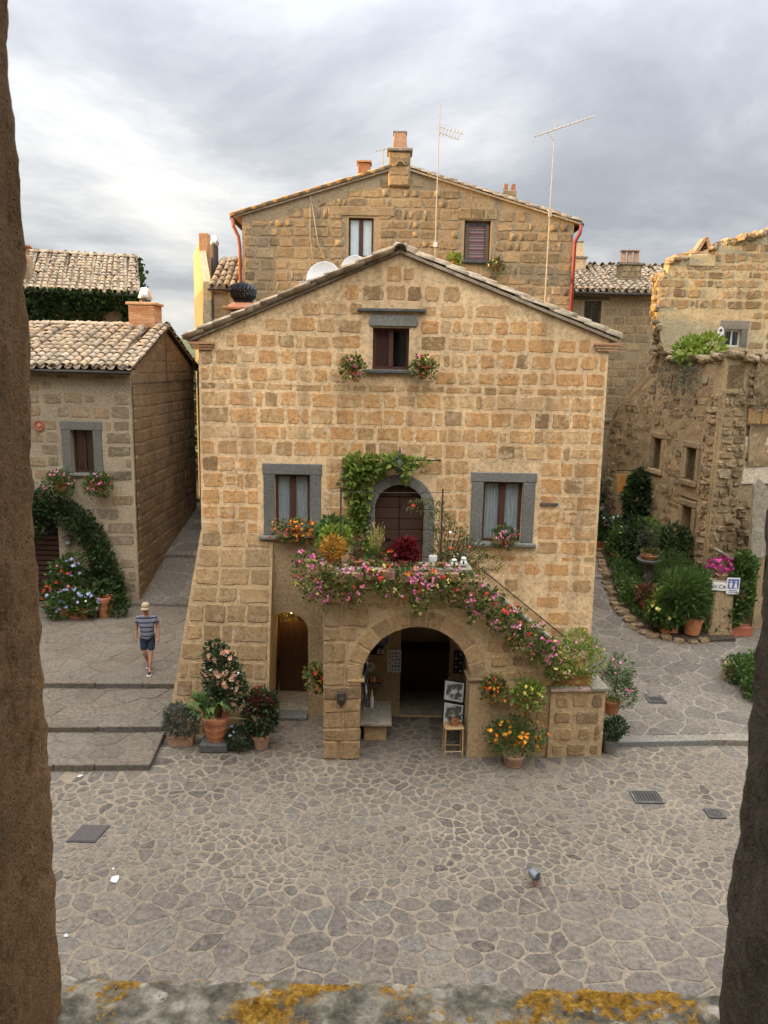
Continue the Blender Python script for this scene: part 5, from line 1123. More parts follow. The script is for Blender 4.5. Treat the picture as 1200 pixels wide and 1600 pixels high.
op = thing('wall_plaque', 'white oval plaque beside the small grey window', 'plaque', (10.43, 24.77, 8.83)); B().lathe([(.01, 0), (.14, 0), (.14, .03), (.01, .035)], 20, sx=.75, sy=1.35).build('disc', 'white', op, rot=(R(90), 0, 0)); B().lathe([(.01, .034), (.05, .036), (.01, .045)], 12, (0, .07, 0)).build('emblem', 'castiron', op, rot=(R(90), 0, 0))

# ================================================================== things on the roofs
def antenna(label, base, h, kind):
    t = thing('tv_antenna', label, 'antenna', base)
    B().tube([(0, 0, 0), (.0, 0, h*.55), (.02, 0, h)], [.022, .019, .012], 6).build('mast', 'antenna', t)
    if kind == 'comb':
        for z, l in ((h-.62, .72), (h-.78, .62)):
            B().tube([(.0, 0, z), (l, -.1, z-.22)], .016, 5).build('boom', 'antenna', t)
            for k in range(7): x = l*(k+.6)/7; B().tube([(x, -.1*x-.28, z-.3*x), (x, -.1*x+.28, z-.3*x)], .006, 4).build('element', 'antenna', t)
        B().bx(-.06, .06, -.05, .05, h*.31, h*.31+.14).build('box', 'white', t)
    elif kind == 'long':
        a, c = Vector((-.62, 0, h-.45)), Vector((1.15, 0, h+.15))
        B().tube([a, c], .018, 5).build('boom', 'antenna', t)
        for k in range(14): p = a.lerp(c, (k+.5)/14); B().tube([p+Vector((0, -.2, 0)), p+Vector((0, .2, 0))], .006, 4).build('element', 'antenna', t)
        for s in (-1, 1): B().tube([(-.62, s*.12, h-.65), (-.5, s*.12, h-.25)], .006, 4).build('reflector', 'antenna', t)
        B().tube([(0, 0, h-.55), (-.2, 0, h-.33)], .012, 4).build('stay', 'antenna', t)
        B().bx(-.04, .05, -.05, .05, h*.52, h*.52+.2).build('clamp', 'antenna', t)
    else:
        B().tube([(-.28, 0, h-.2), (.22, 0, h-.06)], .012, 4).build('boom', 'antenna', t)
        for k in range(4): B().tube([(-.2+k*.12, -.2, h-.17+k*.03), (-.2+k*.12, .2, h-.17+k*.03)], .006, 4).build('element', 'antenna', t)
    return t
antenna('tall thin antenna with two short comb arms before the tall gable', (1.42, 24.75, 9.4), 5.9, 'comb')
antenna('tall antenna with one long upward tilted boom on the right', (4.85, 24.6, 9.2), 5.65, 'long')
antenna('small antenna beside the big chimney of the tall gable', (-.25, 26.0, 13.5), .95, 'small')
def dish(label, loc, r_, tilt, yaw):
    t = thing('satellite_dish', label, 'satellite dish', loc, yaw)
    pr = [(r_*q, .22*r_*q*q) for q in (.02, .25, .5, .75, .95, 1.0)]; pr += [(r_*q, .22*r_*q*q-.012) for q in (1.0, .75, .5, .25, .02)]
    B().lathe(pr, 28).build('reflector', 'white', t, (0, 0, r_*.9), (R(90-tilt), 0, 0), smooth=True)
    B().tube([(0, .1, -.3), (0, .1, r_*.9)], .025, 6).build('mast', 'antenna', t); B().tube([(0, -.02, r_*.1), (0, -r_*.8, r_*.55)], .012, 5).build('arm', 'antenna', t); B().box((0, -r_*.8, r_*.58), (.07, .1, .07)).build('receiver', 'antenna', t); return t
dish('larger white satellite dish low on the left roof slope', (-1.39, 17.2, 9.05), .37, 18, R(-10))
dish('smaller pale satellite dish near the ridge of the main roof', (-.76, 17.6, 9.42), .28, 18, R(-14))
tb = thing('antenna_box', 'small white box beside the larger satellite dish', 'box', (-1.76, 17.0, 9.03)); B().bx(-.13, .13, -.08, .08, .0, .26).build('case', 'white', tb, bevel=.01); B().bx(-.14, .14, -.09, .09, .26, .275).build('lid', 'white', tb)
vt = thing('roof_vent', 'black turbine ventilator on a terracotta chimney at the left eave', 'roof vent', (-3.13, 17.2, 8.2))
B().bx(-.26, .26, -.26, .26, -.1, .48).build('stack', 'tufa_back', vt, bevel=.02); B().box((0, 0, .53), (.78, .78, .06)).build('slab', 'terracotta', vt, bevel=.01); B().box((0, 0, .60), (.62, .62, .10), top=(.7, .7)).build('hood', 'terracotta', vt, bevel=.01)
B().lathe([(.20, .64), (.20, .70), (.22, .72)], 18).build('collar', 'black', vt)
for k in range(18):
    a = 2*math.pi*k/18; pp = [(q*math.cos(a+.35*i), q*math.sin(a+.35*i), z) for i, (q, z) in enumerate(((.18, .72), (.25, .80), (.27, .92), (.20, 1.02), (.07, 1.06)))]; B().tube(pp, .032, 4).build('vane', 'black', vt)
B().lathe([(.10, 1.04), (.02, 1.09)], 12).build('top', 'black', vt); B().lathe([(.05, 0), (.085, .02), (.085, .1), (.06, .12)], 12).build('spout', 'castiron', vt, (0, -.3, .2), (R(90), 0, 0))

# ================================================================== plants round the balcony
def geranium(label, u, d, z, w, dep, drop, group, n=420, mix=(('f_pink', 14), ('f_red', 8)), seed=0, lm='leaf_mixed', fs=.052, slope_=0.0, pot=True, world=None, per=4, sp=.035):
    loc = world or pt(u, d, z); t = thing('geranium', label, 'flowers', loc, PA if world is None else 0, group)
    if pot: B().box((0, 0, .09), (w*.8, .17, .17), top=(1.05, 1.1)).build('trough', 'terracotta_pale', t, rot=(0, slope_, 0), bevel=.01)
    bl = [(0, 0, .20, w*.55, .17, .14), (-w*.2, -dep, .0, w*.36, .13, drop*.55), (w*.22, -dep-.02, -.06-drop*.2, w*.33, .12, drop*.6), (w*.05, -dep-.05, -drop*.55, w*.2, .09, drop*.5)]
    if slope_: bl = [(b[0], b[1], b[2]-b[0]*math.tan(slope_))+tuple(b[3:]) for b in bl]
    foliage(t, bl, int(n*1.2), .062, lm, asp=.8, shell=.6)
    for m, k in mix: blossoms(t, bl, max(2, int(k*.8)), fs, m, per, sp, name=m.replace('f_', '')+'_flowers', front=(0, -1, .3))
    return t
gg = 'trailing geraniums along the balcony'
geranium('pink and mauve geranium trailing from the left end of the balcony parapet', -.12, -.02, 3.74, .62, .17, .62, gg, 520, (('f_pink', 22), ('f_magenta', 5), ('f_red', 3)))
geranium('pink geranium spilling over the parapet above the left pillar', .42, -.10, 3.62, .62, .14, .42, gg, 460, (('f_pink', 20), ('f_red', 6)))
geranium('red and pink geranium trough below the orange bushy plant', 1.0, -.10, 3.66, .66, .13, .30, gg, 440, (('f_pink', 9), ('f_red', 12), ('f_yellow', 6)))
geranium('pink geranium with long cascade over the middle of the arch', 1.62, -.10, 3.62, .66, .15, .64, gg, 560, (('f_pink', 34), ('f_red', 13), ('f_orange', 4)))
geranium('red and pink geranium over the right side of the arch crown', 2.20, -.10, 3.62, .62, .14, .34, gg, 430, (('f_pink', 12), ('f_red', 12), ('f_yellow', 5)))
geranium('bright pink geranium where the stair coping begins', 2.68, -.12, 3.48, .55, .14, .62, gg, 480, (('f_pink', 22), ('f_red', 5)))
sa = -ang
for i, (lb_, mx) in enumerate((('upper geranium of the stair slope, pink and red flowered', (('f_pink', 10), ('f_red', 6))), ('geranium halfway up the stair slope with red heads', (('f_red', 12), ('f_pink', 7))), ('geranium on the lower half of the stair slope with pale pink heads', (('f_pink', 14), ('f_red', 4))), ('lowest geranium at the foot of the stair slope', (('f_pink', 10), ('f_magenta', 5), ('f_yellow', 6))))):
    q = .34+i*.40; geranium(lb_, 2.75+q, -.10, 3.42-q*.80, .52, .12, .44, 'geraniums down the stair slope', 420, mx, slope_=sa, pot=False)
geranium('left trailing geranium hanging beside the balcony corner', 0, 0, 0, .5, .12, .7, gg, 420, (('f_pink', 18), ('f_yellow', 8), ('f_red', 4)), world=(-1.45, 14.35, 3.70), pot=True)
# things standing on the parapet
zc_ = 3.872
plant('potted_plant', 'bushy orange leaved plant at the left end of the parapet', 'plant', pt(.12, .12, zc_), ('round', .13, .16), [(0, 0, .36, .21, .19, .20), (.0, -.08, .30, .18, .12, .15)], 620, .07, 'leaf_orange', asp=.35)
plant('potted_plant', 'lime green leafy plant by the left trellis post', 'plant', pt(.16, .45, zc_), ('round', .12, .15), [(0, 0, .50, .26, .2, .16), (-.02, -.05, .34, .26, .18, .14)], 460, .10, 'leaf_lime', asp=.6)
plant('potted_plant', 'mid green broad leaved plant behind the lime one', 'plant', pt(.12, .9, zc_), ('round', .13, .2), [(0, 0, .52, .25, .22, .22)], 260, .12, 'leaf', asp=.6)
bp = plant('potted_plant', 'dark bare stemmed plant in a shallow brown bowl on the parapet', 'plant', pt(.56, .14, zc_), ('round', .15, .10), [(0, 0, .34, .13, .10, .24)], 60, .07, 'leaf_brown', stems=26, potmat='terracotta_red')
sw = thing('potted_plant', 'straw yellow upright spiky plant beside the balcony door', 'plant', pt(.92, .16, zc_)); round_pot(sw, .15, .11, 'terracotta_red')
sp_ = []
for k in range(60):
    a = rng.uniform(0, 6.28); q = rng.uniform(.02, .17); h_ = rng.uniform(.3, .72)
    for j in range(16): t = (j+.5)/16; sp_.append((q*math.cos(a)*t*1.2, q*math.sin(a)*t*.8, .1+h_*t))
P = np.array(sp_); tag(link('foliage', leaf_mesh('foliage', P, np.tile([0, 0, 1.0], (len(P), 1)), .055, 'leaf_straw', asp=.35, rand=.5), sw), kind='stuff'); foliage(sw, [(0, 0, .18, .14, .12, .08)], 120, .09, 'leaf')
plant('potted_plant', 'low red flowered plant in a bowl beside the spiky one', 'plant', pt(1.18, .12, zc_), ('round', .12, .10), [(0, 0, .20, .16, .12, .10)], 160, .05, 'leaf_mixed', [('f_red', 6, .05, 3, .02), ('f_pink', 4, .05, 3, .02)])
plant('potted_plant', 'dense wine red leaved plant in front of the balcony door', 'plant', pt(1.46, .14, zc_), ('round', .15, .12), [(0, 0, .30, .19, .15, .17), (-.13, -.05, .24, .14, .12, .14), (.12, -.08, .22, .14, .11, .13), (.05, 0, .42, .10, .1, .10)], 700, .10, 'leaf_wine', asp=.3, up=.5)
wc = thing('ceramic_cup', 'small white ceramic cup on the parapet before the door', 'cup', pt(2.0, .08, zc_)); B().lathe([(.065, 0), (.075, .03), (.072, .09)], 16).build('base', 'cream_plaster', wc); B().lathe([(.075, .09), (.08, .12), (.08, .20), (.07, .20), (.065, .12)], 16).build('cup', 'white', wc)
plant('potted_plant', 'small brown bowl plant right of the white cup', 'plant', pt(2.14, .10, zc_), ('round', .11, .08), [(0, 0, .12, .10, .08, .05)], 90, .05, 'leaf_olive', potmat='terracotta_red')
for u_, h_, lb_ in ((2.40, .15, 'shorter of the two white ornaments at the right parapet end'), (2.58, .19, 'taller of the two white ornaments at the right parapet end')):
    fg = thing('ornament', lb_, 'ornament', pt(u_, .06, zc_), PA, 'white ornaments on the parapet'); B().lathe([(.02, 0), (.065, .02), (.06, h_*.55), (.035, h_*.62), (.05, h_*.72), (.05, h_*.9), (.01, h_)], 12).build('body', 'white', fg, smooth=True); B().box((-.01, -.05, h_*.45), (.03, .03, .05)).build('mark', 'black', fg)
plant('shrub', 'airy olive green shrub sprawling right of the balcony door', 'shrub', pt(2.35, .75, 3.05), ('round', .2, .3), [(.05, -.05, 1.1, .42, .36, .45), (.35, -.1, .95, .42, .3, .28), (-.15, 0, 1.55, .26, .25, .20), (-.45, -.05, 1.85, .36, .22, .12), (.75, -.15, .75, .38, .2, .14), (.1, -.3, .75, .35, .22, .25)], 2300, .055, 'leaf_olive', [('f_red', 7, .05, 2, .02), ('f_white', 6, .05)], stems=60, asp=.4)
# climbing vine over the door
vn = thing('vine', 'bright green climbing vine left of and over the balcony door', 'vine', (-.55, YW-.10, 3.05))
bl = [(.05, 0, 1.1, .20, .10, .55), (.02, -.02, 1.75, .22, .10, .40), (-.02, -.02, 2.20, .32, .12, .32), (.02, -.04, 2.52, .36, .14, .20), (.45, -.10, 2.60, .34, .12, .13), (.80, -.14, 2.62, .22, .12, .12), (.95, -.16, 2.42, .09, .08, .20), (1.20, -.12, 2.60, .24, .08, .08), (.42, -.05, 2.36, .12, .06, .12)]
foliage(vn, bl, 1900, .095, 'leaf_vine', asp=.85, shell=.7, up=-.1); tag(B().tube([(.05, .04, 0), (.03, .03, .9), (.1, .03, 1.7), (0, .02, 2.4), (.5, -.05, 2.55), (1.1, -.1, 2.5)], [.03, .026, .022, .018, .012, .006], 6).build('stem', 'stem', vn))
# window flowers
def wbox(label, x, y, z, w, mix, lm, n=420, drop=.16, box='terracotta_pale', leaf=.05):
    t = thing('window_box', label, 'flower box', (x, y, z)); B().box((0, 0, .08), (w*.9, .18, .16), top=(1.04, 1.1)).build('trough', box, t, bevel=.01)
    bl = [(0, -.02, .22, w*.52, .14, .15), (-w*.2, -.12, .08, w*.32, .1, drop), (w*.2, -.12, .06, w*.32, .1, drop)]
    foliage(t, bl, int(n*1.6), leaf, lm, asp=.75, shell=.6)
    for m, k in mix: blossoms(t, bl, k, .05, m, 3, .025, name=m.replace('f_', '')+'_flowers', front=(0, -1, .3))
wbox('orange and red flower box on the left window sill of the main house', -1.80, YW-.14, 4.04, .95, (('f_orange', 26), ('f_red', 20)), 'leaf_mixed', 700, .17)
wbox('pink geranium box on the right window sill of the main house', 2.50, YW-.14, 3.98, .50, (('f_pink', 20), ('f_red', 3)), 'leaf', 420, .15)
def hang(label, loc, s, mix, lm, n, pot=True, drop=1.0, group=None):
    t = thing('hanging_pot', label, 'flower pot', loc, 0, group)
    if pot: round_pot(t, .13*s, .17*s, 'terracotta'); B().ring((0, 0, .12*s), (0, 0, 1), .14*s, .008, 16, 4).build('holder', 'rust', t); B().tube([(0, .14*s, .12*s), (0, .26, .13*s)], .01, 5).build('bracket', 'rust', t)
    bl = [(0, -.02, .24*s, .22*s, .2*s, .14*s), (-.08*s, -.1*s, .12*s, .2*s, .13*s, .2*s*drop), (.1*s, -.1*s, .10*s, .18*s, .12*s, .2*s*drop)]
    foliage(t, bl, int(n*2), .058, lm, asp=.75, shell=.6)
    for m, k in mix: blossoms(t, bl, k, .055, m, 3, .025, name=m.replace('f_', '')+'_flowers', front=(0, -1, .2))
hang('flower pot on the left of the gable window sill', (-.68, YW-.24, 7.40), .95, (('f_pink', 6), ('f_red', 3)), 'leaf_mixed', 260)
hang('flower pot on the right of the gable window sill', (.73, YW-.24, 7.42), .95, (('f_red', 7), ('f_yellow', 6), ('f_pink', 4)), 'leaf_mixed', 260)
hang('red flowered pot hanging beside the low arched door', (-1.28, 14.75, 1.22), 1.0, (('f_red', 9), ('f_orange', 4)), 'leaf_mixed', 420, drop=1.5)
hang('orange flowered pot fixed to the wall right of the arch', pt(3.22, -.18, 1.40), .95, (('f_orange', 10), ('f_red', 7)), 'leaf_mixed', 320, drop=1.3)
hang('yellow leaved pot fixed below the stair slope', pt(3.88, -.18, 1.28), 1.1, (('f_yellow', 14), ('f_red', 3)), 'leaf_vine', 420, drop=1.2)
hang('left pink flower pot under the grey framed cottage window', (-9.22, 21.62, 3.92), 1.65, (('f_pink', 20), ('f_salmon', 6)), 'leaf', 700)
hang('right pink flower pot under the grey framed cottage window', (-8.10, 21.62, 3.92), 1.55, (('f_pink', 18), ('f_red', 5)), 'leaf', 650)
hang('small pot of yellow grass left of the striped curtain window', (2.02, YB-.22, 10.72), .95, (), 'leaf_lime', 240); hang('small pot of dry flowers right of the striped curtain window', (3.32, YB-.22, 10.58), .95, (('f_yellow', 6),), 'leaf_olive', 200)
# pots at the foot of the buttress
st = thing('plinth', 'square dark stone plinth under the big terracotta pot', 'plinth', (-3.27, 14.25, 0)); B().box((0, 0, .09), (.56, .46, .18)).build('block', 'peperino_dark', st, bevel=.025)
t = plant('rose_bush', 'large terracotta pot with broad leaved plant and salmon roses', 'rose bush', (-3.27, 14.27, .18), None, [(.12, .1, 1.32, .34, .28, .52), (.0, .12, 1.72, .22, .2, .30), (.30, .05, 1.0, .34, .26, .35)], 1900, .07, 'leaf_dark', [('f_salmon', 26, .085, 4, .025), ('f_white', 5, .06, 2, .02)], stems=14, asp=.6)
pr = [(.17, 0), (.175, .04), (.20, .12), (.205, .13), (.20, .14), (.225, .26), (.232, .27), (.225, .28), (.24, .40), (.27, .41), (.275, .48), (.25, .49), (.22, .44), (.01, .43)]
B().lathe(pr, 24).build('pot', 'terracotta', t)
bl_ = []
for k in range(30):
    a = rng.uniform(0, 6.28); q = rng.uniform(.05, .22); bl_.append((q*math.cos(a)-.12, q*math.sin(a)-.05, .45+rng.uniform(0, .35), math.cos(a), math.sin(a)))
v, f = [], []
for i, (x, y, z, dx, dy) in enumerate(bl_):
    ln_, wd = rng.uniform(.24, .38), rng.uniform(.08, .12); o = len(v); d = Vector((dx, dy, 0)); n_ = Vector((-dy, dx, 0))
    for s, (t_, wz, hz) in enumerate(((0, .2, 0), (.3, .9, .14), (.65, 1, .20), (1.0, .1, .12))):
        c = Vector((x, y, z))+d*ln_*t_+Vector((0, 0, hz)); v += [tuple(c-n_*wd*wz*.6), tuple(c+Vector((0, 0, -.02))), tuple(c+n_*wd*wz*.6)]
    for s in range(3): f += [[o+3*s, o+3*s+1, o+3*s+4, o+3*s+3], [o+3*s+1, o+3*s+2, o+3*s+5, o+3*s+4]]
tag(link('broad_leaves', make_mesh('broad_leaves', v, f, 'leaf', True), t), kind='stuff')
plant('potted_plant', 'grey green bushy plant in a low box planter by the steps', 'plant', (-3.98, 14.38, 0), ('box', .52, .26, .20), [(0, 0, .48, .34, .24, .26), (-.1, 0, .62, .24, .2, .22)], 1100, .07, 'leaf_grey', potmat='terracotta_pale', asp=.5)
plant('potted_plant', 'round dark green plant with blue flowers beside the big pot', 'plant', (-2.80, 14.22, 0), None, [(0, 0, .24, .28, .24, .22)], 900, .05, 'leaf_leaf' if 0 else 'leaf_dark', [('f_blue', 6, .06, 2, .02)])
amar = plant('potted_plant', 'purple plumed amaranth in a pot left of the low arched door', 'plant', (-2.38, 14.30, 0), ('round', .19, .30), [(0, 0, .66, .32, .28, .32), (.05, 0, .95, .28, .22, .24)], 1000, .10, 'leaf_dark', [], stems=20, potmat='terracotta_pale', asp=.4)
foliage(amar, [(-.14, -.14, .92, .09, .07, .26), (.02, -.16, .96, .09, .07, .28), (.2, -.1, 1.02, .08, .07, .2), (-.05, 0, 1.15, .10, .08, .16), (.28, 0, .85, .07, .06, .18)], 620, .05, 'leaf_wine', name='plumes', asp=.5, shell=.9)
plant('marigold_pot', 'large marigold bush with orange flowers right of the arch', 'flowers', (2.60, 13.80, 0), ('round', .22, .24), [(0, 0, .50, .50, .36, .28), (-.25, 0, .60, .36, .3, .26), (.28, 0, .62, .34, .3, .26), (0, 0, .78, .34, .28, .20)], 1700, .06, 'leaf', [('f_orange', 30, .075, 2, .015)], potmat='terracotta_pale', asp=.35)
# planting on the stair end block
plant('flower_planter', 'big yellow green flowering bush on the stair end block', 'flowers', pt(4.82, .18, 1.47), ('box', .8, .3, .2), [(0, 0, .48, .46, .3, .36), (-.3, -.05, .32, .34, .25, .28), (.28, 0, .52, .36, .28, .38), (.1, .05, .85, .26, .22, .2), (-.1, -.2, .16, .5, .15, .2)], 2300, .075, 'leaf_vine', [('f_orange', 9, .07, 2, .02), ('f_pink', 10, .05, 3, .02), ('f_yellow', 18, .05, 2, .02)], asp=.3, up=.5)
plant('potted_plant', 'green bush with small pink flowers behind the end block', 'plant', (4.82, 15.0, .55), ('round', .17, .30), [(0, 0, .62, .36, .32, .34), (.12, .05, .95, .26, .24, .3), (.2, -.1, .45, .25, .2, .25)], 1300, .07, 'leaf', [('f_pink', 14, .045, 2, .02)], asp=.3)
pd = thing('plinth', 'low brick plinth with pots at the kerb beside the stair end block', 'plinth', (4.72, 14.98, 0)); B().box((0, 0, .27), (.42, .42, .56)).build('block', 'coping', pd, bevel=.02)
plant('potted_plant', 'round clipped dark green plant in a grey pot at the kerb', 'plant', (4.62, 14.38, .0), ('round', .16, .30), [(0, 0, .46, .24, .22, .22), (.1, -.02, .58, .22, .2, .18)], 900, .045, 'leaf_dark', [('f_white', 3, .04)], potmat='peperino', asp=.8)

# ================================================================== plants of the cottage on the left
cr = thing('creeper', 'dark green creeper arching over the cottage door', 'creeper', (-7.6, 21.75, .5))
path_ = [(-3.4, 2.9), (-2.6, 3.1), (-1.9, 3.05), (-1.3, 2.7), (-.85, 2.2), (-.55, 1.6), (-.35, 1.0), (-.25, .5), (-.25, .1)]
bl = []
for i in range(len(path_)-1):
    for t_ in (0, .5): x = path_[i][0]+(path_[i+1][0]-path_[i][0])*t_; z = path_[i][1]+(path_[i+1][1]-path_[i][1])*t_; bl.append((x-.05, -.12, z, .40, .22, .42))
bl += [(-2.35, -.1, 2.4, .22, .15, .45), (-.75, -.15, .7, .45, .25, .5), (-.55, -.2, .2, .5, .3, .3)]
foliage(cr, bl, 6500, .085, 'leaf_ivy', asp=.75, shell=.55); B().tube([(x, 0, z) for x, z in reversed(path_)], [.05, .05, .045, .04, .035, .03, .025, .02, .02], 6).build('stem', 'stem', cr)
plant('flower_pot', 'mixed flowering pots with blue and red blooms beside the cottage door', 'flowers', (-9.05, 21.25, .45), ('box', .7, .3, .28), [(0, 0, 1.15, .46, .36, .42), (-.1, -.15, .75, .46, .3, .40), (.2, .05, 1.45, .32, .26, .3), (-.3, -.1, .45, .35, .3, .35)], 1700, .085, 'leaf', [('f_red', 9, .08, 3, .03), ('f_blue', 14, .08, 3, .03), ('f_pink', 8, .07, 3, .03)], asp=.6)
plant('flower_pot', 'trailing plumbago with pale blue flowers on a bench by the cottage', 'flowers', (-8.65, 20.75, .44), ('box', .8, .3, .35), [(0, 0, .55, .55, .35, .28), (-.35, -.1, .35, .4, .3, .32), (.35, -.05, .40, .4, .3, .3)], 1500, .085, 'leaf', [('f_blue', 22, .08, 3, .03), ('f_white', 6, .07, 2, .03)], asp=.6)
plant('potted_plant', 'tall pale terracotta pot with creeper at the cottage corner', 'plant', (-7.85, 20.9, .45), ('round', .24, .60), [(-.3, 0, .35, .3, .2, .35), (.35, .0, .3, .35, .2, .35), (0, .1, .85, .3, .25, .2)], 700, .085, 'leaf_ivy', asp=.75)
bn = thing('plant_bench', 'low dark bench under the blue flowers by the cottage', 'bench', (-8.7, 20.85, .44)); B().bx(-.75, .75, -.2, .2, .26, .32).build('seat', 'wood_grey', bn)
for x in (-.65, .65): B().bx(x-.04, x+.04, -.17, .17, -.02, .26).build('leg', 'wood_grey', bn)

# ================================================================== planting bed on the right
cb_ = [(8.75, 19.45), (8.0, 19.42), (7.45, 19.62), (7.05, 20.05), (6.85, 20.8), (6.80, 21.6), (6.84, 22.6), (6.95, 23.6), (7.1, 24.8), (7.3, 26)]
v, f = [], []
for x, y in cb_: v += [(x, y, pz(0, y)-.1), (x, y, pz(0, y)+.05), (9.4, max(y, 19.5), pz(0, y)+.11), (9.4, max(y, 19.5), pz(0, y)-.1)]
for i in range(len(cb_)-1): a, c = 4*i, 4*i+4; f += [[a, a+1, c+1, c], [a+1, a+2, c+2, c+1], [a+2, a+3, c+3, c+2], [a+3, a, c, c+3]]
f += [[0, 3, 2, 1], [4*len(cb_)-4, 4*len(cb_)-3, 4*len(cb_)-2, 4*len(cb_)-1]]
bed = thing('flower_bed', 'curved raised planting bed edged with rough stones on the right', 'flower bed', (0, 0, 0)); B().add(v, f).build('soil', 'soil', bed)
for i in range(len(cb_)-1):
    a, c = Vector(cb_[i]), Vector(cb_[i+1]); n_ = max(1, int((c-a).length/.26))
    for k in range(n_): p = a.lerp(c, (k+.5)/n_); boulder('edge_stone', bed, (p.x+rng.uniform(-.04, .04), p.y+rng.uniform(-.04, .04), pz(0, p.y)+.02), (rng.uniform(.12, .22), rng.uniform(.10, .16), rng.uniform(.07, .13)), 'tufa_dark', rng.randrange(9999))
gc = thing('ground_cover', 'low dark leafy ground cover filling the curved bed', 'plants', (0, 0, 0)); gp = []
for q in range(9000):
    y = nrng.uniform(19.7, 26.5); x0 = np.interp(y, [19.4, 20, 21, 23, 26], [8.0, 7.25, 7.0, 7.05, 7.45]); x = nrng.uniform(x0, max(x0+.2, 9.1-.15*(y-21.6))); gp.append((x, y, pz(0, y)+.12+abs(nrng.normal(0, .12))*(1+.8*math.sin(x*5)*math.sin(y*4))))
gp = np.array(gp); tag(link('foliage', leaf_mesh('foliage', gp, np.tile([0, 0, 1.0], (len(gp), 1)), .11, 'leaf', asp=.5), gc), kind='stuff')
RB = 'plants of the curved bed'
def rp_(name, label, x, y, lift, pot, bl, n, leaf, mat, fl=(), **kw): return plant(name, label, 'plant', (x, y, pz(0, y)+lift), pot, bl, n, leaf, mat, fl, RB, **kw)
rp_('oleander', 'narrow leaved green oleander in the biggest terracotta pot of the bed', 8.32, 19.75, .10, ('round', .27, .48), [(-.18, 0, 1.05, .50, .42, .40), (-.42, .05, 1.35, .45, .4, .35), (.02, .1, 1.25, .34, .36, .36), (-.05, -.1, .75, .38, .35, .25)], 2300, .17, 'leaf', asp=.16, up=.4, stems=16)
rp_('hydrangea', 'broad leaved yellow green plant in a rectangular pot at the bed front', 7.72, 19.85, .10, ('box', .46, .3, .24), [(0, 0, .48, .46, .36, .28), (-.2, 0, .58, .36, .3, .24)], 620, .15, 'leaf', [('f_yellow', 6, .10, 3, .03)], asp=.65)
rp_('potted_plant', 'reddish brown leaved plant at the bend of the bed', 7.46, 20.95, .10, ('round', .18, .26), [(0, 0, .50, .28, .26, .28)], 560, .09, 'leaf_brown', potmat='terracotta_red')
bb = thing('stone_table', 'round dark stone table holding a terracotta bowl in the bed', 'table', (8.0, 22.5, pz(0, 22.5)+.1)); B().lathe([(.20, 0), (.16, .1), (.13, .5), (.2, .72), (.36, .78), (.37, .84), (.01, .84)], 20).build('pedestal', 'peperino_dark', bb)
plant('potted_plant', 'shallow terracotta bowl of succulents on the round stone table', 'plant', (8.0, 22.5, pz(0, 22.5)+.945), ('round', .26, .14), [(0, 0, .20, .24, .22, .09), (.2, 0, .18, .12, .12, .08)], 260, .08, 'leaf_olive')
rp_('shrub', 'feathery light green shrub in the middle of the bed', 8.55, 21.6, .08, None, [(0, 0, .75, .62, .5, .6), (-.2, .1, 1.05, .45, .4, .45)], 2600, .08, 'leaf', asp=.14, up=.6)
rp_('shrub', 'dark green shrub against the old house wall', 8.85, 22.6, .08, None, [(.1, 0, .95, .5, .45, .75), (-.1, .1, 1.4, .38, .35, .45)], 1300, .11, 'leaf_ivy')
rp_('shrub', 'grey green wispy shrub behind the stone table', 8.35, 23.3, .08, None, [(0, 0, .8, .5, .4, .7)], 700, .09, 'leaf_grey', asp=.2, stems=20)
rp_('ivy_column', 'tall dark ivy column by the hanging sign', 8.35, 25.2, .05, None, [(0, 0, .7, .36, .34, .8), (.0, 0, 1.6, .40, .36, .7), (.05, 0, 2.2, .30, .3, .4)], 2400, .11, 'leaf_dark', asp=.75)
rp_('flower_bowl', 'dark bowl of white flowers on a stand at the back of the path', 7.95, 26.2, .05, ('round', .42, .30), [(0, 0, .46, .44, .4, .16)], 420, .09, 'leaf', [('f_white', 16, .10, 3, .04)], potmat='castiron_dark')
rp_('shrub', 'light green bush below the old house door', 8.45, 24.4, .05, None, [(0, 0, .65, .5, .42, .45), (.1, 0, 1.0, .36, .32, .28)], 1000, .11, 'leaf_vine')
rp_('potted_plant', 'leafy pot plant hard by the main house corner', 7.25, 25.1, 0, ('round', .24, .32), [(0, 0, .60, .36, .34, .34), (-.05, 0, .95, .3, .28, .3)], 800, .10, 'leaf_dark', [('f_pink', 3, .07, 2, .02)], potmat='terracotta_red')
rp_('potted_plant', 'small bright green pot plant where the path narrows', 7.50, 24.1, .05, ('round', .2, .28), [(0, 0, .50, .3, .3, .28), (0, 0, .85, .2, .2, .25)], 620, .10, 'leaf', [('f_yellow', 4, .07, 2, .02)], potmat='terracotta_red')
rp_('fern', 'bright arching fern on the bed beside the reddish plant', 7.95, 20.6, .08, None, [(0, 0, .45, .45, .4, .4), (.3, .2, .7, .35, .3, .35)], 900, .16, 'leaf_vine', asp=.2, up=.4)
rp_('potted_plant', 'leafy green pot plant against the wall near the climber', 8.95, 20.9, .08, ('round', .2, .3), [(0, 0, .7, .4, .35, .4), (-.1, 0, 1.05, .3, .3, .3)], 800, .12, 'leaf')
rp_('shrub', 'dark tangled shrub between the bowl and the stone table', 7.85, 23.9, .05, None, [(.1, 0, .65, .45, .5, .65), (.3, .5, .9, .4, .5, .6)], 1500, .10, 'leaf_dark')
rp_('potted_plant', 'low trailing green plant on the bed edge by the path', 7.12, 21.4, .08, None, [(0, 0, .28, .26, .4, .28), (.1, .4, .35, .22, .4, .32), (.1, .9, .3, .22, .3, .3)], 800, .09, 'leaf')
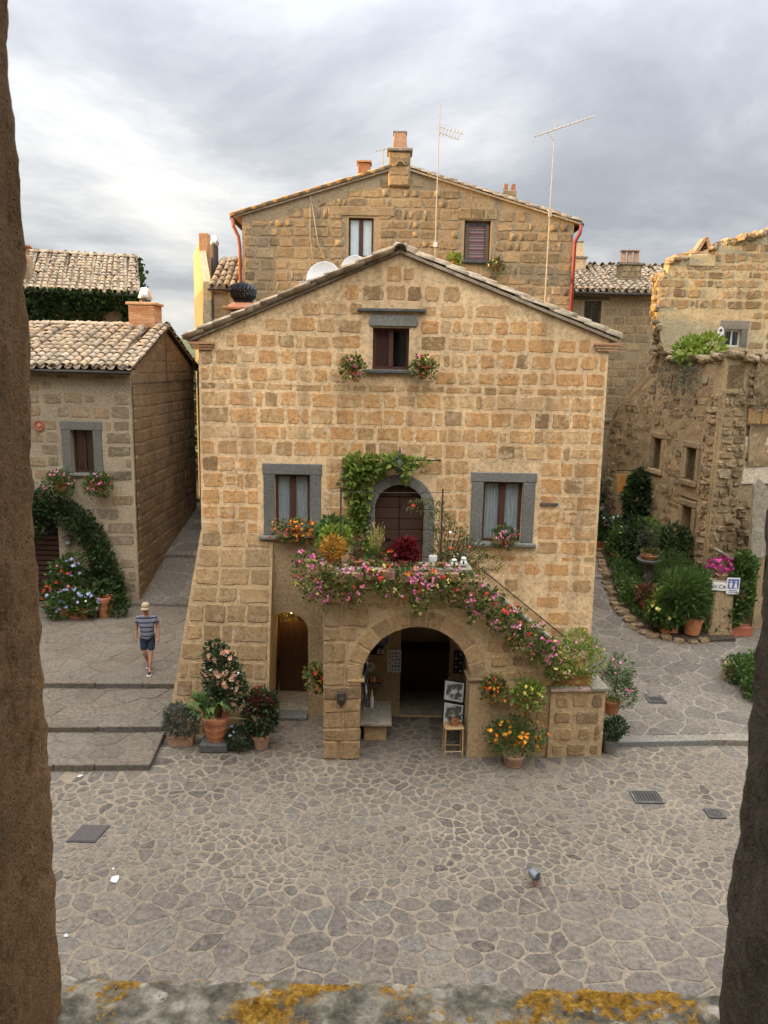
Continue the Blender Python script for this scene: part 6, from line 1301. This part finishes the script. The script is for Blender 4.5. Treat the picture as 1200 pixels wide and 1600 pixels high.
rp_('shrub', 'pale grey bare branched shrub at the back of the right path', 7.8, 28.2, 0, None, [(-.2, 0, 1.3, .6, .5, .9), (.2, .2, .8, .6, .5, .7)], 700, .10, 'leaf_grey', stems=40, asp=.3)
rp_('shrub', 'dark green shrub deep in the right alley', 7.6, 28.6, 0, None, [(0, 0, .7, .6, .5, .7), (-.3, .3, 1.6, .4, .4, .8)], 1300, .12, 'leaf_dark')
rp_('creeper', 'glossy green climber in a red box planter near the right jamb', 9.62, 19.95, 0, ('box', .8, .3, .26), [(0, 0, 1.25, .34, .25, .8), (.05, .05, 1.9, .3, .22, .4), (-.25, 0, .65, .3, .22, .45)], 2000, .10, 'leaf', potmat='terracotta_red', asp=.7)
bg_ = thing('bougainvillea', 'magenta bougainvillea on top of the toilet sign block', 'flowers', (9.1, 20.05, pz(0, 20)+1.52)); round_pot(bg_, .15, .14, 'terracotta_pale'); foliage(bg_, [(0, 0, .30, .34, .22, .20)], 160, .07, 'leaf_olive'); blossoms(bg_, [(0, 0, .36, .36, .24, .24)], 60, .085, 'f_magenta', 3, .03, name='magenta_flowers')
# hedge by the right jamb
hg = thing('hedge', 'clipped green hedge in a low stone border near the right jamb', 'hedge', (8.5, 16.85, .28)); foliage(hg, [(.15, .1, .42, .34, .6, .40), (.55, .2, .46, .45, .7, .40), (.05, -.35, .30, .30, .35, .34), (.0, .5, .35, .3, .4, .36)], 5200, .062, 'leaf', asp=.8); B().bx(-.12, .0, -.75, .0, -.1, .42).build('border_stone', 'tufa_low', hg, (.35, -.15, 0), bevel=.03); B().bx(-.3, .0, .5, .7, -.1, .5).build('border_stone', 'tufa_low', hg, bevel=.03); B().bx(.36, 1.2, -.95, -.75, -.1, .42).build('border_stone', 'tufa_low', hg, bevel=.03)
# vegetation on the ruin
def scrub(label, loc, bl, n, leaf, mat, **kw): t = thing('scrub', label, 'bush', loc); foliage(t, bl, n, leaf, mat, **kw); s = B(); [s.tube([(b[0], b[1], b[2]-b[5]), (b[0]+.05, b[1], b[2])], [.02, .008], 4) for b in bl]; tag(s.build('stems', 'stem', t), kind='stuff')
scrub('yellow green fig bush growing on the terrace edge', (9.1, 23.5, 7.95), [(0, 0, .25, .45, .6, .35), (.5, .2, .35, .5, .5, .4)], 620, .16, 'leaf_lime', asp=.7)
scrub('dry brown scrub hanging over the ruined wall by the right jamb', (11.0, 21.3, 7.2), [(0, 0, .1, .6, .3, .4), (.7, 0, .3, .7, .3, .6), (-.5, -.05, .4, .5, .3, .35), (.2, -.2, -.4, .5, .25, .4), (1.2, -.1, -.5, .6, .25, .5)], 1900, .09, 'leaf_dry', asp=.18)
scrub('green brown weeds below the dry scrub on the ruined wall', (11.2, 21.3, 6.75), [(.1, 0, .1, .55, .2, .3), (-.7, 0, .0, .3, .2, .25)], 500, .08, 'leaf_olive', asp=.3)
scrub('dry orange fern tuft on the rubble pier', (9.85, 21.1, 6.85), [(0, 0, .1, .32, .2, .18), (.2, -.1, -.1, .2, .15, .15)], 260, .10, 'leaf_dry', asp=.2)
scrub('grey dry growth on the head of the path side wall', (8.8, 24.2, 7.3), [(0, 0, .2, .22, .9, .45), (0, -1.4, .1, .2, .7, .4)], 900, .09, 'leaf_grey', asp=.2)
# hanging shop sign on the old house
hs_ = thing('hanging_sign', 'amber sign panel hanging from an iron bracket over the right alley', 'sign', (8.58, 26.13, 4.27), R(8.5)); B().tube([(.05, 0, 0), (-.72, 0, 0)], .018, 5).build('bracket', 'black', hs_); B().tube([(-.02, 0, 0), (-.02, 0, -.95)], .018, 5).build('post', 'black', hs_); B().bx(-.66, -.12, -.02, .02, -.78, -.14).build('panel', 'amber', hs_, bevel=.01); B().tube([(-.02, 0, -.9), (-.72, 0, -.86)], .012, 5).build('rail', 'black', hs_)
gw = thing('garden_wall', 'low dark wall closing the end of the right alley', 'wall', (6.9, 29.4, 2.2)); B().bx(-.5, 2.4, 0, .3, -.2, 3.5).build('wall', 'tufa_back', gw); B().bx(-.5, 2.4, -.06, .36, 3.5, 3.6).build('coping', 'coping', gw)

# toilet signs
def text(parent, s, size, mat, loc, rz_=0.0):
    cu = bpy.data.curves.new('lettering', 'FONT'); cu.body = s; cu.size = size; cu.align_x = 'CENTER'; cu.align_y = 'CENTER'; cu.extrude = .002
    o = bpy.data.objects.new('lettering', cu); COL.objects.link(o); dg = bpy.context.evaluated_depsgraph_get(); me = bpy.data.meshes.new_from_object(o.evaluated_get(dg)); bpy.data.objects.remove(o); me.materials.clear(); me.materials.append(M[mat])
    return link('lettering', me, parent, loc, (R(90), 0, rz_))
zs_ = pz(0, 19.9)
s1 = thing('toilet_sign', 'small white sign reading WC with an arrow on the tufa block', 'sign', (8.92, 19.70, zs_+1.42)); B().bx(-.20, .20, -.012, .012, -.10, .10).build('plate', 'white', s1, rot=(0, R(4), 0)); text(s1, 'W.C.', .15, 'black', (-.05, -.014, 0)); B().prism([(.10, -.04), (.17, 0), (.10, .04)], -.018, -.013).build('arrow', 'black', s1)
s2 = thing('toilet_sign', 'blue sign with two white figures beside the white WC sign', 'sign', (9.27, 19.69, zs_+1.45)); B().bx(-.17, .17, -.012, .012, -.22, .22).build('plate', 'white', s2); B().bx(-.14, .14, -.016, -.0121, -.07, .19).build('panel', 'enamel', s2)
for x in (-.065, .065): B().prism([(x-.02, -.05), (x+.02, -.05), (x+.045, .08), (x-.045, .08)] if x < 0 else [(x-.045, -.05), (x+.045, -.05), (x+.02, .08), (x-.02, .08)], -.019, -.0161).build('figure', 'white', s2); B().lathe([(.005, 0), (.024, 0), (.024, .003), (.005, .003)], 10, (0, 0, 0)).build('head', 'white', s2, (x, -.0161, .12), (R(90), 0, 0))
for k in range(2): B().bx(-.11, .11, -.016, -.0121, -.13-k*.045, -.115-k*.045).build('text_line', 'enamel', s2)

# ================================================================== under the arch
lp = thing('lamp', 'warm bulb lit inside the low arched shop door', 'lamp', (-2.05, YW+.85, 2.05)); B().lathe([(.01, .0), (.045, .03), (.05, .07), (.02, .12)], 12).build('bulb', 'white', lp)
em = bpy.data.materials.new('bulb_glow'); em.use_nodes = True; em.node_tree.nodes.clear(); e_ = N(em.node_tree, 'Emission', {'Color': (1, .62, .2, 1), 'Strength': 9.0}); N(em.node_tree, 'OutputMaterial', {0: e_.outputs[0]}); lp.children[0].data.materials[0] = em
pl = bpy.data.lights.new('bulb_light', 'POINT'); pl.energy = 3.0; pl.color = (1, .62, .28); pl.shadow_soft_size = .05; link('bulb_light', pl, lp, (0, 0, -.06))
# golden wreath above the low door, seen lit by the lamp
wr = thing('wreath', 'golden straw wreath glinting inside the top of the low arched door', 'wreath', (-2.1, YW+.55, 2.0)); foliage(wr, [(0, 0, .12, .26, .08, .12)], 220, .07, 'leaf_straw', asp=.3)
def frame(label, u, d, z, w, h_, tilt, yaw, art, border='black', mount='paper'):
    t = thing('framed_picture', label, 'picture', pt(u, d, z), PA+yaw); k = B(); q = .025
    k.bx(-w/2, w/2, -.012, .012, 0, q); k.bx(-w/2, w/2, -.012, .012, h_-q, h_); k.bx(-w/2, -w/2+q, -.012, .012, q, h_-q); k.bx(w/2-q, w/2, -.012, .012, q, h_-q)
    k.build('frame', border, t, rot=(tilt, 0, 0)); B().bx(-w/2+q, w/2-q, -.004, .008, q, h_-q).build('mount', mount, t, rot=(tilt, 0, 0)); B().bx(-w/2+.055, w/2-.055, -.007, -.0041, .055, h_-.055).build('print', art, t, rot=(tilt, 0, 0)); return t
frame('upper framed engraving of a view leaning by the right arch pier', 2.57, .55, .92, .44, .44, R(-8), R(-24), 'print')
frame('lower framed engraving with a dark hill leaning by the right arch pier', 2.56, .50, .45, .44, .46, R(-8), R(-24), 'print')
sh = thing('display_board', 'white sheet of small black pictures on the wall left of the shop door', 'display board', (.28, YW-.03, 1.05)); B().bx(-.15, .15, -.012, .0, 0, .52).build('sheet', 'paper', sh)
for i in range(4):
    for j in range(6):
        if rng.random() < .85: a = rng.uniform(.018, .028); B().bx(-.115+i*.068, -.115+i*.068+a*1.4, -.014, -.0121, .05+j*.075, .05+j*.075+a*1.3).build('picture', 'black', sh)
sh2 = thing('display_board', 'black board with rows of small objects right of the shop door', 'display board', (1.72, YW-.03, 1.05)); B().bx(-.16, .16, -.012, 0, 0, .52).build('board', 'black_cloth_and_shade', sh2)
for i in range(3):
    for j in range(5): B().lathe([(.005, 0), (.03, 0), (.025, .012), (.005, .014)], 8).build('trinket', 'paper' if (i+j) % 2 else 'peperino', sh2, (-.10+i*.10, -.012, .06+j*.095), (R(90), 0, 0))
def plate(label, x, y, z, r_, mat, mat2):
    t = thing('ceramic_plate', label, 'plate', (x, y, z)); B().lathe([(.01, .0), (r_*.6, .0), (r_, .03), (r_, .038), (r_*.6, .012), (.01, .012)], 20).build('dish', mat, t, rot=(R(90), 0, 0)); B().lathe([(.01, .0125), (r_*.45, .0125), (r_*.4, .02), (.01, .021)], 14).build('motif', mat2, t, rot=(R(90), 0, 0))
plate('dark blue ceramic plate high on the left of the shop door', .03, YW-.04, 1.78, .115, 'enamel', 'terracotta_red'); plate('pale ceramic plate above the shelf of pottery', -.24, YW-.04, 1.18, .12, 'paper', 'terracotta_pale'); plate('pale round plate on the wall right of the shop door', 1.78, YW-.04, 1.72, .17, 'cream_plaster', 'coping')
shf = thing('wall_shelf', 'long shelf of small painted pottery left of the shop door', 'shelf', (-.27, YW-.16, .80)); B().bx(-.32, .32, -.10, .12, 0, .035).build('board', 'wood_beam', shf); B().bx(-.32, .32, -.11, -.10, .0, .07).build('lip', 'wood_beam', shf)
for i in range(9): h_ = rng.uniform(.08, .16); o = thing('pottery_jar', ('red', 'orange', 'off-white', 'terracotta')[i % 4]+' pottery jar, '+('leftmost', 'second from the left', 'third from the left', 'fourth from the left', 'middle one', 'fourth from the right', 'third from the right', 'second from the right', 'rightmost')[i]+' on the long shelf', 'jar', (-.53+i*.065, YW-.15+rng.uniform(-.03, .03), .836), 0, 'pottery on the long shelf'); B().lathe([(.018, 0), (.03, h_*.3), (.022, h_*.7), (.016, h_*.8), (.02, h_)], 10).build('body', ('f_red', 'f_orange', 'paper', 'terracotta')[i % 4], o, smooth=True)
shg = thing('wall_shelf', 'short dark shelf with a white box above the pottery', 'shelf', (-.25, YW-.14, 1.50)); B().bx(-.36, .30, -.08, .12, 0, .03).build('board', 'wood_dark', shg); B().bx(-.36, .30, .10, .12, .03, .16).build('back', 'wood_dark', shg)
wb = thing('small_box', 'small white box at the end of the short dark shelf', 'box', (-.02, YW-.16, 1.532)); B().box((0, 0, .045), (.14, .1, .09)).build('body', 'paper', wb, bevel=.006); B().box((0, -.051, .05), (.07, .004, .05)).build('label_patch', 'wood_win', wb)
bt_ = thing('stone_bench', 'stone slab bench on a block just inside the arch', 'bench', (-.28, 15.0, 0)); B().bx(-.05, .42, -.35, .55, .0, .36).build('block', 'tufa_low', bt_, bevel=.02); B().bx(-.14, .52, -.45, .62, .36, .46).build('slab', 'coping', bt_, bevel=.025)
bo = thing('bottle', 'slim white bottle standing on the stone bench', 'bottle', (-.18, 15.25, .461)); B().lathe([(.04, 0), (.045, .02), (.045, .20), (.018, .27), (.016, .36), (.02, .37)], 12).build('body', 'white', bo, smooth=True); B().lathe([(.02, .37), (.02, .40)], 8).build('cork', 'wood_pale', bo)
# scarves by the pier
sf = thing('scarf_rack', 'rack of dark and pale scarves hanging inside the left pier', 'scarves', pt(.77, .30, 1.95)); B().tube([(0, -.25, 0), (0, .35, 0)], .012, 5).build('rail', 'black', sf)
for i in range(12):
    y = -.22+i*.048; ln_ = rng.uniform(.7, 1.15); v = []
    for j in range(9): z = -ln_*j/8; v += [(.02*math.sin(j*.9+i)+.012, y, z), (.03+.02*math.sin(j*1.1+i), y+.05, z), (-.012+.02*math.sin(j+i), y+.03, z)]
    f = []
    for j in range(8):
        for k in range(3): a, b_ = j*3+k, j*3+(k+1) % 3; f.append([a, b_, b_+3, a+3])
    B().add(v, f).build('scarf', ('black_cloth_and_shade', 'paper', 'black_cloth_and_shade', 'coping', 'denim', 'white')[i % 6], sf, smooth=True)
# stool with a pot
so_ = thing('stool', 'pale wooden folding stool under the framed pictures', 'stool', pt(2.52, .15, 0), PA)
B().box((0, 0, .60), (.38, .32, .03)).build('seat', 'wood_pale', so_, bevel=.008)
for sx in (-1, 1):
    for sy in (-1, 1): B().tube([(sx*.17, sy*.12, .585), (sx*.18, sy*.14, 0)], .016, 6).build('leg', 'wood_pale', so_)
for z in (.12,): B().tube([(-.178, -.138, z), (.178, -.138, z)], .012, 6).build('rung', 'wood_pale', so_); B().tube([(-.178, .138, z), (.178, .138, z)], .012, 6).build('rung', 'wood_pale', so_)
plant('potted_plant', 'grey succulent in a small terracotta pot on the stool', 'plant', pt(2.54, .15, .615), ('round', .10, .12), [(0, 0, .17, .11, .10, .08)], 150, .07, 'leaf_grey', asp=.25)
# poster and counter inside the shop
po = thing('poster', 'yellowed poster with a red picture hanging inside the shop', 'poster', (.92, YW+.9, 1.75)); B().bx(-.30, .38, -.005, .005, 0, .75).build('sheet', 'ochre', po); B().bx(.02, .22, -.009, -.0051, .28, .60).build('picture', 'iron_red', po); B().lathe([(.005, 0), (.05, 0), (.05, .003), (.005, .003)], 12).build('face', 'ochre', po, (.12, -.0091, .47), (R(90), 0, 0))
ct = thing('counter', 'brown wooden counter standing inside the dark shop', 'counter', (.95, YW+1.35, .04)); B().bx(-.6, .7, 0, .5, 0, .95).build('front', 'wood_shop', ct); B().bx(-.65, .75, -.05, .55, .95, 1.0).build('top', 'wood_shop', ct, bevel=.01)
hb = thing('cloth_bag', 'pale cloth bag hanging at the right side of the shop door', 'bag', (1.50, YW-.12, .60)); B().lathe([(.03, 0), (.10, .03), (.115, .18), (.08, .32), (.03, .38)], 12, sy=.5).build('body', 'coping', hb, smooth=True); B().ring((0, 0, .44), (0, 1, 0), .06, .008, 14, 4).build('strap', 'coping', hb)
# iron boss on the pillar
ib = thing('wall_bracket', 'dark iron shield shaped bracket on the left pillar of the arch', 'bracket', pt(.30, -.09, 1.28), PA); B().prism([(-.09, .16), (.09, .16), (.09, -.02), (0, -.16), (-.09, -.02)], -.05, .02).build('plate', 'rust', ib, bevel=.015); B().lathe([(.01, .0), (.05, .0), (.04, .05), (.01, .06)], 10).build('boss', 'rust', ib, (0, -.05, .03), (R(90), 0, 0))

# ================================================================== the walking man
def skin(name, nodes, edges, mat, parent, sub=2, smooth=True):
    me = bpy.data.meshes.new(name); me.from_pydata([n[0] for n in nodes], edges, []); me.update()
    if not me.skin_vertices: me.attributes  # layer is made by the modifier below
    o = link(name, me, parent); bm = bmesh.new(); bm.from_mesh(me); ly = bm.verts.layers.skin.verify(); bm.verts.ensure_lookup_table()
    for i, n in enumerate(nodes):
        q = n[1]; bm.verts[i][ly].radius = q if hasattr(q, '__len__') else (q, q); bm.verts[i][ly].use_root = (i == 0)
    bm.to_mesh(me); bm.free()
    o.modifiers.new('skin', 'SKIN').use_smooth_shade = True; s = o.modifiers.new('sub', 'SUBSURF'); s.levels = sub; s.render_levels = sub
    me.materials.append(M[mat]); return o
man = thing('person', 'man in striped shirt, denim shorts and cap walking down the alley', 'person', (-5.50, 17.22, zf3(0, 17.2)+.012), R(8))
man.scale = (.93, .93, .93)
nodes = [((0, 0, .95), (.10, .08)), ((0, -.01, 1.15), (.105, .085)), ((0, -.015, 1.34), (.12, .085)), ((0, -.01, 1.46), (.075, .07)), ((-.005, -.035, 1.53), (.055, .058)), ((-.01, -.06, 1.60), (.078, .092)), ((-.012, -.065, 1.68), (.082, .098)), ((-.012, -.05, 1.745), (.05, .06)),
  ((.19, 0, 1.40), .058), ((.265, .02, 1.13), .043), ((.275, -.06, .90), .032), ((.275, -.085, .83), (.022, .04)),
  ((-.19, 0, 1.40), .058), ((-.265, .05, 1.14), .043), ((-.275, .03, .90), .032), ((-.275, .02, .83), (.022, .04)),
  ((.10, 0, .87), .085), ((.085, -.10, .50), .058), ((.07, -.16, .28), .050), ((.06, -.18, .09), .036), ((.065, -.30, .04), (.035, .028)),
  ((-.10, 0, .87), .085), ((-.08, -.06, .50), .058), ((-.045, .06, .30), .050), ((-.01, .17, .13), .036), ((.0, .08, .045), (.035, .028))]
edges = [(0, 1), (1, 2), (2, 3), (3, 4), (4, 5), (5, 6), (6, 7), (2, 8), (8, 9), (9, 10), (10, 11), (2, 12), (12, 13), (13, 14), (14, 15), (0, 16), (16, 17), (17, 18), (18, 19), (19, 20), (0, 21), (21, 22), (22, 23), (23, 24), (24, 25)]
for base, sx in ((11, 1), (15, -1)):          # fingers and thumbs
    bx_, by_, bz_ = nodes[base][0]
    for k, (dy, ln_) in enumerate(((-.03, .075), (-.01, .085), (.01, .08), (.03, .06))):
        nodes.append(((bx_+sx*.004, by_+dy, bz_-ln_*.55), .009)); edges.append((base, len(nodes)-1)); nodes.append(((bx_-sx*.012, by_+dy-.008, bz_-ln_), .008)); edges.append((len(nodes)-2, len(nodes)-1))
    nodes.append(((bx_-sx*.03, by_-.045, bz_-.01), .010)); edges.append((base, len(nodes)-1)); nodes.append(((bx_-sx*.035, by_-.065, bz_-.045), .009)); edges.append((len(nodes)-2, len(nodes)-1))
body = skin('body', nodes, edges, 'skin', man)
shirt = skin('shirt', [((0, 0, .80), (.20, .15)), ((0, 0, .95), (.185, .142)), ((0, -.012, 1.12), (.182, .138)), ((0, -.015, 1.33), (.178, .118)), ((0, -.01, 1.44), (.10, .085)), ((.20, 0, 1.395), .076), ((.25, .01, 1.22), .068), ((-.20, 0, 1.395), .076), ((-.25, .03, 1.22), .068)], [(0, 1), (1, 2), (2, 3), (3, 4), (3, 5), (5, 6), (3, 7), (7, 8)], 'shirt', man)
shorts = skin('shorts', [((0, 0, 1.0), (.15, .115)), ((.10, -.005, .84), (.105, .108)), ((.092, -.06, .63), .096), ((.088, -.085, .55), .092), ((-.10, -.005, .84), (.105, .108)), ((-.09, -.035, .63), .096), ((-.085, -.05, .55), .092)], [(0, 1), (1, 2), (2, 3), (0, 4), (4, 5), (5, 6)], 'denim', man)
for x, y, z, rx in ((.065, -.235, .0, 0), (-.0, .125, .03, R(-12))):
    s_ = skin('shoe', [((0, .07, .055), (.042, .045)), ((0, -.02, .045), (.045, .035)), ((0, -.13, .038), (.046, .03)), ((0, -.17, .036), (.035, .026))], [(0, 1), (1, 2), (2, 3)], 'shoe', man); s_.location = (x, y, z); s_.rotation_euler = (rx, 0, 0)
    B().slab([(-.047, -.20), (.047, -.20), (.052, -.10), (.042, .0), (.046, .11), (-.046, .11), (-.042, 0), (-.052, -.10)], 0, .026).build('sole', 'white', s_)
cpb = B().lathe([(.098, 0), (.103, .03), (.098, .075), (.07, .11), (.02, .125)], 18, (-.012, -.055, 1.69), 1.0, 1.12).build('cap', 'cap', man, smooth=True)
v = []
for t_ in np.linspace(-1.1, 1.1, 9): v += [(-.012+.10*math.sin(t_), -.055-.108*math.cos(t_), 1.698), (-.012+.105*math.sin(t_), -.06-(.108+.085*math.cos(t_*.9))*1.0*math.cos(t_*.6), 1.675)]
B().add(v+[(a, b_, c-.008) for a, b_, c in v], [[2*i, 2*i+1, 2*i+3, 2*i+2] for i in range(8)]+[[18+2*i, 18+2*i+2, 18+2*i+3, 18+2*i+1] for i in range(8)]+[[2*i+1, 19+2*i, 21+2*i, 2*i+3] for i in range(8)]).build('cap_peak', 'cap', cpb, smooth=True)
B().box((-.012, -.155, 1.60), (.024, .03, .04), top=(.6, .5)).build('nose', 'skin', man, bevel=.008)
for s in (-1, 1): B().lathe([(.004, -.028), (.012, -.015), (.013, .012), (.004, .028)], 8, (-.01+s*.083, -.045, 1.625), .6, 1.0).build('ear', 'skin', man, smooth=True); B().box((-.012+s*.032, -.146, 1.635), (.024, .01, .008)).build('eye', 'shoe', man)
B().box((-.012, -.148, 1.553), (.045, .008, .008)).build('mouth', 'terracotta_red', man)
foliage(man, [(-.012, -.0, 1.66, .088, .075, .05)], 160, .03, 'leaf_brown' if 0 else 'leaf_grey', name='hair', asp=.3, up=-.3)

# ================================================================== pigeon and litter
pg = thing('pigeon', 'grey pigeon standing on the paving stones on the right', 'pigeon', (2.34, 10.25, .018), R(12))
def loft(name, secs, mat, parent, n=14):
    b = B(); v = []; f = []
    for x, y, z, rx, rz_ in secs:
        for j in range(n): w = 2*math.pi*j/n; v.append((x+rx*math.cos(w), y, z+rz_*math.sin(w)))
    for i in range(len(secs)-1):
        for j in range(n): f.append([i*n+j, i*n+(j+1) % n, (i+1)*n+(j+1) % n, (i+1)*n+j])
    f += [list(range(n))[::-1], [(len(secs)-1)*n+j for j in range(n)]]; return b.add(v, f).build(name, mat, parent, smooth=True)
M['pigeon'] = plain('pigeon_grey', (0.16, 0.165, 0.175), .7, var=.2, scale=40); M['pigeon_dark'] = plain('pigeon_dark', (0.045, 0.05, 0.065), .6, var=.3, scale=40); M['pigeon_leg'] = plain('pigeon_leg', (.35, .08, .06), .6)
loft('body', [(0, .13, .155, .018, .015), (0, .09, .15, .045, .035), (0, .03, .135, .065, .055), (0, -.04, .14, .068, .062), (0, -.09, .165, .05, .052), (0, -.115, .20, .032, .036), (0, -.125, .235, .027, .028), (0, -.135, .262, .028, .027), (0, -.145, .285, .018, .014)], 'pigeon', pg)
loft('tail', [(0, .08, .15, .03, .018), (0, .16, .135, .034, .008), (0, .235, .118, .042, .005)], 'pigeon_dark', pg)
for s in (-1, 1):
    wg = loft('wing', [(s*.045, -.07, .165, .012, .03), (s*.06, -.02, .16, .014, .045), (s*.058, .06, .152, .013, .035), (s*.03, .15, .145, .010, .012), (s*.015, .18, .142, .004, .005)], 'white' if 0 else 'pigeon', pg)
    for y in (.0, .05): B().box((s*.068, y, .155), (.012, .018, .06), rx=R(-20)).build('wing_bar', 'pigeon_dark', wg)
    B().tube([(s*.025, -.01, .09), (s*.026, -.015, .01)], .006, 5).build('leg', 'pigeon_leg', pg)
    for a in (-.5, 0, .5): B().tube([(s*.026, -.015, .008), (s*.026+.03*math.sin(a), -.015-.035*math.cos(a), .003)], .004, 4).build('toe', 'pigeon_leg', pg)
    B().lathe([(.002, 0), (.005, .001), (.002, .003)], 8).build('eye', 'f_orange', pg, (s*.024, -.142, .262), (0, s*R(90), 0))
B().tube([(0, -.158, .258), (0, -.185, .248)], [.008, .002], 6).build('beak', 'pigeon_dark', pg); B().ring((0, -.12, .215), (0, -.4, .9), .030, .010, 14, 5).build('neck_band', 'pigeon_dark', pg)
def litter(label, x, y, w, d, seed, z=.016):
    r_ = random.Random(seed); t = thing('paper_scrap', label, 'litter', (x, y, z), r_.uniform(0, 3)); n = 9; v = [(0, 0, .03*w*8)]; f = []
    for ring in (1, 2):
        for j in range(n): a = 2*math.pi*j/n; q = ring/2*r_.uniform(.75, 1.2); v.append((w*q*math.cos(a), d*q*math.sin(a), r_.uniform(.0, .035)*w*8*(1 if ring == 1 else .5)))
    for j in range(n): k = (j+1) % n; f += [[0, 1+j, 1+k], [1+j, 1+n+j, 1+n+k, 1+k]]
    B().add(v, f).build('sheet', 'paper', t)
litter('largest crumpled white paper on the cobbles on the left', -3.87, 10.18, .075, .095, 1)
litter('tiny white scrap next to the largest crumpled paper', -3.98, 10.42, .025, .02, 6)
litter('white scrap at the corner of the lowest step', -4.36, 13.62, .035, .05, 2, .135 if 0 else .02)
litter('white scrap lying at the foot of the first step on the left', -5.52, 13.06, .05, .035, 3)
litter('small white scrap close to the left window jamb', -4.12, 9.02, .03, .035, 4)
bpy.context.view_layer.update()
